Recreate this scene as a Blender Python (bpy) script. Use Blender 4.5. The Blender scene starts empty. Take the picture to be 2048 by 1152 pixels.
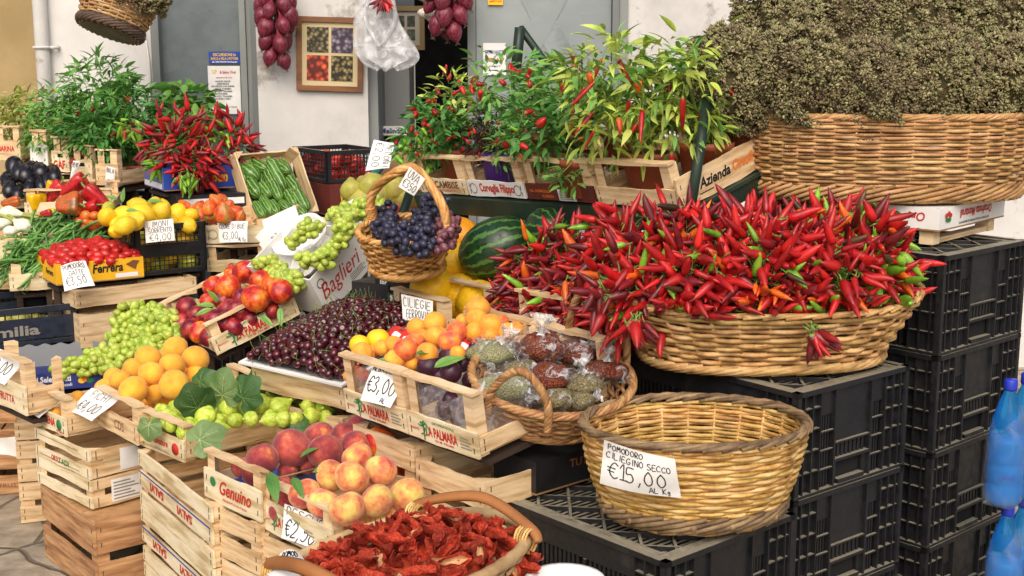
import bpy, math, random
import numpy as np
from mathutils import Matrix, Vector
R = random.Random(7)
PI = math.pi
scene = bpy.context.scene
COL = scene.collection
# ---------------------------------------------------------------- camera, sky, sun, exposure
FPX, PITCH, CAMH = 2600.0, 0.183, 1.43
cam_d = bpy.data.cameras.new('camera'); cam = bpy.data.objects.new('camera', cam_d); COL.objects.link(cam)
cam.location = (0, 0, CAMH); cam.rotation_euler = (PI/2 - PITCH, 0, 0)
cam_d.sensor_width = 36; cam_d.lens = 36*FPX/2048; cam_d.clip_end = 500; cam_d.clip_start = .05
scene.camera = cam
SUN_EL, SUN_AZ = math.radians(44), math.radians(184)      # azimuth clockwise from +Y: behind the camera, to the left
world = bpy.data.worlds.new('World'); scene.world = world; world.use_nodes = True
wn = world.node_tree; bg = wn.nodes['Background']
sky = wn.nodes.new('ShaderNodeTexSky'); sky.sky_type = 'NISHITA'; sky.sun_disc = False
sky.sun_elevation = SUN_EL; sky.sun_rotation = SUN_AZ; sky.dust_density = 6.0; sky.air_density = .8; sky.ozone_density = .4
wn.links.new(sky.outputs[0], bg.inputs[0]); bg.inputs[1].default_value = .14
sun_d = bpy.data.lights.new('sun', 'SUN'); sun = bpy.data.objects.new('sun', sun_d); COL.objects.link(sun)
sun_d.energy = 1.25; sun_d.angle = math.radians(65); sun_d.color = (1, .95, .87)
sdir = Vector((math.sin(SUN_AZ)*math.cos(SUN_EL), math.cos(SUN_AZ)*math.cos(SUN_EL), math.sin(SUN_EL)))
sun.rotation_euler = sdir.to_track_quat('Z', 'Y').to_euler()
scene.view_settings.view_transform = 'Standard'; scene.view_settings.look = 'None'
scene.view_settings.exposure = .17; scene.view_settings.gamma = 1
# ---------------------------------------------------------------- layout helpers
CAM = Vector((0, 0, CAMH)); FWD = Vector((0, math.cos(PITCH), -math.sin(PITCH))); UP = Vector((0, math.sin(PITCH), math.cos(PITCH)))
def ray(px, py): return FWD + Vector((1, 0, 0))*((px-1024)/FPX) + UP*((576-py)/FPX)
def at(px, py, Y):
    d = ray(px, py); return CAM + d*(Y/d.y)
def atz(px, py, z):
    d = ray(px, py); return CAM + d*((z-CAMH)/d.z)
def depth(p): return (Vector(p)-CAM).dot(FWD)
def m_of(rp, p): return rp*depth(p)/FPX
def fr(x, y, z, yaw=0, pit=0, rol=0):
    return Matrix.Translation((x, y, z)) @ Matrix.Rotation(yaw, 4, 'Z') @ Matrix.Rotation(pit, 4, 'X') @ Matrix.Rotation(rol, 4, 'Y')
def frp(px, py, Y, yaw=0, pit=0, rol=0): return fr(*at(px, py, Y), yaw, pit, rol)
def on(F, px, py, h):
    n = F.col[2].xyz.normalized(); p0 = F @ Vector((0, 0, h)); d = ray(px, py)
    return CAM + d*((p0-CAM).dot(n)/d.dot(n))
def rotm(ax, ay, az): return Matrix.Rotation(az, 4, 'Z') @ Matrix.Rotation(ay, 4, 'Y') @ Matrix.Rotation(ax, 4, 'X')
def trs(p, rot=None, s=1):
    m = Matrix.Translation(p)
    if rot is not None: m = m @ rot
    sv = (s, s, s) if not hasattr(s, '__len__') else s
    return m @ Matrix.Diagonal((*sv, 1))
def zto(d):                                   # rotation that takes +Z to direction d
    return Vector(d).to_track_quat('Z', 'Y').to_matrix().to_4x4()
def rr(a, b): return R.uniform(a, b)
def rrot(): return rotm(rr(0, 6.28), rr(0, 6.28), rr(0, 6.28))
# ---------------------------------------------------------------- mesh builder
class MB:
    def __init__(s): s.V = []; s.F = []; s.M = []; s.S = []
    def add(s, v, f, m=0, smooth=False, X=None):
        o = len(s.V)
        s.V += [tuple(X @ Vector(q)) for q in v] if X is not None else [tuple(q) for q in v]
        for q in f: s.F.append(tuple(i+o for i in q)); s.M.append(m); s.S.append(smooth)
        return s
    def box(s, x0, y0, z0, x1, y1, z1, m=0, X=None):
        v = [(x0,y0,z0),(x1,y0,z0),(x1,y1,z0),(x0,y1,z0),(x0,y0,z1),(x1,y0,z1),(x1,y1,z1),(x0,y1,z1)]
        return s.add(v, [(0,3,2,1),(4,5,6,7),(0,1,5,4),(1,2,6,5),(2,3,7,6),(3,0,4,7)], m, False, X)
    def prism(s, poly, y0, y1, m=0, X=None):              # polygon in xz extruded along y
        n = len(poly); v = [(p[0], y0, p[1]) for p in poly]+[(p[0], y1, p[1]) for p in poly]
        f = [tuple(range(n)), tuple(range(2*n-1, n-1, -1))]+[(i, i+n, (i+1) % n+n, (i+1) % n) for i in range(n)]
        return s.add(v, f, m, False, X)
    def prismz(s, poly, z0, z1, m=0, X=None):             # polygon in xy extruded along z
        n = len(poly); v = [(p[0], p[1], z0) for p in poly]+[(p[0], p[1], z1) for p in poly]
        f = [tuple(range(n-1, -1, -1)), tuple(range(n, 2*n))]+[(i, (i+1) % n, (i+1) % n+n, i+n) for i in range(n)]
        return s.add(v, f, m, False, X)
    def tube(s, pts, r, n=6, m=0, X=None, caps=True, closed=False, flat=1.0):
        P = [Vector(p) for p in pts]; k = len(P)
        if k < 2: return s
        rs = r if hasattr(r, '__len__') else [r]*k
        v = []; t0 = None; u = None
        for i in range(k):
            if closed: t = P[(i+1) % k]-P[i-1]
            else: t = P[min(i+1, k-1)]-P[max(i-1, 0)]
            if t.length < 1e-9: t = t0 or Vector((0, 0, 1))
            t.normalize()
            if u is None:
                u = t.orthogonal().normalized()
                if abs(t.z) < .9: u = (Vector((0, 0, 1)) - t*t.z).normalized()
            else:
                u = u - t*u.dot(t)
                if u.length < 1e-6: u = t.orthogonal()
                u.normalize()
            w = t.cross(u); t0 = t
            for j in range(n):
                a = 2*PI*j/n; v.append(P[i]+u*(rs[i]*math.cos(a))+w*(rs[i]*flat*math.sin(a)))
        f = []
        for i in range(k if closed else k-1):
            a = i*n; b = ((i+1) % k)*n
            for j in range(n): f.append((a+j, a+(j+1) % n, b+(j+1) % n, b+j))
        if caps and not closed: f += [tuple(range(n-1, -1, -1)), tuple(range((k-1)*n, k*n))]
        return s.add(v, f, m, True, X)
    def lathe(s, prof, n=16, m=0, X=None, fn=None, smooth=True):   # prof of (r, z) from bottom to top
        v = []; k = len(prof)
        for i, (r, z) in enumerate(prof):
            for j in range(n):
                a = 2*PI*j/n; q = fn(a, i/(k-1)) if fn else 1
                v.append((r*q*math.cos(a), r*q*math.sin(a), z))
        f = [(i*n+j, i*n+(j+1) % n, (i+1)*n+(j+1) % n, (i+1)*n+j) for i in range(k-1) for j in range(n)]
        if prof[0][0] > 1e-6: f.append(tuple(range(n-1, -1, -1)))
        if prof[-1][0] > 1e-6: f.append(tuple(range((k-1)*n, k*n)))
        return s.add(v, f, m, smooth, X)
    def grid(s, P, m=0, smooth=True, X=None):
        a = len(P); b = len(P[0]); v = [q for row in P for q in row]
        f = [(i*b+j, i*b+j+1, (i+1)*b+j+1, (i+1)*b+j) for i in range(a-1) for j in range(b-1)]
        return s.add(v, f, m, smooth, X)
    def mesh(s, name, mats):
        me = bpy.data.meshes.new(name); me.from_pydata(s.V, [], s.F)
        for q in (mats if isinstance(mats, (list, tuple)) else [mats]): me.materials.append(q)
        me.polygons.foreach_set('material_index', s.M); me.polygons.foreach_set('use_smooth', s.S); me.update()
        return me
    def build(s, name, mats, parent=None, X=None): return put(name, s.mesh(name, mats), parent, X)
def put(name, me, parent=None, X=None):
    o = bpy.data.objects.new(name, me); COL.objects.link(o)
    if parent is not None: o.parent = parent
    if X is not None: o.matrix_basis = X
    return o
def tag(o, label, cat, group=None, kind=None):
    if label: o['label'] = label
    if cat: o['category'] = cat
    if group: o['group'] = group
    if kind: o['kind'] = kind
    return o
def thing(name, label, cat, X, group=None):
    o = bpy.data.objects.new(name, None); COL.objects.link(o); o.matrix_basis = X; o.empty_display_size = .05
    return tag(o, label, cat, group)
def struct(name, mb, mats): return tag(mb.build(name, mats), None, None, None, 'structure')
def many(name, tv, tf, T, mats, parent=None, X=None, smooth=False, midx=None):
    """one mesh of many copies of a small template: tv (n,3), tf (m,k), T list of 4x4 matrices"""
    tv = np.array(tv, float); tf = np.array(tf, int); n = len(tv); k = tf.shape[1]
    A = np.array([[list(r) for r in t] for t in T])
    V = np.einsum('aij,nj->ani', A[:, :3, :3], tv)+A[:, None, :3, 3]
    F = (tf[None]+(np.arange(len(T))*n)[:, None, None]).reshape(-1)
    me = bpy.data.meshes.new(name); me.vertices.add(V.shape[0]*n); me.vertices.foreach_set('co', V.reshape(-1))
    nf = len(T)*len(tf); me.loops.add(nf*k); me.loops.foreach_set('vertex_index', F)
    me.polygons.add(nf); me.polygons.foreach_set('loop_start', np.arange(nf)*k)
    for q in (mats if isinstance(mats, (list, tuple)) else [mats]): me.materials.append(q)
    if smooth: me.polygons.foreach_set('use_smooth', [True]*nf)
    if midx is not None: me.polygons.foreach_set('material_index', np.repeat(midx, len(tf)))
    me.update(calc_edges=True); me.validate()
    return put(name, me, parent, X)
# ---------------------------------------------------------------- materials
def S(h, k=1.0):
    c = [int(h[i:i+2], 16)/255 for i in (0, 2, 4)]
    return tuple(min(1, k*((x/12.92) if x <= .04045 else ((x+.055)/1.055)**2.4)) for x in c)+(1,)
def mat(name, cols, scale=4, rough=.6, bump=0, bscale=40, stretch=(1,1,1), rnd=0, isl=0, coat=0, spec=.5, sss=0, detail=4, lo=.36, hi=.64, hue=0, bstretch=None, trans=0, sheen=0, blot=None, rv=.22):
    m = bpy.data.materials.new(name); m.use_nodes = True; nt = m.node_tree; N = nt.nodes; L = nt.links
    b = N['Principled BSDF']; b.inputs['Roughness'].default_value = rough; b.inputs['Specular IOR Level'].default_value = spec
    if coat: b.inputs['Coat Weight'].default_value = coat; b.inputs['Coat Roughness'].default_value = .12
    if sheen: b.inputs['Sheen Weight'].default_value = sheen; b.inputs['Sheen Roughness'].default_value = .5
    if sss:
        b.inputs['Subsurface Weight'].default_value = sss; b.inputs['Subsurface Radius'].default_value = (1, .4, .2); b.inputs['Subsurface Scale'].default_value = .01
    tc = N.new('ShaderNodeTexCoord'); mp = N.new('ShaderNodeMapping'); mp.inputs['Scale'].default_value = stretch
    L.new(tc.outputs['Object'], mp.inputs[0])
    oi = N.new('ShaderNodeObjectInfo'); ge = N.new('ShaderNodeNewGeometry')
    no = N.new('ShaderNodeTexNoise'); no.noise_dimensions = '4D'; no.inputs['Scale'].default_value = scale; no.inputs['Detail'].default_value = detail; no.inputs['Roughness'].default_value = .6
    mu = N.new('ShaderNodeMath'); mu.operation = 'MULTIPLY'; mu.inputs[1].default_value = 37
    ad = N.new('ShaderNodeMath'); ad.operation = 'MULTIPLY_ADD'; ad.inputs[1].default_value = 19
    L.new(oi.outputs['Random'], mu.inputs[0])
    if isl: L.new(ge.outputs['Random Per Island'], ad.inputs[0])
    else: ad.inputs[0].default_value = 0
    L.new(mu.outputs[0], ad.inputs[2]); L.new(ad.outputs[0], no.inputs['W']); L.new(mp.outputs[0], no.inputs['Vector'])
    cr = N.new('ShaderNodeValToRGB'); el = cr.color_ramp.elements
    k = len(cols)
    for i, c in enumerate(cols):
        p = .5 if k == 1 else lo+(hi-lo)*i/(k-1)
        e = el[i] if i < 2 else el.new(p)
        e.position = p; e.color = c if len(c) == 4 else (*c, 1)
    if k == 1: el.remove(el[1])
    L.new(no.outputs[0], cr.inputs[0]); out = cr.outputs[0]
    if rnd or isl or hue:
        hs = N.new('ShaderNodeHueSaturation'); sm = N.new('ShaderNodeMath'); sm.operation = 'MULTIPLY_ADD'
        L.new((ge.outputs['Random Per Island'] if isl else oi.outputs['Random']), sm.inputs[0])
        a = 2*(isl or rnd); sm.inputs[1].default_value = a; sm.inputs[2].default_value = 1-a/2
        L.new(sm.outputs[0], hs.inputs['Value']); L.new(out, hs.inputs['Color']); out = hs.outputs[0]
        if hue:
            w = N.new('ShaderNodeTexWhiteNoise'); w.noise_dimensions = '1D'
            L.new((ge.outputs['Random Per Island'] if isl else oi.outputs['Random']), w.inputs['W'])
            h2 = N.new('ShaderNodeMath'); h2.operation = 'MULTIPLY_ADD'; h2.inputs[1].default_value = 2*hue; h2.inputs[2].default_value = .5-hue
            L.new(w.outputs['Value'], h2.inputs[0]); L.new(h2.outputs[0], hs.inputs['Hue'])
    if blot:                                   # stains and wear: (colour, scale, low, high, strength)
        nb = N.new('ShaderNodeTexNoise'); nb.noise_dimensions = '4D'; nb.inputs['Scale'].default_value = blot[1]; nb.inputs['Detail'].default_value = 7; nb.inputs['Roughness'].default_value = .65
        L.new(mp.outputs[0], nb.inputs['Vector']); L.new(mu.outputs[0], nb.inputs['W'])
        mr = N.new('ShaderNodeMapRange'); mr.inputs[1].default_value = blot[2]; mr.inputs[2].default_value = blot[3]; mr.inputs[4].default_value = blot[4]; L.new(nb.outputs[0], mr.inputs[0])
        mx = N.new('ShaderNodeMix'); mx.data_type = 'RGBA'; L.new(mr.outputs[0], mx.inputs[0]); L.new(out, mx.inputs[6]); mx.inputs[7].default_value = S(blot[0]); out = mx.outputs[2]
    if rv:
        nr = N.new('ShaderNodeTexNoise'); nr.inputs['Scale'].default_value = scale*3.1; nr.inputs['Detail'].default_value = 3; L.new(mp.outputs[0], nr.inputs['Vector'])
        r2 = N.new('ShaderNodeMapRange'); r2.inputs[1].default_value = .3; r2.inputs[2].default_value = .7; r2.inputs[3].default_value = max(.03, rough-rv*.5); r2.inputs[4].default_value = min(1, rough+rv); L.new(nr.outputs[0], r2.inputs[0]); L.new(r2.outputs[0], b.inputs['Roughness'])
    L.new(out, b.inputs['Base Color'])
    if bump:
        n2 = N.new('ShaderNodeTexNoise'); n2.inputs['Scale'].default_value = bscale; n2.inputs['Detail'].default_value = 5
        m2 = N.new('ShaderNodeMapping'); m2.inputs['Scale'].default_value = bstretch or stretch; L.new(tc.outputs['Object'], m2.inputs[0]); L.new(m2.outputs[0], n2.inputs['Vector'])
        bp = N.new('ShaderNodeBump'); bp.inputs['Strength'].default_value = bump; bp.inputs['Distance'].default_value = .01
        L.new(n2.outputs[0], bp.inputs['Height']); L.new(bp.outputs[0], b.inputs['Normal'])
    m['_b'] = 1
    return m
def flat(name, h, rough=.6, **k): return mat(name, [S(h)], rough=rough, **k)
def film(name, tint, dens=.25, rough=.12, bump=.6, bscale=30, a=.3, lo=.45, hi=2.2):
    m = bpy.data.materials.new(name); m.use_nodes = True; nt = m.node_tree; N = nt.nodes; L = nt.links
    b = N['Principled BSDF']; b.inputs['Base Color'].default_value = tint; b.inputs['Roughness'].default_value = rough
    b.inputs['Alpha'].default_value = a; b.inputs['Specular IOR Level'].default_value = .8
    tc = N.new('ShaderNodeTexCoord'); no = N.new('ShaderNodeTexNoise'); no.inputs['Scale'].default_value = bscale; no.inputs['Detail'].default_value = 3
    no.inputs['Distortion'].default_value = 1.5
    L.new(tc.outputs['Object'], no.inputs['Vector']); bp = N.new('ShaderNodeBump'); bp.inputs['Strength'].default_value = bump; bp.inputs['Distance'].default_value = .02
    L.new(no.outputs[0], bp.inputs['Height']); L.new(bp.outputs[0], b.inputs['Normal'])
    r = N.new('ShaderNodeMapRange'); r.inputs[1].default_value = lo; r.inputs[2].default_value = .7; r.inputs[3].default_value = a*(.6 if lo < .5 else .3); r.inputs[4].default_value = min(1, a*hi)
    L.new(no.outputs[0], r.inputs[0]); L.new(r.outputs[0], b.inputs['Alpha'])
    return m
M = {}
M['wood'] = mat('pale_crate_wood', [S('b8986a'), S('dcc092'), S('e8d2aa')], scale=7, rough=.75, stretch=(1, 1, 9), isl=.1, bump=.2, bscale=60, hue=.008, blot=('5f4426', 3.2, .56, .74, .55))
M['woodb'] = mat('brown_crate_wood', [S('86603a'), S('b0865a'), S('c8a270')], scale=6, rough=.75, stretch=(1, 1, 10), isl=.14, bump=.25, bscale=50, hue=.01, blot=('4a321c', 3, .55, .72, .6))
M['woodw'] = mat('whitened_crate_board', [S('bca478'), S('e0d0aa'), S('ece0c2')], scale=6, rough=.7, stretch=(1, 1, 6), isl=.06, bump=.15, bscale=60, blot=('8a6c42', 3.4, .57, .75, .5))
M['staple'] = flat('dark_staple', '4a4038', .5)
M['paper'] = mat('white_sign_paper', [S('dcdcda'), S('f2f2f0')], scale=9, rough=.6, bump=.35, bscale=9, blot=('b5b0a2', 14, .58, .75, .5))
M['ink'] = flat('black_marker_ink', '17161c', .5)
M['red'] = flat('red_print', 'c22a22', .6); M['green'] = flat('green_print', '2f7a45', .6); M['blk'] = flat('black_print', '1b1a18', .6)
M['orange'] = flat('orange_print', 'e2762a', .6); M['white'] = flat('white_print', 'ececec', .6); M['yel'] = flat('yellow_print', 'f0c21c', .6)
M['blu'] = flat('blue_print', '2b4aa0', .6); M['gry'] = flat('grey_print', '8b867c', .6); M['brn'] = flat('brown_print', '7a4a26', .6); M['teal'] = flat('teal_card', '2f7d78', .6)
M['carton'] = mat('brown_carton', [S('8a6a4a'), S('a5835e')], scale=5, rough=.85, bump=.1, bscale=80)
M['cartw'] = mat('white_carton', [S('dcdad6'), S('efeeeb')], scale=4, rough=.55)
M['cartblue'] = mat('blue_carton', [S('1f3a94'), S('2d4db0')], scale=4, rough=.45)
M['cartpurp'] = mat('violet_carton', [S('5a62a8'), S('7a80c0')], scale=4, rough=.5)
M['cartyel'] = mat('yellow_carton', [S('e2a412'), S('f2bb20')], scale=4, rough=.5)
M['cartblk'] = mat('black_carton', [S('17171a'), S('26262a')], scale=4, rough=.45)
M['cartnavy'] = mat('navy_carton', [S('1f2a6a'), S('2c3a85')], scale=4, rough=.45)
M['cartred'] = mat('dark_red_carton', [S('4a1c18'), S('6a2a22')], scale=4, rough=.5)
def plast(name, c, dust_light=.5):
    m = mat(name, [S(c), S(c, 1.35)], scale=14, rough=.42, rnd=.1, bump=.12, bscale=70, blot=('6a675e', 11, .58, .8, .22))
    nt = m.node_tree; N = nt.nodes; L = nt.links; b = N['Principled BSDF']
    src = b.inputs['Base Color'].links[0].from_socket
    ge = N.new('ShaderNodeNewGeometry'); sx = N.new('ShaderNodeSeparateXYZ'); L.new(ge.outputs['Normal'], sx.inputs[0])
    mr = N.new('ShaderNodeMapRange'); mr.inputs[1].default_value = .55; mr.inputs[2].default_value = .95; mr.inputs[4].default_value = dust_light*1.9  # upward faces paler: dust, plus light on the ledges put into the colour
    L.new(sx.outputs[2], mr.inputs[0])
    no = N.new('ShaderNodeTexNoise'); no.inputs['Scale'].default_value = 22; no.inputs['Detail'].default_value = 6
    mu = N.new('ShaderNodeMath'); mu.operation = 'MULTIPLY'; L.new(mr.outputs[0], mu.inputs[0]); L.new(no.outputs[0], mu.inputs[1])
    mx = N.new('ShaderNodeMix'); mx.data_type = 'RGBA'; L.new(mu.outputs[0], mx.inputs[0]); L.new(src, mx.inputs[6]); mx.inputs[7].default_value = S('98927f')
    L.new(mx.outputs[2], b.inputs['Base Color'])
    return m
M['black'] = plast('black_plastic', '17181b', .85); M['navy'] = plast('navy_plastic', '1c2434', .3); M['dark'] = flat('painted_shade_black', '0c0c0d', .9)  # the near-black is for shade painted inside crates and hand holes
M['wick_big'] = mat('orange_brown_wicker', [S('86623a'), S('b48a58'), S('cca676')], scale=14, rough=.55, isl=.16, bump=.2, bscale=90, hue=.01)
M['wick_chili'] = mat('tan_wicker', [S('8f6a3a'), S('c49a60'), S('dcb880')], scale=16, rough=.55, isl=.2, bump=.2, bscale=90, hue=.01)
M['wick_yel'] = mat('yellow_cane', [S('9c7234'), S('caa05a'), S('dcbc82')], scale=18, rough=.5, isl=.2, bump=.2, bscale=90, hue=.01)
M['wick_brn'] = mat('brown_willow', [S('7a522e'), S('a87c4e'), S('c09a6a')], scale=16, rough=.55, isl=.22, bump=.2, bscale=90, hue=.01)
M['wick_gold'] = mat('golden_wicker', [S('9a6c30'), S('c89450'), S('dcb070')], scale=16, rough=.5, isl=.16, bump=.2, bscale=90, hue=.008)
M['wick_rim'] = mat('brown_bark_willow', [S('58442f'), S('826a4c'), S('9e845e')], scale=16, rough=.6, isl=.2, bump=.25, bscale=90)
M['wick_grey'] = mat('dark_grey_willow', [S('4a3a30'), S('6a564a')], scale=16, rough=.7, isl=.2, bump=.25, bscale=90)
M['rope'] = mat('pale_wrapped_cane', [S('a08058'), S('c8a878'), S('d8bd90')], scale=10, rough=.65, isl=.1, bump=.3, bscale=60)
def leafmat(name, cols, **k):
    k.setdefault('rough', .45); k.setdefault('isl', .22); k.setdefault('hue', .012)
    m = mat(name, cols, scale=9, bump=.3, bscale=45, **k)
    b = m.node_tree.nodes['Principled BSDF']; b.inputs['Subsurface Weight'].default_value = 0
    nt = m.node_tree; tr = nt.nodes.new('ShaderNodeBsdfTranslucent'); mx = nt.nodes.new('ShaderNodeMixShader'); mx.inputs[0].default_value = .22
    nt.links.new(b.inputs['Base Color'].links[0].from_socket, tr.inputs[0])
    o = nt.nodes['Material Output']; nt.links.new(b.outputs[0], mx.inputs[1]); nt.links.new(tr.outputs[0], mx.inputs[2]); nt.links.new(mx.outputs[0], o.inputs[0])
    return m
M['leaf_dk'] = leafmat('dark_green_leaf', [S('3f7834'), S('66a04a')])
M['leaf_md'] = leafmat('mid_green_leaf', [S('56923e'), S('8cbe60')])
M['leaf_lt'] = leafmat('yellow_green_leaf', [S('86a234'), S('b6cb58'), S('cfd878')])
M['leaf_ba'] = leafmat('basil_leaf', [S('4a8030'), S('78a94e')], rough=.4)
M['leaf_pu'] = leafmat('purple_black_leaf', [S('2a2028'), S('453440')])
M['leaf_pale'] = leafmat('pale_yellow_leaf', [S('98a03e'), S('c8cc78')])
M['stem'] = mat('green_stem', [S('5a7a30'), S('86a050')], scale=8, rough=.6, isl=.1)
M['stemd'] = mat('dry_stem', [S('6a5a3a'), S('8f7d55')], scale=8, rough=.8, isl=.15)
M['soil'] = mat('dark_potting_soil', [S('1c1510'), S('3a2c22'), S('55453a')], scale=60, rough=.95, bump=1, bscale=140)
M['terra'] = mat('terracotta_plastic', [S('8f4a30'), S('a8583a')], scale=6, rough=.5, rnd=.1); M['violetpot'] = flat('violet_plastic', '6a3fa8', .35)
# fruit
def fruit(name, cols, **k):
    k.setdefault('scale', 1.1); k.setdefault('rough', .42); k.setdefault('rnd', .14); k.setdefault('detail', 5); k.setdefault('blot', ('5a3a20', 5.5, .66, .74, .45))
    return mat(name, cols, **k)
M['peach'] = fruit('blushed_pale_peach', [S('e4cc6c'), S('e6a860'), S('da7a50'), S('b84640')], lo=.37, hi=.65, rough=.75, sheen=.25, hue=.012, bump=.1, bscale=25)
M['peachr'] = fruit('dark_red_peach', [S('d8964a'), S('bc5444'), S('9c3838'), S('7e2a36')], lo=.3, hi=.62, rough=.75, sheen=.25, bump=.1, bscale=25)
M['peachy'] = fruit('golden_yellow_peach', [S('f0b83a'), S('f0a830'), S('e08c28')], lo=.38, hi=.7, rough=.7, sheen=.2, bump=.08, bscale=25)
M['nect'] = fruit('dark_red_nectarine', [S('c85a30'), S('9a2430'), S('5c1428')], lo=.3, hi=.6, rough=.3, bump=.05, bscale=20)
M['necto'] = fruit('orange_red_nectarine', [S('eda030'), S('e06a28'), S('c22a24'), S('96202a')], lo=.34, hi=.64, rough=.3, bump=.05, bscale=20)
M['apri'] = fruit('orange_apricot', [S('f4b43c'), S('f0a030'), S('e88430')], lo=.36, hi=.68, rough=.55, sheen=.15)
M['aprib'] = fruit('red_blushed_apricot', [S('f0a23a'), S('e87a38'), S('d24a34')], lo=.34, hi=.62, rough=.55, sheen=.15)
M['apriy'] = fruit('yellow_plum_skin', [S('f4d22a'), S('f0c020')], rough=.4)
M['plum'] = fruit('purple_black_plum', [S('2a1624'), S('4a2236'), S('6a4a5e')], lo=.35, hi=.72, rough=.35)
M['lemon'] = fruit('yellow_lemon', [S('e8b81c'), S('f4d22c')], rough=.38, bump=.25, bscale=14)
M['lemong'] = fruit('green_yellow_lemon', [S('8f9a2c'), S('c8c23c')], rough=.4, bump=.25, bscale=14)
M['fig'] = fruit('green_fig_skin', [S('8fae2c'), S('b8cc48'), S('d0d868')], scale=1.6, rough=.42, stretch=(2.2, 2.2, .6), bump=.06, bscale=8)
M['pear'] = fruit('yellow_green_pear', [S('90943a'), S('aaa448'), S('96704a')], lo=.36, hi=.7, rough=.45)
M['aub'] = fruit('black_aubergine', [S('0e0d13'), S('1b1822')], rough=.2, spec=.6)
M['calyx'] = mat('green_calyx', [S('5f7a3a'), S('8a9a58')], scale=6, rough=.7)
M['pepr'] = fruit('red_pepper_skin', [S('8f1420'), S('b8202a'), S('c83228')], rough=.2, coat=.3)
M['pepy'] = fruit('yellow_pepper_skin', [S('e8a810'), S('f4c416')], rough=.2, coat=.3)
M['pepo'] = fruit('orange_brown_pepper', [S('7a5a2a'), S('c2642a'), S('c83a26')], rough=.22, coat=.3)
M['tom'] = fruit('red_tomato', [S('b82018'), S('cf3222')], rough=.22)
M['tomo'] = fruit('orange_green_tomato', [S('8a8a3a'), S('d8702c'), S('cf4424')], lo=.34, hi=.6, rough=.25)
M['datet'] = fruit('small_red_tomato', [S('a8141a'), S('c82a22')], rough=.2, rnd=.15)
M['cherry'] = fruit('dark_cherry', [S('24070f'), S('450c18'), S('6a1020')], lo=.36, hi=.7, rough=.12, rnd=.35, coat=.4)
M['grapeg'] = fruit('green_grape', [S('86a030'), S('a8bc4a'), S('bcc862')], scale=1, rough=.25, sss=.15, rnd=.15, hue=.01)
M['grapeb'] = fruit('blue_black_grape', [S('1c1c2c'), S('30304a'), S('5a5f7a')], scale=1.2, lo=.38, hi=.75, rough=.4, rnd=.2)
M['grapep'] = fruit('dusky_red_grape', [S('4a2030'), S('7a4450'), S('8a6a72')], scale=1.2, rough=.4, rnd=.2)
M['melon'] = fruit('yellow_melon_rind', [S('e8b018'), S('f6ca20')], scale=2, rough=.35, stretch=(3, 3, .4), bump=.25, bscale=5, bstretch=(2.5, 2.5, .35))
M['melono'] = fruit('orange_melon_rind', [S('d88a14'), S('eca41c')], scale=2, rough=.4, bump=.2, bscale=5, bstretch=(2.5, 2.5, .3))
M['fennel'] = mat('white_fennel', [S('c8d0a0'), S('e6e8d0'), S('f0f0e4')], scale=2, rough=.4, stretch=(4, 4, .7))
M['onion'] = fruit('red_onion_skin', [S('481420'), S('742236'), S('924656')], scale=2.4, rough=.3, stretch=(4, 4, .5), bump=.2, bscale=5, bstretch=(5, 5, .4), rnd=.2)
M['garlic'] = mat('garlic_skin', [S('c2b8a8'), S('ded6ca')], scale=5, rough=.6, rnd=.1, bump=.2, bscale=8)
M['cherrym'] = flat('dark_cherry_mass', '16060a', .6); M['bean'] = fruit('green_bean', [S('3a6a2a'), S('5c8f40'), S('7aa858')], scale=1.5, rough=.4, rnd=.25)
for k, c in (('chr', ('820e16', 'ae171b', 'c4261f')), ('chd', ('4a121a', '741820', '901c20')), ('chg', ('4f7f1c', '74a82c', '8fbc40')), ('cho', ('c23a14', 'e0601c', 'e87a24')), ('chb', ('2c2016', '46301c', '5c3a20'))):
    M[k] = fruit('chilli_'+k, [S(c[0]), S(c[1]), S(c[2])], scale=1.5, rough=.36, rnd=.3, coat=.06, blot=('4a1414', 7, .6, .72, .5))
M['driedt'] = fruit('sun_dried_tomato', [S('9a1e12'), S('c23a22'), S('d8623a')], scale=9, rough=.5, bump=.6, bscale=30, rnd=.3, blot=('5a1410', 14, .56, .7, .5))
M['driedp'] = mat('pale_dried_flesh', [S('a85a3a'), S('d0a070'), S('e0c8a0')], scale=60, rough=.7)
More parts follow.
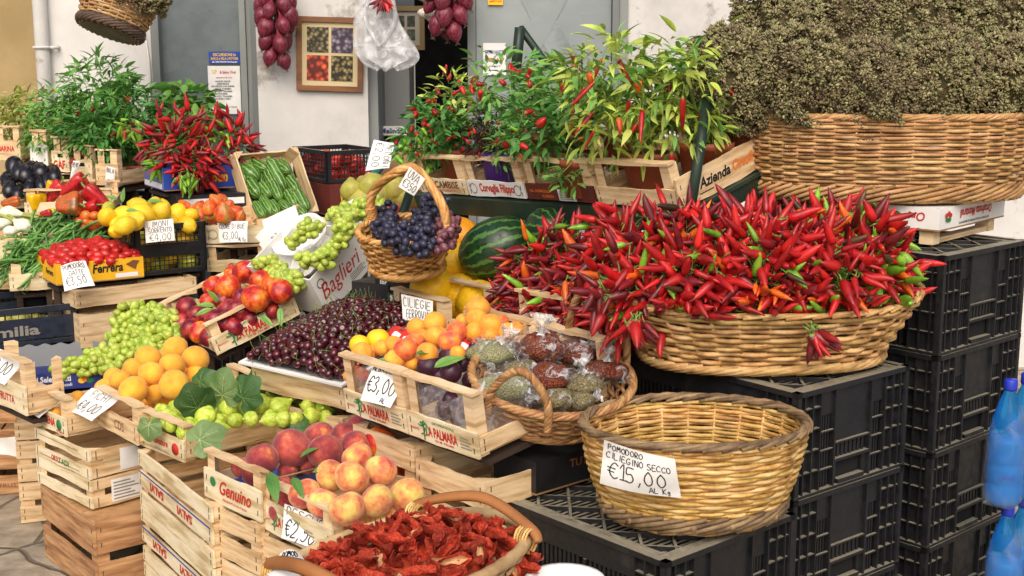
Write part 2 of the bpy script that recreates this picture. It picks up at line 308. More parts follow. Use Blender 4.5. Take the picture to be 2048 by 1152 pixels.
def stripes(name, c1, c2, c3, sc, wob, st):
    m = mat(name, [S(c1), S(c2)], scale=2, rough=.3, rnd=.15); nt = m.node_tree; N = nt.nodes; L = nt.links; b = N['Principled BSDF']
    src = b.inputs['Base Color'].links[0].from_socket
    tc = N.new('ShaderNodeTexCoord'); gr = N.new('ShaderNodeTexGradient'); gr.gradient_type = 'RADIAL'; L.new(tc.outputs['Object'], gr.inputs[0])
    no = N.new('ShaderNodeTexNoise'); no.inputs['Scale'].default_value = st; no.inputs['Detail'].default_value = 6; L.new(tc.outputs['Object'], no.inputs[0])
    a = N.new('ShaderNodeMath'); a.operation = 'MULTIPLY_ADD'; a.inputs[1].default_value = wob; L.new(no.outputs[0], a.inputs[0])
    k = N.new('ShaderNodeMath'); k.operation = 'MULTIPLY'; k.inputs[1].default_value = sc; L.new(gr.outputs[1], k.inputs[0]); L.new(k.outputs[0], a.inputs[2])
    s = N.new('ShaderNodeMath'); s.operation = 'SINE'; L.new(a.outputs[0], s.inputs[0])
    n2 = N.new('ShaderNodeTexNoise'); n2.inputs['Scale'].default_value = st*5; n2.inputs['Detail'].default_value = 3; L.new(tc.outputs['Object'], n2.inputs[0])
    ad = N.new('ShaderNodeMath'); ad.operation = 'ADD'; L.new(s.outputs[0], ad.inputs[0]); L.new(n2.outputs[0], ad.inputs[1])
    r = N.new('ShaderNodeMapRange'); r.inputs[1].default_value = 1.05; r.inputs[2].default_value = 1.35; L.new(ad.outputs[0], r.inputs[0])
    mx = N.new('ShaderNodeMix'); mx.data_type = 'RGBA'; L.new(r.outputs[0], mx.inputs[0]); L.new(src, mx.inputs[6]); mx.inputs[7].default_value = S(c3)
    L.new(mx.outputs[2], b.inputs['Base Color']); return m
M['wmelon'] = stripes('striped_watermelon_rind', '13301a', '1b3e20', '4a7434', 2*PI*15, 6, 3.2)
M['zucc'] = stripes('striped_courgette_skin', '30581f', '47772c', '8eae5a', 2*PI*10, 4, 3.0)
M['oreg'] = mat('dried_oregano_heads', [S('68653f'), S('89845a'), S('a9a47c')], scale=7, rough=.85, isl=.35, hue=.02, rnd=.16)
M['oregb'] = mat('brown_oregano_heads', [S('5a5039'), S('776a4e'), S('948568')], scale=7, rough=.85, isl=.35, hue=.02, rnd=.16)
M['oregin'] = mat('oregano_core_shade', [S('4a4228'), S('6a5f3e')], scale=90, rough=.95, bump=1, bscale=160)  # darker core colour stands in for shade between the flower heads
M['herb'] = mat('chopped_green_herb', [S('6a6a48'), S('9a9a70'), S('b8b58c')], scale=330, rough=.9, bump=.8, bscale=350, detail=4)
M['flake'] = mat('red_chilli_flakes', [S('300e0c'), S('641e14'), S('8a3c1e'), S('b8803c')], scale=300, rough=.8, bump=.8, bscale=320, lo=.36, hi=.66, detail=4)
M['mixh'] = mat('mixed_dry_seasoning', [S('4a3a28'), S('7d7450'), S('a5966a')], scale=320, rough=.9, bump=.8, bscale=350, detail=4)
M['film'] = film('clear_plastic_film', (.9, .92, .95, 1), a=.09, bump=1, bscale=38, rough=.1, lo=.54, hi=6)  # milky noise patches painted as highlights on the crumples
M['bagw'] = film('white_carrier_film', (.74, .76, .78, 1), a=.55, rough=.35, bump=.5, bscale=14)
M['punnet'] = film('clear_punnet_plastic', (.8, .8, .82, 1), a=.22, bump=.1)
M['tuft'] = film('crumpled_film', (.92, .93, .95, 1), a=.5, bump=1, bscale=40)
# ---------------------------------------------------------------- lettering
_tc = {}
def text_mesh(s, shear=0, bold=0):
    key = (s, shear, bold)
    if key not in _tc:
        cu = bpy.data.curves.new('lettering', 'FONT'); cu.body = s; cu.align_x = 'CENTER'; cu.align_y = 'CENTER'; cu.size = 1; cu.shear = shear; cu.offset = bold; cu.resolution_u = 3
        o = bpy.data.objects.new('lettering', cu); COL.objects.link(o); bpy.context.view_layer.update()
        me = bpy.data.meshes.new_from_object(o.evaluated_get(bpy.context.evaluated_depsgraph_get()))
        bpy.data.objects.remove(o); _tc[key] = me
    return _tc[key]
def text(parent, s, X, h, m, shear=0, bold=.015, w=None, name='lettering'):
    """flat lettering in the local xz plane facing -y; h = letter size, w = forced width"""
    me = text_mesh(s, shear, bold).copy(); me.materials.clear(); me.materials.append(M[m])
    xs = [v.co.x for v in me.vertices]; k = h if w is None else w/max(1e-6, max(xs)-min(xs))
    return put(name, me, parent, X @ Matrix.Rotation(PI/2, 4, 'X') @ Matrix.Diagonal((k, h, 1, 1)))
def fx(x, z, y=-.0012, roll=0): return Matrix.Translation((x, y, z)) @ Matrix.Rotation(roll, 4, 'Y')
GL = {'A':[[(0,0),(.45,1.4),(.9,0)],[(.2,.5),(.75,.5)]],'B':[[(.1,0),(.1,1.4),(.6,1.35),(.7,1),(.1,.75),(.75,.6),(.7,.1),(.1,0)]],
'C':[[(.8,1.2),(.5,1.4),(.1,1),(.05,.5),(.3,.05),(.8,.15)]],'D':[[(.1,0),(.1,1.4),(.6,1.2),(.8,.7),(.6,.15),(.1,0)]],
'E':[[(.8,1.35),(.15,1.35),(.1,0),(.8,.05)],[(.15,.72),(.65,.72)]],'F':[[(.8,1.35),(.15,1.35),(.1,0)],[(.15,.72),(.65,.72)]],
'G':[[(.8,1.2),(.5,1.4),(.1,1),(.1,.3),(.5,0),(.8,.3),(.8,.6),(.5,.6)]],'H':[[(.1,0),(.1,1.4)],[(.8,0),(.8,1.4)],[(.1,.7),(.8,.7)]],
'I':[[(.3,0),(.35,1.4)]],'K':[[(.1,0),(.1,1.4)],[(.8,1.4),(.15,.6),(.8,0)]],'L':[[(.1,1.4),(.1,.05),(.75,.05)]],
'M':[[(.05,0),(.15,1.4),(.45,.6),(.75,1.4),(.85,0)]],'N':[[(.1,0),(.1,1.4),(.75,.05),(.8,1.4)]],'O':[[(.45,1.4),(.1,1),(.1,.35),(.45,0),(.8,.4),(.8,1),(.45,1.4)]],
'P':[[(.1,0),(.1,1.4),(.6,1.35),(.75,1),(.6,.7),(.1,.65)]],'R':[[(.1,0),(.1,1.4),(.6,1.35),(.75,1.05),(.55,.7),(.1,.65),(.8,0)]],
'S':[[(.75,1.25),(.4,1.4),(.1,1.1),(.3,.75),(.7,.55),(.75,.2),(.4,0),(.1,.15)]],'T':[[(.05,1.4),(.85,1.35)],[(.45,1.4),(.45,0)]],
'U':[[(.1,1.4),(.1,.4),(.4,0),(.75,.35),(.8,1.4)]],'V':[[(.05,1.4),(.4,0),(.85,1.4)]],'g':[[(.6,.6),(.3,.65),(.2,.3),(.5,.2),(.6,.6),(.55,-.3),(.2,-.2)]],
'0':[[(.45,1.4),(.15,1),(.1,.4),(.4,0),(.75,.35),(.75,1),(.45,1.4)]],'1':[[(.15,1),(.5,1.4),(.45,0)],[(.2,0),(.75,0)]],'2':[[(.1,1.1),(.4,1.4),(.75,1.1),(.6,.6),(.1,.05),(.85,.1)]],
'3':[[(.1,1.25),(.5,1.4),(.7,1.1),(.35,.75),(.75,.45),(.5,0),(.1,.1)]],'4':[[(.6,0),(.6,1.4),(.05,.45),(.9,.45)]],'5':[[(.75,1.38),(.2,1.38),(.15,.8),(.55,.85),(.75,.4),(.45,0),(.1,.1)]],
'€':[[(.95,1.2),(.6,1.4),(.25,1),(.25,.4),(.6,0),(.95,.15)],[(0,.85),(.7,.85)],[(0,.55),(.6,.55)]],',':[[(.3,.15),(.15,-.3)]],'.':[[(.2,0),(.25,.12)]]}
def bez(pts, n=4):                       # Catmull-Rom through the points
    if len(pts) < 3: return pts
    out = []; P = [pts[0]]+list(pts)+[pts[-1]]
    for i in range(1, len(P)-2):
        for k in range(n):
            t = k/n; a, b, c, d = P[i-1], P[i], P[i+1], P[i+2]
            out.append(tuple(.5*((2*b[j])+(-a[j]+c[j])*t+(2*a[j]-5*b[j]+4*c[j]-d[j])*t*t+(-a[j]+3*b[j]-3*c[j]+d[j])*t**3) for j in range(len(b))))
    return out+[P[-2]]
def sign(label, quad, Y, lines, bend=.012, name='price_sign', group=None, ink='ink', curl=0):
    """paper sheet; quad = four photo points (tl, tr, br, bl) at depths Y (one or four); lines = (text, u0, v0, height, width)"""
    Ys = Y if hasattr(Y, '__len__') else [Y]*4
    q = [at(*p, y) for p, y in zip(quad, Ys)]
    c = sum(q, Vector())/4; n = (q[1]-q[0]).cross(q[3]-q[0]).normalized()
    if n.dot(CAM-c) < 0: n = -n
    ph = rr(0, 6)
    def P(u, v, off=0):
        p = q[0]*(1-u)*(1-v)+q[1]*u*(1-v)+q[2]*u*v+q[3]*(1-u)*v
        return p+n*(bend*(math.sin(PI*u)+.35*math.sin(5*v+ph+3*u))+curl*v*v+off)-c
    t = thing(name, label, 'price sign', Matrix.Translation(c), group)
    mb = MB(); G = [[P(i/10, j/10) for i in range(11)] for j in range(11)]; mb.grid(G)
    mb.grid([[p-n*.0006 for p in row] for row in G]); mb.build('paper', M['paper'], t)
    mi = MB(); H = (q[0]-q[3]).length; W = (q[1]-q[0]).length
    for (s, u0, v0, h, w) in lines:
        x = 0; adv = [(.62 if ch in 'I1,. ' else 1.05) for ch in s]; tot = sum(adv); sx = w/tot
        for ch, a in zip(s, adv):
            jx, jy = rr(-.06, .06), rr(-.08, .08)
            for st in GL.get(ch, []):
                pts = bez([(px+jx+rr(-.03, .03), py+jy+rr(-.03, .03)) for px, py in st])
                uv = [(u0+(x+p[0])*sx, v0+(1-p[1]/1.4)*h) for p in pts]
                wd = max(.0016, .07*h*H)
                for i in range(len(uv)-1):
                    a0 = P(*uv[i], .0011); a1 = P(*uv[i+1], .0011); d = a1-a0
                    if d.length < 1e-6: continue
                    sd = n.cross(d).normalized()*wd*.5; e = d.normalized()*wd*.3
                    mi.add([a0-sd-e, a1-sd+e, a1+sd+e, a0+sd-e], [(0, 1, 2, 3)])
            x += a
    mi.build('handwriting', M[ink], t)
    return t
# ---------------------------------------------------------------- wooden crates
def board(mb, W, y0, y1, z0, z1, x0=0, rag=.0025, staple=True):
    """a board with slightly uneven top and bottom edges, lying along x"""
    k = 7; top = [(x0+W*i/k, z1+(rr(-rag, rag) if 0 < i < k else 0)) for i in range(k+1)]; bot = [(x0+W*i/k, z0+(rr(-rag, rag) if 0 < i < k else 0)) for i in range(k, -1, -1)]
    mb.prism(top+bot, y0, y1)
    if staple:
        for xs in (x0+.012, x0+W-.012):
            for f in (.28, .7):
                z = z0+(z1-z0)*f; mb.box(xs-.001, y0-.001, z-.006, xs+.001, y0, z+.006, 1)
def tray(label, F, W, L, H, hb=None, hs=None, wood='wood', front='woodw', rail=True, name='fruit_crate', group=None, posts=True, back=True, notch=False, cat='crate'):
    """shallow fruit crate: printed end boards, low side slats, tall triangular corner posts, a rail across each end"""
    hb = hb or H*.55; hs = hs or H*.5
    t = thing(name, label, cat, F, group); wd = [M[wood], M['staple']]; fd = [M[front], M['staple']]; th = .006
    for side in ((0, 1) if back else (0,)):
        X = Matrix.Identity(4) if side == 0 else Matrix.Translation((W, L, 0)) @ Matrix.Rotation(PI, 4, 'Z')
        mb = MB(); board(mb, W, 0, th, .004, hb); e = mb.build('end_board', fd if side == 0 else wd, t, X)
        if side == 0: t_front = e
        if rail:
            mb = MB(); board(mb, W, .001, .026, H, H+.007, staple=False); mb.build('top_rail', wd, t, X)
    for sx in (0, 1):
        X = Matrix.Translation((W, .008, 0)) @ Matrix.Rotation(PI/2, 4, 'Z') if sx else Matrix.Translation((0, L-.008, 0)) @ Matrix.Rotation(-PI/2, 4, 'Z')
        mb = MB(); board(mb, L-.016, .001, .007, .012, hs); mb.build('side_slat', wd, t, X)
    c = .03
    for cx, cy, s1, s2 in ((.008, .007, 1, 1), (W-.008, .007, -1, 1), (W-.008, L-.007, -1, -1), (.008, L-.007, 1, -1)):
        mb = MB(); p = [(cx, cy), (cx+s1*c, cy), (cx, cy+s2*c)]
        if s1*s2 < 0: p.reverse()
        mb.prismz(p, .002, H-.0005); mb.build('corner_post', wd, t)
    for i in range(4):
        mb = MB(); w = (W-.02)/4; mb.box(.01+i*w+.003, .008, .003, .01+(i+1)*w-.003, L-.008, .0075); mb.build('bottom_slat', wd, t)
    return t, t_front
def slatted(label, F, W, L, H, nb=2, wood='woodb', name='wooden_crate', group=None, cover=False, gap=.3, front=None, cat='crate'):
    """deep stacking crate of horizontal boards nailed to corner posts"""
    t = thing(name, label, cat, F, group); wd = [M[wood], M['staple']]; fd = [M[front or wood], M['staple']]; th = .007; fb = None
    bh = H/(nb+gap*(nb-1)); st = bh*(1+gap)
    for i in range(nb):
        z = i*st
        for side in (0, 1):
            X = Matrix.Identity(4) if side == 0 else Matrix.Translation((W, L, 0)) @ Matrix.Rotation(PI, 4, 'Z')
            mb = MB(); board(mb, W, 0, th, z+.002, z+bh-.001); e = mb.build('end_board', fd, t, X)
            if side == 0: fb = e
            X = Matrix.Translation((W, th+.001, 0)) @ Matrix.Rotation(PI/2, 4, 'Z') if side else Matrix.Translation((0, L-th-.001, 0)) @ Matrix.Rotation(-PI/2, 4, 'Z')
            mb = MB(); board(mb, L-2*th-.002, 0.001, th, z+.002, z+bh-.001); mb.build('side_slat', wd, t, X)
    c = .035
    for cx, cy, s1, s2 in ((th+.001, th+.001, 1, 1), (W-th-.001, th+.001, -1, 1), (W-th-.001, L-th-.001, -1, -1), (th+.001, L-th-.001, 1, -1)):
        p = [(cx, cy), (cx+s1*c, cy), (cx, cy+s2*c)]
        if s1*s2 < 0: p.reverse()
        MB().prismz(p, .001, H-.0015).build('corner_post', wd, t)
    zb = H-.012 if cover else .004
    mb = MB(); n = 4; w = (W-.03)/n
    for i in range(n): mb.box(.015+i*w+.004, .01, zb, .015+(i+1)*w-.004, L-.01, zb+.006)
    mb.build('deck', wd, t)
    return t, fb
def carton(label, F, W, L, H, m, inner='carton', flap=0, name='carton_box', group=None, closed=False, cat='box'):
    t = thing(name, label, cat, F, group); th = .004
    mb = MB(); mb.box(0, 0, 0, W, L, th, 1)
    for x0, y0, x1, y1 in ((0, 0, W, th), (0, L-th, W, L), (0, th, th, L-th), (W-th, th, W, L-th)): mb.box(x0, y0, th, x1, y1, H)
    if closed: mb.box(.0, .0, H, W, L, H+th)
    b = mb.build('box_body', [M[m], M[inner]], t)
    return t, b
# ---------------------------------------------------------------- plastic crates
def bars(mb, x0, x1, z0, z1, n, fill, y0, y1):                 # n upright bars between slots
    p = (x1-x0)/n
    for i in range(n): mb.box(x0+p*i, y0, z0, x0+p*(i+fill), y1, z1)
def folding_face(mb, W, H, X, long):
    """one side of a big black folding crate in local xz, outside is -y: recessed wall, ribs standing proud at both corners, slots, centre panel and hand hole"""
    sub = MB(); r = .012; cw = .085
    def ribs(xa, xb):
        k = 3
        for i in range(k+1): x = xa+(xb-xa)*i/k; sub.box(x-.0017, -r, .002, x+.0017, 0, H-.012)
        for j in range(1, 5): z = H*j/5+.004; sub.box(xa, -r+.0015, z-.0016, xb, -.0002, z+.0016)
        sub.box(xa, 0, .002, xb, .003, H-.012)
    ribs(.002, cw); ribs(W-cw, W-.002)
    sub.box(0, -r-.002, H-.012, W, .003, H)                      # top rim
    sub.box(0, -r-.001, 0, W, .003, .006)
    a, b = cw+.004, W-cw-.004; w = b-a
    if long:
        sub.box(a, -.006, H-.062, b, .003, H-.0125)              # deep band under the rim, cut by slots below it
        k = 3; p = w/k
        for i in range(k):
            x0 = a+p*i; sub.box(x0, -.008, .0065, x0+.008, .003, H-.0625)
            bars(sub, x0+.014, x0+p-.01, H*.36, H-.0625, 9, .55, -.004, .002)
            sub.box(x0+.0085, -.004, H*.2, x0+p, .003, H*.36-.0005)
            bars(sub, x0+.014, x0+p-.01, .0065, H*.2-.0005, 9, .5, -.004, .002)
    else:
        g = w*.2
        for xa in (a, b-g):
            sub.box(xa, -.005, H*.72, xa+g, .003, H-.0125)
            bars(sub, xa+.004, xa+g-.004, .0065, H*.72-.0005, 4, .5, -.003, .002)
            for j in (1, 2, 3): z = H*.18*j+.006; sub.box(xa, -r+.002, z-.0016, xa+g, -.0032, z+.0016)
        xa, xb = a+g, b-g
        sub.box(xa, -r, .0065, xa+.005, .003, H-.0125); sub.box(xb-.005, -r, .0065, xb, .003, H-.0125)
        sub.box(xa+.0055, -.004, H*.44, xb-.0055, .003, H-.0125)          # plain centre panel
        sub.box(xa+.0055, -r, H*.42, xb-.0055, .003, H*.44-.0005)
        bars(sub, xa+.008, xb-.008, H*.28, H*.42-.0005, 8, .6, -.003, .002)
        sub.box(xa+.0055, -r, H*.25, xb-.0055, .003, H*.28-.0005)           # sill above the hand hole
        sub.box(xa+.0055, -.004, .0065, xa+.02, .003, H*.25-.0005); sub.box(xb-.02, -.004, .0065, xb-.0055, .003, H*.25-.0005)
        sub.box(xa+.0205, -r, .0065, xb-.0205, .003, H*.07)
    mb.add(sub.V, sub.F, 0, False, X)
def folding_crate(label, F, lattice=False, group='black folding crates stacked at the right', W=.4, L=.6, H=.237):
    """origin at the near corner: the 0.4 m side runs along +x, the 0.6 m side along +y"""
    t = thing('plastic_crate', label, 'crate', F, group); r = .014
    I = Matrix.Translation
    for nm, X, w, lg in (('short_side', I((0, r, 0)), W, 0), ('short_side', I((W, L-r, 0)) @ Matrix.Rotation(PI, 4, 'Z'), W, 0),
                     ('long_side', I((r, L, 0)) @ Matrix.Rotation(-PI/2, 4, 'Z'), L, 1), ('long_side', I((W-r, 0, 0)) @ Matrix.Rotation(PI/2, 4, 'Z'), L, 1)):
        mb = MB(); folding_face(mb, w, H, X, lg); mb.build(nm, M['black'], t)
    mb = MB(); mb.box(.02, .02, .01, W-.02, L-.02, H-.03, 0); mb.build('shade_core', M['dark'], t)  # near-black block painted as the shade inside the crate
    mb = MB(); z0, z1 = H-.02, H-.003
    if lattice:                                               # upside-down crate: diamond lattice of its base on top
        for x0, y0, x1, y1 in ((.016, .016, W-.016, .04), (.016, L-.04, W-.016, L-.016), (.016, .041, .04, L-.041), (W-.04, .041, W-.016, L-.041)): mb.box(x0, y0, z0, x1, y1, z1)
        n = 4
        for i in range(-4, 7):
            for sg in (1, -1):
                pts = []
                y = i*L/6
                a = (.04, y if sg > 0 else L-y); b = (W-.04, y+W*.9 if sg > 0 else L-y-W*.9)
                lo, hi = .041, L-.041
                dx, dy = b[0]-a[0], b[1]-a[1]; t0, t1 = 0, 1
                ta, tb = (lo-a[1])/dy, (hi-a[1])/dy
                t0, t1 = max(t0, min(ta, tb)), min(t1, max(ta, tb))
                if t1-t0 < .05: continue
                p, q = Vector((a[0]+dx*t0, a[1]+dy*t0, 0)), Vector((a[0]+dx*t1, a[1]+dy*t1, 0)); d = (q-p).normalized()*1; s = Vector((-d.y, d.x, 0))*.003
                zz = z1-.001-(.0007 if sg > 0 else 0)
                mb.add([p-s+Vector((0,0,z0)), q-s+Vector((0,0,z0)), q+s+Vector((0,0,z0)), p+s+Vector((0,0,z0)), p-s+Vector((0,0,zz)), q-s+Vector((0,0,zz)), q+s+Vector((0,0,zz)), p+s+Vector((0,0,zz))],
                       [(0,3,2,1),(4,5,6,7),(0,1,5,4),(1,2,6,5),(2,3,7,6),(3,0,4,7)])
        k = 34
        for i in range(k):
            y = .045+(L-.09)*i/k; mb.box(.041, y, z0, W-.041, y+(L-.09)/k*.5, z0+.006)
    else: mb.box(.016, .016, z0, W-.016, L-.016, z1)
    mb.build('lattice_base' if lattice else 'base_plate', M['black'], t)
    return t
def grid_crate(label, F, W, L, H, m='black', nz=4, pitch=.016, band=(.42, .66), group=None, cat='crate', notch=True):
    t = thing('plastic_crate', label, cat, F, group); I = Matrix.Translation; c = .022
    for nm, X, w in (('end_panel', I((0, 0, 0)), W), ('end_panel', I((W, L, 0)) @ Matrix.Rotation(PI, 4, 'Z'), W), ('side_panel', I((0, L, 0)) @ Matrix.Rotation(-PI/2, 4, 'Z'), L), ('side_panel', I((W, 0, 0)) @ Matrix.Rotation(PI/2, 4, 'Z'), L)):
        s = MB(); s.box(0, 0, 0, c, .006, H); s.box(w-c, 0, 0, w, .006, H)
        a, b = c, w-c; s.box(a, -.002, H-.018, b, .007, H); s.box(a, 0, 0, b, .006, .014)
        if band: s.box(a, .0005, H*band[0], b, .005, H*band[1])
        n = max(3, int((b-a)/pitch))
        for i in range(1, n): x = a+(b-a)*i/n; wd = .0045 if i % 4 == 0 else .0016; s.box(x-wd/2, .001, .0145, x+wd/2, .0045, H-.0185)
        k = int(H/pitch)
        for j in range(1, k): z = H*j/k; s.box(a, .0015, z-.0014, b, .004, z+.0014)
        s.box(.004, -.004, .0, .007, 0, H); s.box(w-.007, -.004, 0, w-.004, 0, H)
        mb = MB(); mb.add(s.V, s.F, 0, False, X); mb.build(nm, M[m], t)
    MB().box(.006, .006, .002, W-.006, L-.006, .006).build('base_plate', M[m], t)
    return t
# ---------------------------------------------------------------- woven baskets
def sup(a, p):                                # superellipse radius factors
    c, s = math.cos(a), math.sin(a); return (math.copysign(abs(c)**p, c), math.copysign(abs(s)**p, s))
def basket(label, F, top, bot, h, rows, stakes, m, sr=.0045, amp=.005, rim='rope', rim_m=None, rimr=.012, sq=1.0, base_m=None, base_h=.0, bulge=.0, bands=None, name='wicker_basket', group=None, lift=None, cat='basket', sub=3, rag=.15):
    """woven elliptical basket; top/bot = (rx, ry); weavers alternate in front of and behind the stakes, row by row"""
    t = thing(name, label, cat, F, group); rim_m = rim_m or m
    lift = lift or (lambda a: 0.0)
    def P(a, f, off=0):
        c, s = sup(a, sq); q = f; b = bulge*math.sin(PI*f)
        return Vector(((bot[0]+(top[0]-bot[0])*q+b+off)*c, (bot[1]+(top[1]-bot[1])*q+b+off)*s, h*f+lift(a)*f))
    mb = MB(); n = stakes*sub
    for i in range(rows):
        f = (i+.5)/rows; ph = PI*(i % 2); j0 = rr(0, 6)
        mi = 0
        if bands: mi = next((k for a, b, k in bands if a <= f <= b), 0)
        pts = []
        for k in range(n):
            a = 2*PI*k/n; pts.append(P(a, f, amp*math.cos(stakes*a/2*1.0+ph)) + Vector((0, 0, rag*sr*math.sin(3*a+j0)+rag*sr*math.sin(11*a+2*j0))))
        r = sr*rr(.85, 1.12)
        # each weaver is made of a few overlapping canes, so it is not one endless tube
        cuts = sorted(R.sample(range(n), 3))
        for q in range(3):
            a0, a1 = cuts[q], cuts[(q+1) % 3]+(n if q == 2 else 0)
            seg = [pts[k % n] for k in range(a0, a1+2)]
            if len(seg) > 1: mb.tube(seg, r, 5, mi)
    mats = [M[m]]+([M[x] for x in ('wick_grey', 'wick_rim')] if bands else [])
    mb.build('woven_wall', mats, t)
    mb = MB()
    for k in range(stakes):
        a = 2*PI*(k+.5)/stakes
        if k % 2 == 0: mb.tube([P(a, f) for f in (0, .3, .6, .99)], sr*.75, 5)
        else: mb.tube([P(a, f) for f in (0, .3, .6, .99)], sr*.75, 5)
    mb.build('stakes', M[m], t)
    mb = MB(); kk = 90
    RS = 3 if rimr < .011 else 5
    if rim == 'rope':
        for s in range(RS):
            pts = []
            for k in range(kk):
                a = 2*PI*k/kk; w = stakes*.5*a+2*PI*s/RS
                pts.append(P(a, 1, rimr*.5*math.cos(w)) + Vector((0, 0, rimr*.5*math.sin(w)+rimr*.3)))
            mb.tube(pts, rimr*(.62 if RS < 4 else .42), 6, closed=True)
    elif rim == 'roll':
        pts = [P(2*PI*k/kk, 1)+Vector((0, 0, rimr*.5)) for k in range(kk)]
        mb.tube(pts, [rimr*(1+.06*math.sin(k*2.9)) for k in range(kk)], 9, closed=True)
    elif rim == 'braid':                       # chunky plaited border of short overlapping rods
        for k in range(int(stakes*1.6)):
            a = 2*PI*k/(stakes*1.6); b = 2*PI/(stakes)*2.6; o = rr(-.3, .3)
            pts = [P(a+b*q, 1, rimr*(.7*math.cos(2.6*q+o))) + Vector((0, 0, rimr*(.2+.75*math.sin(PI*q)+rr(-.15, .15)))) for q in (0, .25, .5, .75, 1)]
            mb.tube(pts, [rimr*.32, rimr*.42, rimr*.44, rimr*.4, rimr*.25], 6)
    mb.build('rim', M[rim_m], t)
    mb = MB(); bm = base_m or m
    if base_h:
        for k in range(int(stakes*1.2)):
            a = 2*PI*k/(stakes*1.2); b = 2*PI/stakes*2.8
            pts = [P(a+b*q, base_h/h*(.1+.8*q), sr*(1.6+.9*math.sin(PI*q))) for q in (0, .3, .6, 1)]
            mb.tube(pts, [sr*1.0, sr*1.25, sr*1.25, sr*.9], 6)
    c = [P(2*PI*k/48, 0, -sr) for k in range(48)]
    mb.add([p+Vector((0, 0, .004)) for p in c], [tuple(range(48))]); mb.add([p+Vector((0, 0, .0)) for p in c], [tuple(range(47, -1, -1))])
    for k in range(9):
        y = bot[1]*(-.8+1.6*k/8); x = bot[0]*math.sqrt(max(.05, 1-(y/bot[1])**2))*.95; mb.tube([(-x, y, .006), (x, y, .006)], sr*.8, 5)
    mb.build('base', M[bm], t)
    t_P = P
    return t, P
def twisted(t, path, r, m, strands=4, turns=6, name='handle', wrap=()):
    """handle of several canes twisted round each other along a path; wrap = stretches (from, to) bound with thin cane"""
    P = [Vector(p) for p in bez(path, 10)]; mb = MB(); k = len(P)
    T = [(P[min(i+1, k-1)]-P[max(i-1, 0)]).normalized() for i in range(k)]; u = T[0].orthogonal().normalized(); U = []
    for i in range(k):
        u = (u-T[i]*u.dot(T[i])).normalized(); U.append(u.copy())
    for s in range(strands):
        pts = []
        for i in range(k):
            w = 2*PI*(turns*i/k+s/strands); v = T[i].cross(U[i]); pts.append(P[i]+U[i]*(r*.55*math.cos(w))+v*(r*.55*math.sin(w)))
        mb.tube(pts, r*.62, 6)
    o = mb.build(name, M[m], t)
    for a, b in wrap:
        mb = MB(); i0, i1 = int(a*(k-1)), int(b*(k-1)); pts = []; n = 60
        for q in range(n):
            x = i0+(i1-i0)*q/n; i = min(int(x), k-2); p = P[i].lerp(P[i+1], x-i); w = 2*PI*9*q/n; v = T[i].cross(U[i]); pts.append(p+U[i]*(r*1.25*math.cos(w))+v*(r*1.25*math.sin(w)))
        mb.tube(pts, r*.25, 5); mb.build('binding', M[m], o)
    return o
# ---------------------------------------------------------------- fruit templates (unit radius unless said)
def template(name, mb, mats): return mb.mesh(name, mats)
def ball(name, m, n=20, k=14, sq=1.0, dip=.12, cleft=.0, nip=0, X=None, extra=None):
    mb = MB(); prof = []
    for i in range(k+1):
        th = PI*i/k; r = math.sin(th); z = -math.cos(th)*sq
        if dip: z -= dip*math.exp(-((PI-th)/.42)**2)
        if nip: z += nip*(math.exp(-((PI-th)/.25)**2)-math.exp(-(th/.25)**2))
        prof.append((max(r, 0 if i in (0, k) else 1e-3), z))
    def fn(a, f):
        d = min(abs(a), 2*PI-abs(a)); return 1-cleft*math.exp(-(d/.16)**2)*math.sin(PI*f)**.6
    mb.lathe(prof, n, 0, X, fn)
    if extra: extra(mb)
    return mb.mesh(name, m)
T = {}
def bumped(name, m, seed, sx, dip, cleft, nip=0, n=22, k=16, amt=.035):
    me = ball(name, m, n, k, sx, dip, cleft, nip); rs = random.Random(seed); w = [(rs.uniform(.8, 2.2), rs.uniform(0, 6), rs.choice('xyz')) for _ in range(5)]
    for v in me.vertices:
        q = 1+sum(amt*.45*math.sin(f*getattr(v.co, ax)*1.6+p) for f, p, ax in w); v.co *= q
    return me
for nm, m, sx, dip, cl in (('peach', 'peach', .9, .2, .1), ('peachr', 'peachr', .92, .18, .09), ('peachy', 'peachy', .93, .1, .05), ('nect', 'nect', .95, .12, .05), ('necto', 'necto', .95, .12, .05),
                          ('apri', 'apri', 1.0, .1, .06), ('aprib', 'aprib', 1.0, .1, .06), ('apriy', 'apriy', .95, .06, .03), ('plum', 'plum', 1.05, .08, .04), ('tom', 'tom', .85, .12, 0), ('tomo', 'tomo', .9, .1, .04)):
    T[nm] = [bumped(nm, M[m], i, sx, dip, cl) for i in range(3)]
T['lemon'] = [bumped('lemon', M['lemon'], i, 1.22, 0, 0, .16) for i in range(3)]; T['lemong'] = [bumped('lemon', M['lemong'], 5, 1.15, 0, 0, .1)]
T['datet'] = [bumped('date_tomato', M['datet'], i, 1.5, .05, 0, .05, 12, 10) for i in range(3)]
T['grapeg'] = [bumped('grape', M['grapeg'], i, 1.32, 0, 0, 0, 12, 9, .02) for i in range(2)]; T['grapeb'] = [bumped('grape', M['grapeb'], i, 1.15, 0, 0, 0, 12, 9, .03) for i in range(2)]; T['grapep'] = [bumped('grape', M['grapep'], 1, 1.1, 0, 0, 0, 12, 9, .03)]
def lathe_t(name, prof, mats, n=16, fn=None, extra=None, smoothsub=4):
    mb = MB(); mb.lathe(bez(prof, smoothsub), n, 0, None, fn)
    if extra: extra(mb)
    return mb.mesh(name, mats)
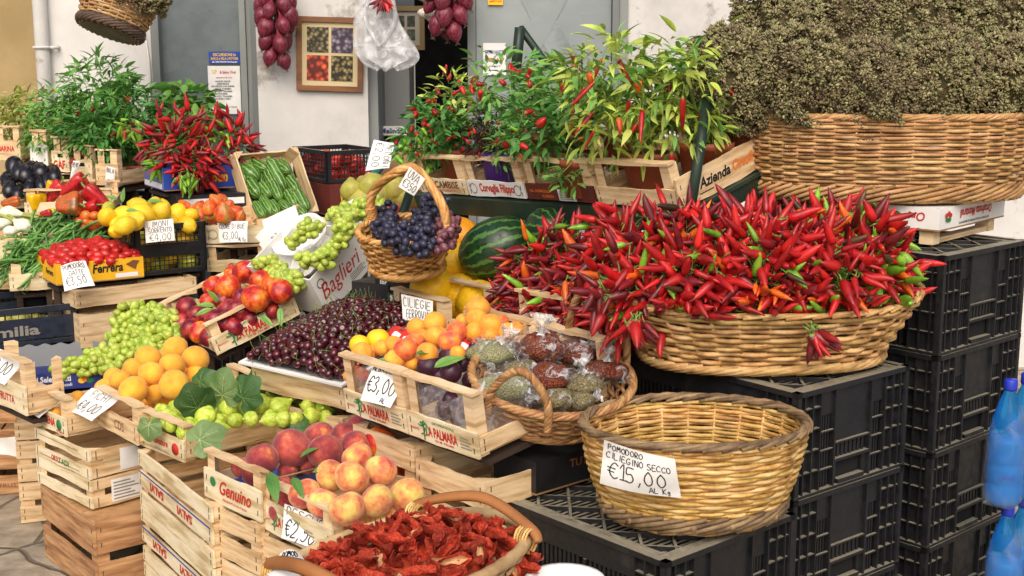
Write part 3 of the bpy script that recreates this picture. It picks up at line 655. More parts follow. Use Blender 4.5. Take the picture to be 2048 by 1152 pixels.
T['fig'] = [lathe_t('fig', [(0, -.8), (.5, -.78), (.95, -.35), (.92, .15), (.55, .65), (.22, 1.0), (.13, 1.2), (0, 1.22)], [M['fig']], 14, lambda a, f: 1+.03*math.sin(9*a+i)) for i in range(2)]
T['pear'] = [lathe_t('pear', [(0, -.95), (.35, -1), (.85, -.65), (.98, -.1), (.75, .5), (.45, 1.0), (.32, 1.35), (0, 1.48)], [M['pear'], M['stemd']], 18, None, lambda mb: mb.tube([(0, 0, 1.42), (.03, .02, 1.7), (.1, .05, 1.9)], .045, 5, 1))]
def calyx(mb, z, r, m, n=5):
    for j in range(n):
        a = 2*PI*j/n; c, s = math.cos(a), math.sin(a); mb.add([(r*.3*c-s*r*.35, r*.3*s+c*r*.35, z+.02), (r*1.15*c, r*1.15*s, z-.22*r-.05), (r*.3*c+s*r*.35, r*.3*s-c*r*.35, z+.02), (0, 0, z+.08)], [(0, 1, 3), (1, 2, 3)], m, True)
T['aub'] = [lathe_t('aubergine', [(0, -1.5), (.5, -1.42), (.95, -.8), (.98, 0), (.75, .8), (.5, 1.25), (.3, 1.5), (0, 1.52)], [M['aub'], M['calyx']], 18, None, lambda mb: (calyx(mb, 1.5, .62, 1), mb.tube([(0, 0, 1.5), (.05, 0, 1.75), (.15, .05, 1.95)], .13, 6, 1)))]
def pepper(nm, m, ln):
    return lathe_t(nm, [(0, -ln), (.35, -ln*1.03), (.62, -ln*.75), (.8, -.2), (.98, ln*.5), (.85, ln*.85), (.3, ln*.82), (0, ln*.7)], [M[m], M['stem']], 32, lambda a, f: 1+.13*math.cos(3*a)*math.sin(PI*f)**.5+.05*math.cos(7*a+2)*math.sin(PI*f), lambda mb: mb.tube([(0, 0, ln*.7), (.04, 0, ln*.95), (.2, .06, ln*1.22), (.36, .1, ln*1.28)], [.2, .12, .1, .1], 7, 1))
T['pepr'] = [pepper('red_pepper', 'pepr', 1.7)]; T['pepy'] = [pepper('yellow_pepper', 'pepy', 1.3)]; T['pepo'] = [pepper('orange_pepper', 'pepo', 1.1)]
T['melon'] = [bumped('melon', M['melon'], i, 1.22, .02, 0, .06, 28, 18, .02) for i in range(2)]; T['melono'] = [bumped('melon', M['melono'], 3, 1.25, .02, 0, .03, 28, 18, .02)]
T['wmelon'] = [bumped('watermelon', M['wmelon'], 1, 1.3, .02, 0, 0, 36, 22, .01)]
def pedicel(mb): mb.tube([(0, 0, 1.0), (.08, .02, 1.5), (.3, .1, 2.2)], .05, 5, 1)
T['onion'] = [lathe_t('onion', [(0, -1.35), (.12, -1.2), (.55, -.8), (.88, -.05), (.78, .55), (.42, 1.05), (.2, 1.55), (.13, 2.1), (.08, 2.5), (0, 2.52)], [M['onion'], M['stemd']], 16, None, lambda mb: [mb.tube([(0, 0, -1.15), (.12*math.cos(a), .12*math.sin(a), -1.35), (.3*math.cos(a*1.3), .3*math.sin(a*1.3), -1.5)], .02, 3, 1) for a in (0, 1, 2, 3, 4, 5)])]
T['garlic'] = [lathe_t('garlic_bulb', [(0, -.75), (.5, -.8), (1, -.3), (.9, .25), (.35, .75), (.16, 1.2), (.14, 1.7), (0, 1.7)], [M['garlic']], 18, lambda a, f: 1+.07*abs(math.sin(4*a)))]
T['cherry'] = []
for i in range(3):
    mb = MB(); prof = [(math.sin(PI*k/10), -math.cos(PI*k/10)*.92-.2*math.exp(-((PI-PI*k/10)/.4)**2)) for k in range(11)]; prof[0] = (0, prof[0][1]); prof[-1] = (0, prof[-1][1]); mb.lathe(prof, 14)
    if i < 2: mb.tube([(0, 0, .7), (.15*(1-2*i), .1, 1.3), (.5*(1-2*i), .25, 2.1), (1.1*(1-2*i), .3, 2.8)], .055, 4, 1)
    T['cherry'].append(mb.mesh('cherry', [M['cherry'], M['stem']]))
def curved(nm, ln, r, bend, mats, n=8, prof=None, cap=True, seg=9):
    mb = MB(); pts = [(bend*math.sin(PI*.5*(i/seg))**2*ln, 0, ln*i/seg) for i in range(seg+1)]
    rs = [r*prof(i/seg) for i in range(seg+1)]; mb.tube(pts, rs, n, 0)
    return mb, pts
T['zucc'] = []
for i, b in enumerate((.06, -.05, .0)):
    mb, p = curved('courgette', 2, .27, b, None, 14, lambda f: .12+.88*min(1, (f*5)**.5, ((1-f)*7)**.5) if 0 < f < 1 else .3, seg=14)
    for v in range(len(mb.V)): mb.V[v] = (mb.V[v][0], mb.V[v][1], mb.V[v][2]-1)
    mb.tube([(p[-1][0], 0, .98), (p[-1][0]+.02, 0, 1.12)], [.11, .09], 6, 1)
    T['zucc'].append(mb.mesh('courgette', [M['zucc'], M['stem']]))
T['bean'] = []
for i, b in enumerate((.12, .3, -.2, .45)):
    mb, p = curved('green_bean', 1, .035, b, None, 5, lambda f: .35+.65*math.sin(PI*min(max(f, .06), .94))**.35, seg=7); T['bean'].append(mb.mesh('green_bean', [M['bean']]))
# chilli: base (stalk end) at origin, tip along +Z, length 1
CH = {}
for k in ('chr', 'chd', 'chg', 'cho', 'chb'):
    CH[k] = []
    for i, (w, b) in enumerate(((.16, .06), (.13, .16), (.18, -.05), (.145, -.16), (.14, .3), (.15, -.28))):
        mb, p = curved('chilli', 1, w, b, None, 7, lambda f: max(.05, min(1, .62+f*2.4)*(1-f**2.6)**.85), seg=7)
        mb.tube([(0, 0, .01), (0, 0, -.07)], [w*.62, .035], 6, 1, caps=False); mb.tube([(0, 0, -.05), (.02, .02, -.2), (.0, .05, -.36)], .028, 4, 1)
        CH[k].append(mb.mesh('chilli', [M[k], M['stem']]))
def inst(name, me, X, label=None, cat=None, group=None, parent=None):
    o = bpy.data.objects.new(name, me); COL.objects.link(o)
    if parent is not None: o.parent = parent
    o.matrix_basis = X
    return tag(o, label, cat, group)
ORD = ['first', 'second', 'third', 'fourth', 'fifth', 'sixth', 'seventh', 'eighth', 'ninth', 'tenth', 'eleventh', 'twelfth', 'thirteenth', 'fourteenth', 'fifteenth', 'sixteenth', 'seventeenth', 'eighteenth', 'nineteenth', 'twentieth', 'twenty-first', 'twenty-second', 'twenty-third']
def mound_heap(name, cat, F, n, x0, x1, y0, y1, hfun, keys, r, label, group, mlabel, mm, orient=None, seed=1, jit=.12, emb=.35):
    """one dense layer of small fruit over the surface of a mound; what lies buried below is one mass"""
    rs = random.Random(seed); P = []; k = 0
    t = thing('buried_'+name.replace('_', '_')+'_mass', mlabel, cat, F); t['kind'] = 'stuff'; a = 26
    MB().grid([[(x0+(x1-x0)*i/a, y0+(y1-y0)*j/a, max(.004, hfun(i/a, j/a)-r*.6+r*.3*math.sin(i*2.1)*math.sin(j*2.3))) for j in range(a+1)] for i in range(a+1)]).build('mass', mm, t)
    cand = [(rs.random(), rs.random()) for _ in range(n*14)]; q = 1.55
    while len(P) < n and q > .5:
        for u, v in cand:
            x, y = x0+(x1-x0)*u, y0+(y1-y0)*v; z = hfun(u, v)+rs.uniform(-.25, .35)*r
            if all((p[0]-x)**2+(p[1]-y)**2+(p[2]-z)**2 > (q*r)**2 for p in P): P.append((x, y, z))
            if len(P) >= n: break
        q -= .2
    for p in P:
        key = rs.choice(keys); inst(name, rs.choice(T[key]), F @ trs(p, orient(rs) if orient else rotm(rs.uniform(0, 6), rs.uniform(0, 6), rs.uniform(0, 6)), r*rs.uniform(1-jit, 1+jit)), label, cat, group)
def heap(name, cat, F, items, where, group, default='', orient=None, rowh=1.3):
    """items: (px, py, pixel radius, height above the crate base, template key, look words); each fruit rests in the heap at that height.
    The label tells row and place in the row, rows counted from the top of the heap."""
    its = sorted(items, key=lambda q: q[1]); rows = []; mr = sum(q[2] for q in its)/len(its)
    for q in its:
        if rows and q[1]-rows[-1][0][1] < mr*rowh: rows[-1].append(q)
        else: rows.append([q])
    out = []
    for ri, row in enumerate(rows):
        row.sort(key=lambda q: q[0])
        for ci, (px, py, rp, h, key, look) in enumerate(row):
            p = on(F, px, py, h); r = m_of(rp, p)*1.08; nr = len(rows)
            rn = 'only row' if nr == 1 else 'top row' if ri == 0 else 'bottom row' if ri == nr-1 else ORD[ri]+' row'
            pos = 'alone' if len(row) == 1 else 'leftmost' if ci == 0 else 'rightmost' if ci == len(row)-1 else ORD[ci]+' from left'
            rot = orient(px, py) if orient else rotm(rr(-.9, .9), rr(-.9, .9), rr(0, 6.28))
            me = R.choice(T[key]); zs = [v.co.z for v in me.vertices]; k = r/1.0
            o = inst(name, me, trs(p, rot, k), f"{look or default}, {pos} in {rn} {where}", cat, group); out.append(o)
    return out
def rest_heap(name, cat, F, n, x0, x1, y0, y1, hfun, keys, r, label, group, orient=None, jit=.12, parent=None, seed=1, tries=60, fill=.86):
    """small fruit packed at random on a mound hfun(x, y) over the crate floor (crate-local metres): later ones settle on earlier ones"""
    rs = random.Random(seed); P = []
    for i in range(n):
        best = None
        for _ in range(tries):
            x, y = rs.uniform(x0, x1), rs.uniform(y0, y1); hm = hfun((x-x0)/(x1-x0), (y-y0)/(y1-y0)); z = r*.9
            for q in P:
                d2 = (q[0]-x)**2+(q[1]-y)**2; m = (2*r*fill)**2
                if d2 < m: z = max(z, q[2]+math.sqrt(m-d2))
            e = z-hm
            if best is None or e < best[0]: best = (e, x, y, z)
        if best[0] > 0: continue
        P.append(best[1:])
    for x, y, z in P:
        key = keys(x, y, rs) if callable(keys) else rs.choice(keys)
        rot = orient(rs) if orient else rotm(rs.uniform(0, 6), rs.uniform(0, 6), rs.uniform(0, 6))
        s = r*rs.uniform(1-jit, 1+jit)
        inst(name, rs.choice(T[key]), F @ trs((x, y, z), rot, s), label, cat, group, parent)
    return P
# ---------------------------------------------------------------- plants and bunches
def leaf_grid(w=.32, fold=.18, droop=.25, n=6):
    V = []; F = []
    for i in range(n+1):
        f = i/n; wd = w*max(.03, math.sin(PI*f**.8)**.85); z = -droop*f*f
        V += [(f, -wd*.5, z+fold*wd), (f, 0, z), (f, wd*.5, z+fold*wd)]
    for i in range(n):
        a = i*3; F += [(a, a+3, a+4, a+1), (a+1, a+4, a+5, a+2)]
    return V, F
LEAF = leaf_grid(); LEAFB = leaf_grid(.55, .12, .3); LEAFN = leaf_grid(.26, .2, .35)
def xto(d, roll=0):
    return Vector(d).to_track_quat('X', 'Z').to_matrix().to_4x4() @ Matrix.Rotation(roll, 4, 'X')
def pot(parent, p, r, h, m='terra'):
    mb = MB(); mb.lathe([(0, .0), (r*.72, 0), (r*.95, h*.82), (r*1.04, h*.82), (r*1.06, h), (r*.98, h), (r*.96, h*.85), (0, h*.84)], 22, 0, Matrix.Translation(p))
    po = mb.build('pot', M[m], parent)
    mb = MB(); mb.lathe([(r*.95, h*.84), (r*.93, h*.9), (r*.5, h*.93), (0, h*.9)], 18, 0, Matrix.Translation(p), lambda a, f: 1)
    mb.build('soil', M['soil'], po); return po
def plant(label, base, crown, rad, n, ll, lm='leaf_dk', leaf=None, fruits=(), potr=0, poth=.09, potm='terra', stems=6, name='chilli_plant', cat='potted plant', group=None, seed=0, droop=.5, shell=.35, potw=None, lm2=None, tilt=None):
    """base: world point of the soil; crown: crown centre relative to base; rad: crown radii"""
    rs = random.Random(seed+11); t = thing(name, label, cat, Matrix.Translation(base) @ (tilt or Matrix.Identity(4)), group)
    if potr: pot(t, Vector((0, 0, -poth*.9)), potr, poth, potm)
    mb = MB(); tips = []; c = Vector(crown); rv = Vector(rad)
    for i in range(stems):
        d = Vector((rs.gauss(0, 1), rs.gauss(0, 1), rs.uniform(-.1, 1))).normalized(); e = c+Vector((d.x*rv.x, d.y*rv.y, d.z*rv.z))*rs.uniform(.5, .95)
        mid = Vector((0, 0, 0)).lerp(e, .5)+Vector((rs.gauss(0, .012), rs.gauss(0, .012), .03)); p = bez([(0, 0, 0), tuple(mid*.5), tuple(mid), tuple(e)], 4); mb.tube(p, [.0045*(1-.75*q/(len(p)-1)) for q in range(len(p))], 5)
        for _ in range(4):
            q = Vector(p[rs.randrange(len(p)//3, len(p))]); d2 = Vector((rs.gauss(0, 1), rs.gauss(0, 1), rs.gauss(.4, .7))).normalized(); e2 = q+Vector((d2.x*rv.x, d2.y*rv.y, d2.z*rv.z))*rs.uniform(.3, .6); mb.tube([q, q.lerp(e2, .5)+Vector((0, 0, .008)), e2], [.0028, .0024, .0018], 4); tips.append((q, e2))
    mb.build('stems', M['stem'], t)
    V, F = leaf or LEAF
    for kk, (mm, cnt) in enumerate(((lm, n if not lm2 else int(n*.72)), (lm2, int(n*.28)))):
        if not mm: continue
        TT = []
        for i in range(cnt):
            if rs.random() < .55 and tips:
                a, b = rs.choice(tips); p = a.lerp(b, rs.uniform(.3, 1))+Vector((rs.gauss(0, .008), rs.gauss(0, .008), rs.gauss(0, .008)))
            else:
                d = Vector((rs.gauss(0, 1), rs.gauss(0, 1), rs.gauss(0, 1))).normalized(); k = .95*rs.uniform(shell, 1)**.6*(1+.12*math.sin(5*d.x+seed)*math.sin(6*d.z+seed)); p = c+Vector((d.x*rv.x, d.y*rv.y, d.z*rv.z))*k
            o = (p-c); o = Vector((o.x/rv.x, o.y/rv.y, o.z/rv.z)); ol = o.length
            if ol > 1.05: p = c+(p-c)*(1.05/ol)
            d = Vector((o.x+rs.gauss(0, .5), o.y+rs.gauss(0, .5), o.z*.5-droop*rs.uniform(0, 1)+rs.gauss(.2, .35)))
            if d.length < .05: d = Vector((1, 0, 0))
            s = ll*rs.uniform(.55, 1.15); TT.append(trs(p, xto(d.normalized(), rs.gauss(0, .5)), (s, s*rs.uniform(.8, 1.15), s)))
        many('foliage' if kk == 0 else 'pale_foliage', V, F, TT, M[mm], t, None, True)
    for key, cnt, ln, mode in fruits:
        for i in range(cnt):
            d = Vector((rs.gauss(0, 1), rs.gauss(-.7, .8), rs.gauss(.05, .7))).normalized(); p = c+Vector((d.x*rv.x, d.y*rv.y, d.z*rv.z))*rs.uniform(.75, 1.0)
            dr = (Vector((rs.gauss(0, .35), rs.gauss(-.1, .35), -1)) if mode == 'hang' else Vector((rs.gauss(0, .5), rs.gauss(-.2, .5), 1)) if mode == 'up' else Vector((rs.gauss(0, 1), rs.gauss(-.5, 1), rs.gauss(0, 1)))).normalized()
            s = ln*rs.uniform(.75, 1.2); w = .5 if ln > .06 else 1.0 if ln > .04 else 2.0
            inst('pepper', rs.choice(CH[key]), trs(p, zto(dr) @ Matrix.Rotation(rs.uniform(0, 6), 4, 'Z'), (s*w, s*w, s)), parent=t)
    return t
def mixkey(rs, mix):
    x = rs.random(); a = 0
    for k, w in mix:
        a += w
        if x < a: return k
    return mix[0][0]
MIXR = (('chr', .7), ('chd', .19), ('chg', .06), ('cho', .03), ('chb', .02)); MIXD = (('chd', .6), ('chr', .28), ('chg', .06), ('cho', .06)); MIXG = (('chr', .4), ('chg', .36), ('chb', .14), ('cho', .1))
def chilli_bunch(label, c, d, n=60, ln=.06, core=.04, mix=MIXR, group='bunches of red chillies', seed=0, spread=1.0, squash=(1, 1, 1), name='chilli_bunch', patches=(), wild=.55, zmin=None):
    """tied bunch: stalks meet at a knot c, the chillies crowd over a dome with their tips pointing outwards, each a little its own way"""
    rs = random.Random(seed*13+5); d = Vector(d).normalized(); t = thing(name, label, 'chillies', Matrix.Translation(c), group)
    mb = MB(); u = d.orthogonal().normalized(); v = d.cross(u); n = min(n, 100)
    for i in range(n):
        f = (i+.5)/n; ct = 1-f*(1-math.cos(1.9*spread)); stt = math.sqrt(max(0, 1-ct*ct)); ph = i*2.39996+rs.gauss(0, .25)
        e = d*ct+u*(stt*math.cos(ph))+v*(stt*math.sin(ph))
        side = u*rs.gauss(0, wild)+v*rs.gauss(0, wild)
        dirn = (e*.62+d*.22+side+Vector((0, 0, rs.gauss(-.22, .22)))).normalized()
        s = ln*rs.uniform(.75, 1.25); b = e*core*rs.choice((.75, 1.05, 1.3))*rs.uniform(.85, 1.2)
        key = mixkey(rs, mix)
        for (pu, pv, pr, pk) in patches:
            if (math.cos(ph)*stt-pu)**2+(math.sin(ph)*stt-pv)**2 < pr*pr and rs.random() < .75: key = pk
        if zmin is not None and c.z+b.z+dirn.z*s < zmin: dirn.z = abs(dirn.z)*.4; dirn.normalize(); b.z = max(b.z, zmin-c.z+.004)
        w = rs.uniform(.8, 1.15)
        inst('chilli', rs.choice(CH[key]), trs(b, zto(dirn) @ Matrix.Rotation(rs.uniform(0, 6), 4, 'Z'), (s*w, s*w, s)), parent=t)
        if i % 2 == 0: mb.tube([Vector((0, 0, 0)), b*.6+Vector((rs.gauss(0, .006), rs.gauss(0, .006), rs.gauss(0, .006))), b-dirn*s*.25], .0016, 4)
    mb.build('stalks', M['stem'], t); return t
def grape_bunch(label, pts, n, r, key='grapeg', group='bunches of green grapes', seed=0, spread=.03, name='grape_bunch', key2=None, flatz=.75):
    """grapes hang round a curved stalk that runs through pts (world)"""
    rs = random.Random(seed*7+3); o = Vector(pts[0]); t = thing(name, label, 'grapes', Matrix.Translation(o), group)
    P = [Vector(p)-o for p in bez([tuple(p) for p in pts], 8)]; MB().tube(P, .0022, 5).build('stalk', M['stem'], t); mb = MB(); C = []
    for i in range(n):
        best = None
        for _ in range(14):
            f = rs.random(); q = P[int(f*(len(P)-1))]; sp = spread*(1-.55*f); d = Vector((rs.gauss(0, 1), rs.gauss(-.25, 1), rs.gauss(.25, .9)*flatz)).normalized(); p = q+d*sp*rs.uniform(.35, 1)
            m = min([(p-x).length for x in C] or [1])
            if best is None or m > best[0]: best = (m, p, q)
        C.append(best[1]); s = r*rs.uniform(.82, 1.12); inst('grape', rs.choice(T[key2 if key2 and rs.random() < .3 else key]), trs(best[1], rrot(), s), parent=t)
        if i % 3 == 0: mb.tube([best[2], best[2].lerp(best[1], .6)+Vector((0, 0, .003)), best[1]], .0009, 4)
    mb.build('stems', M['stem'], t); return t
OCT_V = [(1,0,0),(-1,0,0),(0,1,0),(0,-1,0),(0,0,1.3),(0,0,-1)]; OCT_F = [(0,2,4),(2,1,4),(1,3,4),(3,0,4),(2,0,5),(1,2,5),(3,1,5),(0,3,5)]
def oregano(label, base, tip, rx, n, m='oreg', seed=0, group='bunches of dried oregano', lump=.0049, hang=.05, fill=30, zcut=None):
    """dried bunch: dense billowy dome of flower heads made of tiny buds, on bare stems"""
    rs = random.Random(seed*17+1); base = Vector(base); ax = Vector(tip)-base; L = ax.length; a = ax.normalized(); u = a.orthogonal().normalized(); v = a.cross(u); t = thing('oregano_bunch', label, 'dried herb', Matrix.Translation(base), group); TT = []; mb = MB(); MI = []
    def surf(ct, ph, k=1.0):
        s = math.sqrt(max(0, 1-ct*ct)); bl = 1+.07*math.sin(4*ph+seed)*math.sin(4*ct+seed)+.05*math.sin(7*ph+2*seed+5*ct)
        p = a*(L*.56+ct*L*.44*bl*k)+(u*math.cos(ph)+v*math.sin(ph))*(s**.8*rx*bl*k); p.z -= hang*rx*s*max(0, .3-ct); return p
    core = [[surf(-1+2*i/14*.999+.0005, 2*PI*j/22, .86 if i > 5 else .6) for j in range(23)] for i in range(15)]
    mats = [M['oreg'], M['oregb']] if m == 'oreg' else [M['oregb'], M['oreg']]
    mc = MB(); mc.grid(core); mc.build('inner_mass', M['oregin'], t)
    for i in range(n):
        ct = 1-1.6*(i+.5)/n; ph = i*2.39996+rs.gauss(0, .2); p = surf(ct, ph, 1+rs.gauss(0, .035))
        hr = rs.uniform(.012, .022); o = (p-a*L*.45).normalized(); kind = 1 if rs.random() < .15+.35*max(0, math.sin(3*ph+2*ct+seed)) else 0
        if zcut is not None and base.z+p.z < zcut: continue
        for j in range(fill):
            d = Vector((rs.gauss(0, 1), rs.gauss(0, 1), rs.gauss(0, 1))).normalized(); d = (d+o*.8).normalized(); q = p-o*hr*.6+d*hr*rs.uniform(.5, 1.05); z = lump*rs.uniform(.6, 1.25)
            TT.append(Matrix.Translation(q) @ zto(d) @ Matrix.Diagonal((z*.7, z*.7, z*1.2, 1))); MI.append(kind if rs.random() < .85 else 1-kind)
        if i % 12 == 0: mb.tube([a*L*.05+(u*math.cos(ph)+v*math.sin(ph))*.01, a*L*.3+(u*math.cos(ph)+v*math.sin(ph))*rx*.4, p], .0009, 3)
    many('flower_heads', OCT_V, OCT_F, TT, mats, t, None, True, MI); mb.build('stems', M['stemd'], t); return t
def big_leaf(label, p, d, up, ln, m, kind='lobed', name='fig_leaf', group=None, veins='stem', curl=.2, cat='leaf'):
    d = Vector(d).normalized(); s = Vector(up).cross(d).normalized(); n = d.cross(s); t = thing(name, label, cat, Matrix.Translation(p), group)
    if kind == 'lobed':
        spec = [(-2.75, .42), (-2.1, .72), (-1.55, .74), (-1.05, .9), (-.6, .84), (0, 1.02), (.6, .84), (1.05, .9), (1.55, .74), (2.1, .72), (2.75, .42)]
        out = bez([(a, r) for a, r in spec], 5)
        def pt(a, r): x, y = r*math.cos(a), r*math.sin(a); return d*(x*ln)+s*(y*ln)+n*(-curl*ln*(1.3*x*abs(x)+.9*y*y)+.05*ln*math.sin(7*a+ln*90)*r)
        mb = MB(); R0 = [pt(0, 0)]; V = []; F = []; nn = len(out)
        for q in (.02, .35, .7, 1): V += [pt(a, r*q) for a, r in out]
        for k in range(3): F += [(k*nn+i, k*nn+i+1, (k+1)*nn+i+1, (k+1)*nn+i) for i in range(nn-1)]
        mb.add(V, F, 0, True); mb.build('blade', M[m], t)
        mv = MB()
        for a, r in ((0, .95), (1.0, .75), (-1.0, .75), (1.9, .5), (-1.9, .5)):
            mv.tube([pt(a, q*r)+n*.0008 for q in (.02, .3, .6, .9)], [.0012, .0009, .0007, .0003], 4)
            for q in (.25, .4, .55, .7):
                for sg in (-1, 1): mv.tube([pt(a, q*r)+n*.0007, pt(a+sg*.22/q*.5, (q+.17)*r)+n*.0006], .00033, 3)
        mv.tube([pt(0, 0), pt(PI, .25)-n*.01], .002, 5); mv.build('veins', M[veins], t)
    else:
        V, F = leaf_grid(.34, .15, .3, 8); X = Matrix((( d.x, s.x, n.x, 0), (d.y, s.y, n.y, 0), (d.z, s.z, n.z, 0), (0, 0, 0, 1))) @ Matrix.Diagonal((ln, ln, ln, 1))
        MB().add(V, F, 0, True, X).build('blade', M[m], t)
        MB().tube([X @ Vector(V[i*3+1])+n*.0007 for i in range(9)], .0009, 4).build('midrib', M[veins], t)
    return t
def seasoning_bag(label, p, r, kind, tuft_dir, seed=0, el=1.25, rot=0):
    rs = random.Random(seed); t = thing('seasoning_bag', label, 'bag', Matrix.Translation(p) @ Matrix.Rotation(rot, 4, 'Z'), 'tied bags of dry seasoning')
    def lump(nm, s, m, amt, par):
        mb = MB(); prof = [(max(0, math.sin(PI*k/16)) if 0 < k < 16 else 0, -math.cos(PI*k/16)) for k in range(17)]; mb.lathe([(a*s*el, b*s*.62) for a, b in prof], 30); w = [(rs.uniform(1, 4), rs.uniform(0, 6), rs.randrange(3)) for _ in range(7)]
        for i, v in enumerate(mb.V):
            q = 1+sum(amt*math.sin(f*v[ax]/r*2+ph) for f, ph, ax in w)/2; mb.V[i] = (v[0]*q, v[1]*q*.85, v[2]*q)
        return mb.build(nm, M[m], par)
    lump('contents', r*.93, kind, .13, t); lump('film', r*1.06, 'film', .2, t)
    td = Vector(tuft_dir).normalized(); mb = MB(); u = td.orthogonal().normalized(); v = td.cross(u); c = td*r*.85; k = 15
    for ring in range(1):
        V = []
        for q, rad in ((0, .5), (.3, .14), (.42, .16), (.75, .5), (.95, .75)):
            for j in range(k):
                a = 2*PI*j/k; z = rad*(1+.35*math.sin(j*2.4+seed)+.2*math.sin(j*5.1)); V.append(c+td*(r*(q*.75-.15+.12*math.sin(j*1.9)*q))+u*(r*z*.62*math.cos(a))+v*(r*z*.62*math.sin(a)))
        mb.add(V, [(i*k+j, i*k+(j+1) % k, (i+1)*k+(j+1) % k, (i+1)*k+j) for i in range(4) for j in range(k)], 0, True)
    mb.build('knotted_end', M['tuft'], t); return t
SUP = []
def under(F, W, L, dz=-.012, legs=True): SUP.append((F, W, L, dz, legs))
def frs(x, y, z, yaw=0, pit=0, rol=0, k=1.0): return fr(x*k, y*k, CAMH+(z-CAMH)*k, yaw, pit, rol)
# ================================================================ the setting
def ground_mat():
    m = bpy.data.materials.new('stone_paving'); m.use_nodes = True; nt = m.node_tree; N = nt.nodes; L = nt.links; b = N['Principled BSDF']; b.inputs['Roughness'].default_value = .85
    tc = N.new('ShaderNodeTexCoord'); w = N.new('ShaderNodeTexNoise'); w.inputs['Scale'].default_value = 2.5; w.inputs['Detail'].default_value = 5; L.new(tc.outputs['Object'], w.inputs[0])
    mx = N.new('ShaderNodeMix'); mx.data_type = 'VECTOR'; mx.inputs[0].default_value = .12; L.new(tc.outputs['Object'], mx.inputs[4]); L.new(w.outputs[1], mx.inputs[5])
    v = N.new('ShaderNodeTexVoronoi'); v.feature = 'DISTANCE_TO_EDGE'; v.inputs['Scale'].default_value = 3.2; L.new(mx.outputs[1], v.inputs[0])
    v2 = N.new('ShaderNodeTexVoronoi'); v2.inputs['Scale'].default_value = 3.2; L.new(mx.outputs[1], v2.inputs[0])
    n = N.new('ShaderNodeTexNoise'); n.inputs['Scale'].default_value = 14; n.inputs['Detail'].default_value = 8; L.new(tc.outputs['Object'], n.inputs[0])
    cr = N.new('ShaderNodeValToRGB'); e = cr.color_ramp.elements; e[0].position = .3; e[0].color = S('6f685c'); e[1].position = .7; e[1].color = S('b0a595'); L.new(n.outputs[0], cr.inputs[0])
    hs = N.new('ShaderNodeMix'); hs.data_type = 'RGBA'; hs.inputs[0].default_value = .25; L.new(cr.outputs[0], hs.inputs[6]); sp = N.new('ShaderNodeValToRGB'); sp.color_ramp.elements[0].color = S('857a68'); sp.color_ramp.elements[1].color = S('b5a27e')
    L.new(v2.outputs['Color'], sp.inputs[0]); L.new(sp.outputs[0], hs.inputs[7])
    jr = N.new('ShaderNodeMapRange'); jr.inputs[1].default_value = .008; jr.inputs[2].default_value = .03; L.new(v.outputs[0], jr.inputs[0])
    m2 = N.new('ShaderNodeMix'); m2.data_type = 'RGBA'; L.new(jr.outputs[0], m2.inputs[0]); m2.inputs[6].default_value = S('6a6252'); L.new(hs.outputs[2], m2.inputs[7]); L.new(m2.outputs[2], b.inputs['Base Color'])
    ad = N.new('ShaderNodeMath'); ad.operation = 'ADD'; L.new(jr.outputs[0], ad.inputs[0]); L.new(n.outputs[0], ad.inputs[1])
    bp = N.new('ShaderNodeBump'); bp.inputs['Strength'].default_value = .6; bp.inputs['Distance'].default_value = .02; L.new(ad.outputs[0], bp.inputs['Height']); L.new(bp.outputs[0], b.inputs['Normal']); return m
mb = MB(); mb.add([(-120, -60, 0), (120, -60, 0), (120, 180, 0), (-120, 180, 0)], [(0, 1, 2, 3)]); struct('ground', mb, ground_mat())
M['plaster'] = mat('white_limewash', [S('acaba8'), S('cccbc8'), S('dddcd9')], scale=1.6, rough=.85, bump=.35, bscale=9, detail=8, lo=.3, hi=.6, blot=('87817a', 5, .585, .66, .75))
M['beige'] = mat('beige_plaster', [S('a08a60'), S('b39c70')], scale=2.5, rough=.9, bump=.2, bscale=30)
M['gloss'] = mat('grey_gloss_paint', [S('5d666a'), S('737d80')], scale=1.5, rough=.16, bump=.1, bscale=7, detail=3, blot=('4a5256', 3, .5, .7, .6))
M['gloss2'] = mat('pale_grey_paint', [S('7f898b'), S('98a1a2')], scale=1.5, rough=.35, bump=.2, bscale=9, detail=6, blot=('566062', 3.4, .52, .62, .6))
M['frame'] = mat('grey_frame_paint', [S('6a6f6f'), S('8a8f8d')], scale=3, rough=.5, bump=.15, bscale=14, stretch=(1, 1, .2))
M['inside'] = flat('painted_dark_interior', '121316', .9); M['greyb'] = flat('grey_cabinet_panel', '8a8d8e', .5)  # near-black wall colour stands in for the unlit room
YW = 5.75
def xw(px, Y=YW): return at(px, 150, Y).x
sb = thing('shop_building', 'white plastered shop front with grey painted doors behind the stall', 'building', fr(0, YW, 0))
def wallp(nm, x0, x1, y0, y1, m, z0=0, z1=3.4): return MB().box(x0, y0, z0, x1, y1, z1).build(nm, M[m], sb)
X = [xw(p) for p in (80, 313, 487, 520, 738, 756, 936, 952, 1222, 1254, 2500)]
wallp('wall', X[0], X[1], 0, .3, 'plaster'); wallp('wall', X[3], X[4], -.06, .3, 'plaster'); wallp('wall', X[9]+.001, X[10], 0, .3, 'plaster')
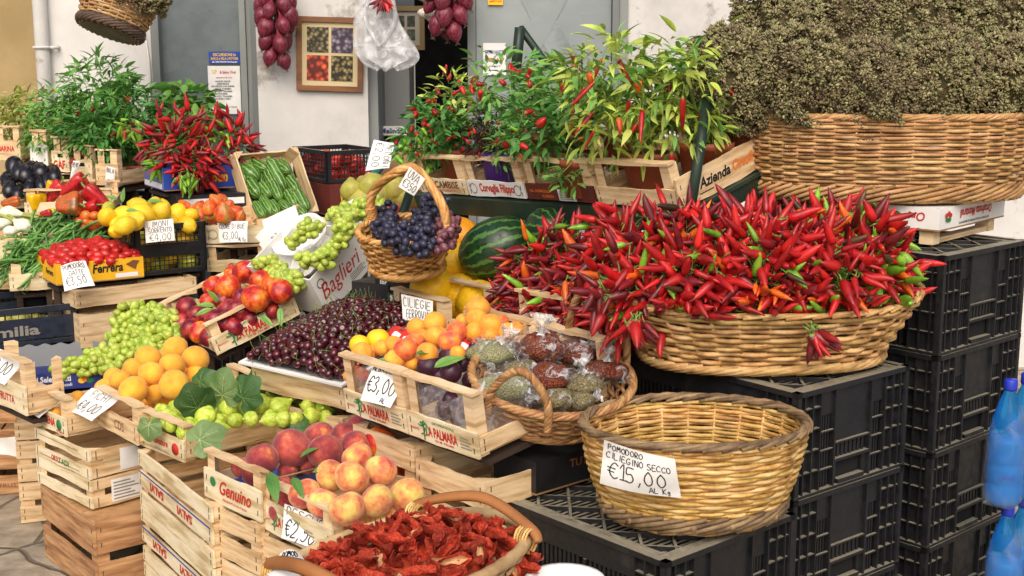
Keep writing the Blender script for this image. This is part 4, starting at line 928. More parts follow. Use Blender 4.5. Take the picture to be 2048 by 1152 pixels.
def leaf_door(x0, x1, y, m, br=True):
    d = wallp('door', x0+.002, x1-.002, y, y+.04, m)
    w = x1-x0
    for s in ((1, -1) if br else ()):                                      # raised diagonal boards
        a = Vector((x0+.03 if s > 0 else x1-.03, 0, 1.05)); b = Vector((x1-.03 if s > 0 else x0+.03, 0, 2.05)); dd = (b-a).normalized(); n = Vector((-dd.z, 0, dd.x))*.05
        yy = y-.003-(.001 if s > 0 else 0)
        MB().add([(p.x, yy, p.z) for p in (a-n, b-n, b+n, a+n)]+[(p.x, y-.0005, p.z) for p in (a-n, b-n, b+n, a+n)], [(0, 1, 2, 3), (7, 6, 5, 4), (0, 4, 5, 1), (1, 5, 6, 2), (2, 6, 7, 3), (3, 7, 4, 0)]).build('brace_board', M[m], d)
    return d
leaf_door(X[1], X[2], .03, 'gloss', False); leaf_door(X[7], X[8], .0, 'gloss2')
for a, b, y in ((X[1]-.012, X[1]+.022, -.02), (X[2]-.006, X[2]+.02, -.025), (X[2]+.021, X[2]+.042, -.01), (X[2]+.043, X[3]-.001, -.035), (X[4]+.001, X[5], -.02), (X[6], X[7], -.03), (X[8]+.001, X[8]+.03, -.03), (X[8]+.032, X[9], -.015)):
    wallp('door_frame', a, b, y, .29, 'frame')
# room behind the open doorway, its darkness painted into the wall colour
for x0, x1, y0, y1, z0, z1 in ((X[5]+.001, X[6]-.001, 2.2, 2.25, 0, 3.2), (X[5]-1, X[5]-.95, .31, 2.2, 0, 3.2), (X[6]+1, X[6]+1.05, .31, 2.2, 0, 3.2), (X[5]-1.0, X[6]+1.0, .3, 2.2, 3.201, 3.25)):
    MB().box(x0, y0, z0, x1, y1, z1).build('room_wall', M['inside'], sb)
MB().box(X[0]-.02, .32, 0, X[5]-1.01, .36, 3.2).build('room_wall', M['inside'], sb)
o = MB().lathe([(.03, 0), (.03, 3.4)], 16, 0, Matrix.Translation((X[0]+.03, -.035, 0))).build('drain_pipe', M['plaster'], sb)
mb = MB(); mb.tube([(X[0]+.03+.036*math.cos(a), -.035+.036*math.sin(a), at(100, 95, YW).z) for a in [2*PI*k/16 for k in range(16)]], .006, 6, closed=True); mb.tube([(X[0]+.066, -.04, at(100, 95, YW).z), (X[0]+.09, -.04, at(100, 95, YW).z), (X[0]+.09, .0, at(100, 95, YW).z)], .008, 6); mb.build('pipe_clip', M['plaster'], o)
mb = MB(); mb.tube([(at(290, 60, YW).x, -.008, at(290, 60, YW).z), (at(300, 130, YW).x, -.008, at(300, 130, YW).z), (at(306, 230, YW).x, -.008, at(306, 230, YW).z)], .004, 5); mb.build('wall_cable', M['plaster'], sb)
p = at(806, 180, 6.1); cb = thing('grey_cabinet', 'plain grey cabinet panel just inside the dark doorway', 'cabinet', fr(at(756, 200, 6.1).x+.01, 6.1, 0)); MB().box(0, 0, 0, at(815, 180, 6.1).x-at(756, 180, 6.1).x, .3, at(800, 103, 6.1).z).build('panel', M['greyb'], cb)
nb = MB().box(-8, 0, 0, 0, .3, 4.5).build('neighbour_wall', M['beige'], None, fr(at(88, 150, 7.6).x, 7.6, 0)); tag(nb, 'plain beige wall of the next building at far left', 'building')
# ---------------------------------------------------------------- things hung on the front
def framed(label, x0, y0, x1, y1, Y, cells, fm, roll=0, mat_m='paper'):
    a, b = at(x0, y0, Y), at(x1, y1, Y); w, h = b.x-a.x, a.z-b.z; t = thing('picture_frame', label, 'picture', Matrix.Translation(((a.x+b.x)/2, Y, (a.z+b.z)/2)) @ Matrix.Rotation(roll, 4, 'Y')); f = .022
    mb = MB()
    for q in ((-w/2, -h/2, w/2, -h/2+f), (-w/2, h/2-f, w/2, h/2), (-w/2, -h/2+f, -w/2+f, h/2-f), (w/2-f, -h/2+f, w/2, h/2-f)): mb.box(q[0], -.02, q[1], q[2], .0, q[3])
    mb.build('frame', fm, t); MB().box(-w/2+f, -.008, -h/2+f, w/2-f, -.001, h/2-f).build('mount', M[mat_m], t); g = .012; iw, ih = (w-2*f-.055)/2, (h-2*f-.055)/2
    for k, m in enumerate(cells):
        cx = (-1 if k % 2 == 0 else 1)*(iw/2+g/2); cz = (1 if k < 2 else -1)*(ih/2+g/2); MB().box(cx-iw/2, -.010, cz-ih/2, cx+iw/2, -.0085, cz+ih/2).build('photo', m, t)
    return t
def cellmat(name, cols, sc):
    m = bpy.data.materials.new(name); m.use_nodes = True; nt = m.node_tree; N = nt.nodes; L = nt.links; b = N['Principled BSDF']; b.inputs['Roughness'].default_value = .35
    tc = N.new('ShaderNodeTexCoord'); v = N.new('ShaderNodeTexVoronoi'); v.inputs['Scale'].default_value = sc; L.new(tc.outputs['Object'], v.inputs[0])
    cr = N.new('ShaderNodeValToRGB'); e = cr.color_ramp.elements; e[0].position = .05; e[0].color = S(cols[0]); e[1].position = .62; e[1].color = S(cols[2]); q = e.new(.35); q.color = S(cols[1]); L.new(v.outputs[0], cr.inputs[0])
    hs = N.new('ShaderNodeHueSaturation'); sx = N.new('ShaderNodeSeparateXYZ'); L.new(v.outputs['Color'], sx.inputs[0]); mr = N.new('ShaderNodeMapRange'); mr.inputs[3].default_value = .55; mr.inputs[4].default_value = 1.2; L.new(sx.outputs[0], mr.inputs[0]); L.new(mr.outputs[0], hs.inputs['Value']); L.new(cr.outputs[0], hs.inputs['Color']); L.new(hs.outputs[0], b.inputs['Base Color']); return m
wf = mat('brown_picture_frame', [S('6a4426'), S('8a5c36')], scale=6, rough=.4, stretch=(1, 1, 5)); M['mount'] = flat('cream_mount', 'c8b890', .7)
framed('wooden framed picture of four fruit photos on the white pier', 592, 34, 728, 182, YW-.065, [cellmat('p1', ('b5ae8a', '80764e', '2c2618'), 55), cellmat('p2', ('a094a4', '7a6e80', '3a3040'), 55), cellmat('p3', ('e07a3a', 'c2482a', '5a1810'), 42), cellmat('p4', ('b0a470', '7d6f42', '241c12'), 60)], wf, .03, 'mount')
framed('dark framed picture hanging inside the doorway', 774, 12, 850, 100, 6.05, [cellmat('p5', ('4f5a40', '39402c', '1c2018'), 40)]*4, flat('gold_brown_frame', '6a552c', .4), 0, 'gry')
def hung(label, name, cat, px0, py0, pxs, keys, Y, r, n, seed, spread, group):
    rs = random.Random(seed); t0 = at(px0, py0, Y); t = thing(name, label, cat, Matrix.Translation(t0), group); mb = MB(); L = (t0-at(px0, pxs, Y)).length; mb.tube([(0, 0, .5), (0, 0, -.9*L)], .004, 5); mb.build('string', M['stemd'], t); C = []
    for i in range(n):
        best = None
        for _ in range(25):
            f = rs.random(); a = rs.uniform(0, 2*PI); q = spread*(.45+.55*math.sin(PI*min(1, f*.95+.1))); p = Vector((q*math.cos(a), q*.7*math.sin(a)-.01, -L*f+.05)); m = min([(p-x).length for x in C] or [1])
            if best is None or m > best[0]: best = (m, p)
        C.append(best[1]); p = best[1]; d = (Vector((-p.x*.9, -p.y*.5, .10))).normalized(); inst(keys if isinstance(keys, str) else 'onion', rs.choice(T[keys if isinstance(keys, str) else 'onion']), trs(p, zto(d) @ Matrix.Rotation(rs.uniform(0, 6), 4, 'Z'), r*rs.uniform(.85, 1.15)), parent=t)
    return t
hung('string of red onions hanging beside the framed fruit picture', 'onion_string', 'onions', 551, -15, 148, 'onion', YW-.16, .036, 26, 1, .065, 'hanging strings of red onions')
hung('string of red onions hanging in front of the dark doorway', 'onion_string', 'onions', 893, -30, 92, 'onion', YW-.16, .040, 16, 2, .072, 'hanging strings of red onions')
hung('string of pale garlic hanging inside the dark doorway', 'garlic_string', 'garlic', 862, -10, 85, 'garlic', YW+.06, .03, 9, 3, .035, None)
# white carrier bag of dried chillies
def carrier():
    p0 = at(762, -4, YW-.2); t = thing('carrier_bag', 'white carrier bag hanging from the shop front by its handles', 'bag', Matrix.Translation(p0)); V = []; rows = [(.0, .05, 0), (.08, .09, -.02), (.16, .115, -.005), (.22, .13, .02), (.265, .11, .03), (.285, .05, .02)]; k = 28; mb = MB()
    k_ = 1.0; G = []
    for q, (z, w, dx) in enumerate(bez(rows, 4)):
        G.append([Vector((dx+w*math.cos(2*PI*j/k)*(1+.05*math.sin(5*j+z*30)), .035*math.sin(2*PI*j/k)*(.4+z*3)+.008*math.sin(7*j*2*PI/k+z*12), -z-.02*math.sin(3*2*PI*j/k)*z*3)) for j in range(k)]+[])
        G[-1].append(G[-1][0])
    mb.grid(G); mb.build('bag_body', M['bagw'], t)
    for s in (-1, 1):
        MB().tube(bez([(s*.03, -.01, .1), (s*.045, -.02, .02), (s*.06, -.03, -.09), (s*.02, -.045, -.17), (s*.0, -.04, -.2)], 5), .012, 7, flat=.3).build('handle', M['bagw'], t)
carrier()
chilli_bunch('dried red chillies hanging in the mouth of the white carrier bag', at(765, -8, YW-.26), (0, -.2, -1), 16, .062, .014, (('chd', .8), ('chr', .2)), None, 51, .55)
# posters
def poster(label, x0, y0, x1, y1, Y, bm, lines, name='poster'):
    a, b = at(x0, y0, Y), at(x1, y1, Y); w, h = b.x-a.x, a.z-b.z; t = thing(name, label, 'poster', fr(a.x, Y, b.z)); s = MB().box(0, 0, 0, w, .0015, h).build('sheet', M[bm], t)
    for (st, u, v, hh, ww, m) in lines: text(s, st, fx(w*u, h*v), h*hh, m, w=w*ww, bold=.02)
    return t
PY = YW+.022
poster('blue excursion notice with yellow lettering on grey door', 417, 103, 481, 127, PY, 'blu', [('ESCURSIONI in', .5, .72, .34, .72, 'yel'), ('BARCA a VELA e MOTORE', .5, .4, .3, .86, 'yel'), ('tel. 338 7753423 Ferdinando', .5, .13, .2, .8, 'white')])
poster('white price list sheet below the blue notice', 415, 132, 483, 228, PY, 'paper', [('GP', .2, .88, .1, .16, 'yel'), ('& Salvo Vivai', .62, .87, .085, .5, 'red'), ('calendario per il sud', .5, .76, .04, .5, 'red')]+[(s, .44, .68-.052*i, .05, ww, 'blk') for i, (s, ww) in enumerate((('- NOLEGGIO BARCHE', .5), ('- ASSISTENZA', .42), ('- ESCURSIONI CON SKIPPER', .75), ('- PESCA TURISMO', .55), ('- SERVIZIO TAXI MARE', .6), ('TRANSFER', .3), ('SERVIZIO TRANSFER', .6), ('VIA MARE E TERRA', .5)))]+[('si effettuano servizi su richiesta', .5, .15, .05, .75, 'gry')])
poster('white shuttle service notice taped to the pale grey door', 966, 86, 1012, 150, YW-.012, 'paper', [('SERVIZIO NAVETTA', .5, .72, .14, .86, 'blu'), ('388.1677', .5, .48, .14, .86, 'red'), ('orari', .5, .28, .1, .5, 'gry')])
poster('yellow sticker at the top of the pale grey door', 976, -8, 1006, 10, YW-.012, 'yel', [('AFFITTASI', .5, .4, .3, .8, 'red')], 'sticker')
# hanging basket of oregano, upper left
hb, HP = basket('dark bottomed wicker basket tipped over under the shop front', frp(218, 66, 5.15, .2, -.25, .32), (.165, .15), (.115, .11), .24, 19, 26, 'wick_big', .0052, .005, 'rope', None, .01, base_m='wick_grey', base_h=.04, bands=[(0, .13, 1)])
MB().tube([(0, 0, .24), (0, .02, .5), (-.02, .05, 1.0)], .003, 5).build('hanging_wire', M['stemd'], hb)
oregano('dried herb bunch in the tipped hanging basket', at(262, 20, 5.15), at(300, -60, 5.1), .12, 150, 'oreg', 77, None)
# ================================================================ right side: black crates and big baskets
def stackyaw(x, y, yaw): return lambda z: fr(x, y, z, yaw)
HC = .2385
names = [('tall stack', 1.0, 2.97, .73, 4, (.95,)), ('middle stack', .6, 2.64, .68, 3, ()), ('low stack', .29, 2.31, .72, 2, ())]
where = ['bottom', 'second', 'third', 'fourth']
for nm, x, y, yaw, n, _ in names:
    for i in range(n):
        top = i == n-1; w = 'topmost' if top else 'bottom' if i == 0 else 'second from the bottom' if i == 1 else 'third from the bottom'
        lab = {'tall stack': 'dusty black ribbed crate, %s in the tall stack beside the water bottles', 'middle stack': 'dusty black ribbed crate, %s in the stack under the chilli basket', 'low stack': 'dusty black ribbed crate, %s in the low stack under the yellow cane basket'}[nm] % w
        folding_crate(lab, fr(x, y, i*(HC+.0005), yaw), lattice=top)
ZF, ZS, ZT = 2*HC, 3*HC+.001, 4*HC+.0015
# big basket of dried oregano on an upturned white box
k = 1.178; Fw = frs(.55, 2.933, 1.048, -.741, 0, 0, k); Fw.translation.z = ZT+.037
wb, body = carton('white printed fruit box standing upside down on the tall crate stack', Fw, .517, .39, .052, 'cartw', 'carton', closed=True)
for cx, cy in ((.02, .012), (.517-.055, .012), (.517-.055, .39-.05), (.02, .39-.05)): MB().box(cx, cy, -.0355, cx+.036, cy+.036, -.0005).build('corner_post', M['wood'], wb)
for cx in (.021, .463): MB().box(cx, .049, -.035, cx+.03, .339, -.027).build('skid', M['wood'], wb)
MB().box(.517-.052, .0492, -.0265, .517-.022, .338, -.022).build('skid', M['wood'], wb)
def cherry_print(par, X, s):
    mb = MB()
    for cx, cz, r, m in ((-.5, .15, .32, 0), (.05, .3, .34, 0), (.5, .1, .3, 0), (-.35, -.3, .3, 1), (.3, -.3, .34, 1), (0, -.38, .25, 1)):
        mb.add([(s*(cx+r*math.cos(a)), -.0012-.0003*(1-m), s*(cz+r*.8*math.sin(a))) for a in [2*PI*q/12 for q in range(12)]], [tuple(range(12))], m, False, X)
    mb.build('fruit_print', [M['red'], M['green']], par)
for cx in (.09, .34): cherry_print(body, fx(cx, .033, -.0012), .028)
for cx, s in ((.2, 'Ortofrutta Montaruli srl'), (.46, 'Ort')): text(body, s, fx(cx, .034, -.0012, PI), .03, 'red', .2, .02, w=.13 if len(s) > 5 else .045)
mb = MB(); mb.add([(.40+.02*math.cos(a), -.0012, .03+.014*math.sin(a)) for a in [2*PI*q/12 for q in range(12)]], [tuple(range(12))]); mb.build('fruit_print', M['green'], body)
mb = MB(); mb.add([(.402+.012*math.cos(a), -.0015, .03+.009*math.sin(a)) for a in [2*PI*q/12 for q in range(12)]], [tuple(range(12))]); mb.build('fruit_print', M['red'], body)
SX = Matrix.Translation((.517, 0, 0)) @ Matrix.Rotation(PI/2, 4, 'Z')
text(body, 'Ortofrutta Montaruli', SX @ fx(.21, .034, -.0012, PI), .03, 'red', .2, .02, w=.19); cherry_print(body, SX @ fx(.045, .033, -.0012), .024); text(body, 'ORTOFRUTTICOLI INTERNI E IMPORTATI', SX @ fx(.2, .012, -.0012, PI), .008, 'blk', 0, .02, w=.18)
cB = at(1752, 330, 3.42); zB = ZT+.0935
FB = fr(cB.x, 3.36, zB+.006, .02)
big, BP = basket('huge oval wicker basket filled with dried oregano', FB, (.362, .235), (.334, .205), .207, 25, 42, 'wick_big', .0046, .0048, 'rope', None, .011, sq=.8, base_h=.05, bulge=.012)
for i, (px, py, Y, rx, n, lab, m) in enumerate(((1452, 148, 3.30, .125, 420, 'dried oregano bunch spilling over the left end of the huge basket', 'oreg'), (1600, 150, 3.22, .117, 420, 'dried oregano bunch at the front, second from the left end', 'oreg'), (1740, 170, 3.2, .12, 430, 'brownish oregano bunch at the front middle of the huge basket', 'oregb'), (1880, 150, 3.22, .12, 430, 'greenish oregano bunch at the front, right of the brownish one', 'oreg'), (2030, 160, 3.28, .12, 380, 'oregano bunch at the right end of the huge basket', 'oreg'),
        (1560, 70, 3.42, .12, 380, 'oregano bunch standing behind at the upper left of the huge basket', 'oreg'), (1690, 55, 3.45, .12, 380, 'oregano bunch standing behind the brownish front one', 'oregb'), (1830, 50, 3.45, .125, 380, 'oregano bunch standing highest at the back of the basket', 'oreg'), (1980, 60, 3.45, .12, 380, 'oregano bunch standing behind at the upper right of the basket', 'oreg'))):
    c = at(px, py-6, Y); b = FB @ Vector((0, .03, .13)); b.x = b.x+(c.x-b.x)*.55; b.y = b.y+(c.y-b.y)*.3; d = (c-b); oregano(lab, b, b+d*1.42 if i else b+d*1.36, rx, n, m, i, hang=.05 if i else .02, zcut=zB+.207-(.012 if i else .04))
# chilli basket on the middle stack
FC = fr(at(1522, 690, 2.93).x, 2.93, ZS+.006, .10)
cbk, CP = basket('wide low wicker basket heaped with red chillies', FC, (.358, .21), (.262, .15), .135, 12, 36, 'wick_chili', .0056, .007, 'braid', None, .011, sq=.86, base_h=.022, lift=lambda a: .03*math.cos(a)**4)
nC = 0
for px, py, Y, d, n, mix, lab, pt in ((1262, 585, 2.80, (-.35, -1, .25), 100, MIXR, 'red chilli bunch drooping over the left end of the wide basket', ()),
     (1385, 575, 2.74, (-.05, -1, .2), 100, MIXR, 'red chilli bunch at the basket front, second from left', ()),
     (1525, 560, 2.73, (0, -1, .2), 100, MIXR, 'chilli bunch at the middle front with a cluster of orange ones', ((.3, .1, .45, 'cho'),)),
     (1660, 560, 2.76, (.1, -1, .25), 100, MIXR, 'red chilli bunch at the front right of the wide basket', ()),
     (1738, 545, 2.84, (.45, -1, .3), 100, MIXG, 'chilli bunch with many green ones at the right end', ((.5, 0, .5, 'chg'),)),
     (1250, 507, 2.98, (-.45, -.75, .65), 100, MIXR, 'chilli bunch at the upper left, above the drooping one', ()),
     (1375, 497, 2.92, (-.1, -.8, .75), 100, MIXR, 'chilli bunch at the top with an orange patch', ((0, .3, .42, 'cho'),)),
     (1505, 502, 2.92, (0, -.8, .75), 100, MIXR, 'chilli bunch heaped at the top centre of the wide basket', ()),
     (1635, 502, 2.92, (.15, -.8, .7), 100, MIXR, 'chilli bunch at the top right with dark green fruit', ((-.2, .3, .5, 'chg'), (-.3, 0, .3, 'chb'))),
     (1708, 504, 2.98, (.4, -.75, .7), 100, MIXG, 'chilli bunch at the upper right end below the white box', ())):
    nC += 1; chilli_bunch(lab, at(px, py, Y+.05), d, n, .063, .072, mix, seed=nC, patches=pt, zmin=None if nC == 1 else ZS+.15)
chilli_bunch('chilli bunch in the middle of the heap, hidden by its neighbours', at(1450, 520, 2.95), (0, -1, .6), 100, .063, .072, MIXR, seed=41, zmin=ZS+.15); chilli_bunch('chilli bunch deep in the heap at the right', at(1600, 520, 2.95), (0, -1, .6), 100, .063, .072, MIXR, seed=42, zmin=ZS+.15)
for i, (px, py, Y, lab) in enumerate(((1320, 535, 2.86, 'between the left end and the front bunches'), (1450, 530, 2.80, 'between the two front middle ones'), (1595, 528, 2.80, 'right of the middle with many pods'), (1715, 520, 2.86, 'squeezed in at the right of the heap'))):
    chilli_bunch('red chilli bunch '+lab, at(px, py, Y+.06), (.1*(i-1.5), -1, .45), 100, .063, .072, MIXR, seed=80+i, zmin=ZS+.15)
# loose chillies hanging over the front rim
chilli_bunch('small sprig of dark chillies hanging over the basket front', at(1628, 648, 2.70), (.05, -.25, -1), 10, .06, .022, (('chd', .7), ('chr', .3)), seed=61, spread=.3)
chilli_bunch('small sprig of long chillies hanging at the left rim', at(1270, 628, 2.70), (.2, -.3, -1), 9, .06, .022, (('chd', .6), ('chr', .4)), seed=62, spread=.4)
chilli_bunch('sprig of chillies with green stalks lying on the left rim', at(1218, 588, 2.68), (-.8, -.4, -.3), 10, .055, .03, MIXD, seed=63, spread=.6)
# left heap of darker chillies, on a crate behind the apricots
FL = frp(1035, 660, 3.16, -.83, .12)
lc, _ = tray('wooden crate under the heap of darker chillies', FL, .34, .34, .1, group='wooden fruit crates', wood='wood'); under(FL, .34, .34)
for i, (px, py, Y, d, n, lab) in enumerate(((1098, 610, 3.16, (-.3, -1, .1), 95, 'dark chilli bunch lowest at the left, beside the apricots'), (1085, 545, 3.24, (-.5, -.9, .35), 95, 'dark chilli bunch leaning against the watermelon'), (1145, 600, 3.10, (-.1, -1, .15), 95, 'dark chilli bunch low in the middle of the left heap'), (1130, 520, 3.22, (-.3, -.8, .6), 95, 'dark chilli bunch topmost of the left heap, under the plant shelf'), (1195, 560, 3.04, (-.2, -.9, .5), 95, 'dark chilli bunch joining the left heap to the wide basket'), (1205, 625, 2.98, (-.2, -1, .1), 95, 'dark chilli bunch behind the twisted basket handle'), (1062, 600, 3.26, (-.8, -.6, .2), 95, 'dark chilli bunch at the far left, over the melon crate'))):
    chilli_bunch(lab, at(px, py, Y+.03), d, n, .058, .062, MIXD, seed=20+i, group='bunches of darker chillies')
# ---- yellow cane basket on the low stack
FY = fr(.372, 2.555, ZF+.012, .1)
yb, YP = basket('empty yellow cane basket with brown bark rim and price sign', FY, (.228, .182), (.172, .135), .185, 24, 24, 'wick_yel', .0046, .0034, 'braid', 'wick_rim', .013, base_m='wick_rim', base_h=.045, bulge=.01)
for a in (-1.35, -1.75, -2.45, -.75, -2.9): p = YP(a, .12, .004); o = Vector((math.cos(a), math.sin(a), 0)); MB().tube([p-o*.02, p+o*.014], .0062, 8).build('cut_stick', M['wick_rim'], yb)
sign('white handwritten sign POMODORO CILIEGINO SECCO on the yellow cane basket', ((1208, 880), (1350, 918), (1362, 998), (1200, 965)), (2.362, 2.345, 2.36, 2.385), [('POMODORO', .06, .05, .12, .5), ('CILIEGINO SECCO', .05, .23, .13, .88), ('€15,00', .08, .42, .34, .78), ('AL Kg', .62, .8, .14, .28)], .01)
# ---- basket of seasoning bags leaning on the plum crate
FS = fr(*at(1098, 792, 2.66), .05, .30, .06); FS.translation = at(1097, 826, 2.80)
sbk, SP = basket('round brown willow basket full of tied seasoning bags', FS, (.178, .165), (.122, .112), .095, 10, 26, 'wick_brn', .0048, .0055, 'rope', None, .0115, base_h=.02)
def rimp(a, dz=0, k=1.0): p = SP(a, 1); return (p.x*k, p.y*k, p.z+dz)
twisted(sbk, [rimp(-2.45, -.03, 1.04), rimp(-2.42, .03, 1.03), rimp(-2.2, .085, .98), rimp(-1.98, .092, .97), rimp(-1.72, .04, 1.03), rimp(-1.68, -.03, 1.05)], .0085, 'wick_brn', 5, 7, wrap=())
twisted(sbk, [rimp(.35, -.02, 1.03), rimp(.38, .06, 1.0), rimp(.62, .15, .95), rimp(.95, .17, .95), rimp(1.25, .11, .98), rimp(1.32, -.02, 1.03)], .0085, 'wick_brn', 5, 8)
for i, (px, py, rp, kind, td, lab, h) in enumerate(((985, 708, 46, 'herb', (.5, -.4, .9), 'tied bag of pale green herbs at the left edge of the bag basket', .09), (1003, 778, 50, 'herb', (.8, -.2, .2), 'bag of pale green herbs seen through the twisted front handle', .09), (1085, 695, 46, 'flake', (.05, -.2, 1), 'bag of red chilli flakes topmost in the bag basket', .13), (1150, 705, 42, 'flake', (.8, -.2, .6), 'bag of red chilli flakes behind the topmost one', .10), (1045, 742, 34, 'mixh', (.6, -.5, .2), 'small bag of mixed seasoning with a white twisted neck', .11), (1100, 752, 40, 'flake', (.2, -.6, -.7), 'bag of chilli flakes in the middle with a white label', .13), (1168, 765, 38, 'mixh', (-.2, -.3, 1), 'bag of brown seasoning with a tall crumpled knot', .11), (1212, 745, 36, 'flake', (.1, 0, 1), 'bag of chilli flakes at the right edge of the bag basket', .10), (1105, 798, 36, 'mixh', (-.7, -.4, .1), 'bag of grey green seasoning low at the front', .10), (1160, 800, 30, 'mixh', (.6, -.5, .3), 'small bag of seasoning low at the front right', .09), (1040, 695, 30, 'flake', (-.6, 0, .7), 'small bag of chilli flakes squeezed behind the herb bag', .08))):
    p = on(FS, px, py, h); seasoning_bag(lab, p, m_of(rp, p), kind, td, i, 1.15, rr(-.5, .5))
# ---- black carton behind the low stack
Fk = fr(.29, 2.31, ZF+.003, .72) @ Matrix.Translation((.06, .43, 0)); kb, kbody = carton('black carton with gold lettering under the plum crate', Fk, .3, .14, .07, 'cartblk', closed=True); text(kbody, 'TUTTI I GIORNI', fx(.2, .05), .026, 'brn', 0, .02, w=.2)
# ---- water bottles
M['bottle'] = None
def bottlemat():
    m = bpy.data.materials.new('blue_bottle_plastic'); m.use_nodes = True; N = m.node_tree.nodes; L = m.node_tree.links; b = N['Principled BSDF']; b.inputs['Base Color'].default_value = (.05, .42, .92, 1); b.inputs['Roughness'].default_value = .06; b.inputs['Transmission Weight'].default_value = .8; b.inputs['IOR'].default_value = 1.2
    tc = N.new('ShaderNodeTexCoord'); n = N.new('ShaderNodeTexNoise'); n.inputs['Scale'].default_value = 18; L.new(tc.outputs['Object'], n.inputs[0]); bp = N.new('ShaderNodeBump'); bp.inputs['Strength'].default_value = .25; L.new(n.outputs[0], bp.inputs['Height']); L.new(bp.outputs[0], b.inputs['Normal']); return m
M['bottle'] = bottlemat(); M['wrapf'] = film('clear_shrink_film', (.85, .92, 1, 1), a=.05, bump=.6, bscale=9, rough=.06); M['cap'] = flat('dark_blue_cap', '2338b8', .35); M['water'] = flat('blue_water', '58b4f0', .05); M['water'].node_tree.nodes['Principled BSDF'].inputs['Transmission Weight'].default_value = .45
bl_prof = [(0, 0), (.036, .0), (.0445, .012), (.0445, .05), (.042, .056), (.0445, .062), (.0445, .1), (.0425, .106), (.0445, .112), (.0445, .16), (.043, .18), (.036, .22), (.024, .262), (.0145, .285), (.0135, .3)]
mbb = MB(); mbb.lathe(bl_prof, 24); bot_me = mbb.mesh('bottle_body', M['bottle']); mbw = MB(); mbw.lathe([(r*.94, z*.97+.004) for r, z in bl_prof[:11]]+[(0, .178)], 24); wat_me = mbw.mesh('water', M['water'])
mbc = MB(); mbc.lathe([(.0155, .292), (.0165, .296), (.0165, .315), (.0145, .319), (0, .319)], 20, 0, None, lambda a, f: 1+.02*math.sin(20*a)); cap_me = mbc.mesh('cap', M['cap'])
b0 = at(2004, 1010, 2.88); zz = .305; BS = .93; PZ = .08
slatted('low wooden pallet under the packs of water bottles', fr(b0.x-.1, 2.75, 0, .1), .4, .3, PZ-.003, 1, 'woodb', name='pallet', cover=True); az = .73; dx, dy = Vector((math.cos(az), math.sin(az), 0)), Vector((math.sin(az), -math.cos(az), 0))
BL = [('left', 0, 0, 1), ('right', 1, 0, 1), ('left', .38, 0, 0), ('right', 1.38, 0, 0)]
for nm, i, j, lv in BL:
    p = Vector((b0.x, 2.88, 0))+dx*(.081*i)-dy*(.081*j)+Vector((0, 0, PZ+zz*lv+(.004 if lv else .001)))
    t = thing('water_bottle', 'blue plastic water bottle, %s in the %s shrink wrapped pack' % (nm, 'upper' if lv else 'lower'), 'bottle', Matrix.Translation(p) @ Matrix.Scale(BS, 4), 'blue water bottles in packs')
    put('bottle_body', bot_me, t); put('water', wat_me, t); put('cap', cap_me, t)
    if lv and not j: text(t, 'Gué' if i == 0 else 'Guéri', Matrix.Rotation(-.2, 4, 'Z') @ fx(.0, .08, -.0452), .022, 'blu', 0, .01)
for lv in (0, 1):
    t = thing('shrink_wrap', 'clear shrink film round the %s pack of blue water bottles' % ('upper' if lv else 'lower'), 'film', Matrix.Translation(Vector((b0.x, 2.88, PZ+zz*lv+.003))+dx*(.38*.081 if not lv else 0)) @ Matrix.Rotation(az, 4, 'Z') @ Matrix.Scale(BS, 4), 'shrink films round bottle packs')
    # local: +x along dx; rows go toward -dy
    ctrs = [(0, 0), (.091, 0), (.091, .091), (0, .091)]; mb = MB(); k = 40; G = []
    for z, q in ((.004, 1.0), (.06, 1.03), (.15, 1.02), (.2, .9), (.26, .62)):
        row = []
        for a in [2*PI*u/k for u in range(k+1)]:
            c, s = sup(a, .55); row.append(Vector((.0455+c*.0945*q*(1+.012*math.sin(a*7+z*40)), s*.0485*q*(1+.012*math.sin(a*9+z*30)), z)))
        G.append(row)
    mb.grid(G); mb.build('film_sleeve', M['wrapf'], t)
# ================================================================ centre: plant shelf, melons, fruit crates
ks = 1.06; FSH = frs(-.261, 3.753, 1.014, -.892, .302, -.052, ks); WSH = 1.11
M['grn'] = mat('dark_green_painted_metal', [S('16281f'), S('24382c')], scale=5, rough=.45, bump=.1, bscale=20)
sh = thing('plant_shelf', 'dark green metal shelf carrying the crates of chilli plants', 'shelf', FSH)
MB().box(-.03, -.012, -.055, WSH+.02, -.002, -.002).build('front_rail', M['grn'], sh); MB().box(-.03, -.002, -.012, WSH+.02, .42, -.003).build('shelf_plate', M['grn'], sh)
MB().box(WSH+.001, -.001, -.055, WSH+.012, .42, -.013).build('side_rail', M['grn'], sh)
Mi = FSH.inverted()
def leg(a, b, w=.02):
    a, b = Mi @ Vector(a), Mi @ Vector(b); MB().tube([a, b], w, 4).build('leg', M['grn'], sh)
pL = FSH @ Vector((0, .0, -.05)); pR = FSH @ Vector((WSH, .0, -.05)); pB = FSH @ Vector((0, .4, -.02)); pC = FSH @ Vector((WSH, .4, -.02))
leg(at(848, 300, pL.y+.35), at(735, 640, pL.y+.0)); leg(at(1418, 185, pR.y+.05), at(1372, 470, pR.y-.02), .018); leg(pB, (pB.x, pB.y, 0)); leg((pR.x+.1, pR.y+.25, pR.z), (pR.x+.1, pR.y+.25, 0)); leg((pL.x, pL.y, pL.z), (pL.x, pL.y, 0))
leg(at(1040, 55, 4.0), at(1030, 160, 4.0), .016); leg(at(1040, 55, 4.0), (pB.x+.3, pB.y, pB.z), .012)
CW = [(.0, .245), (.25, .27), (.525, .285), (.815, .29)]
tr = []
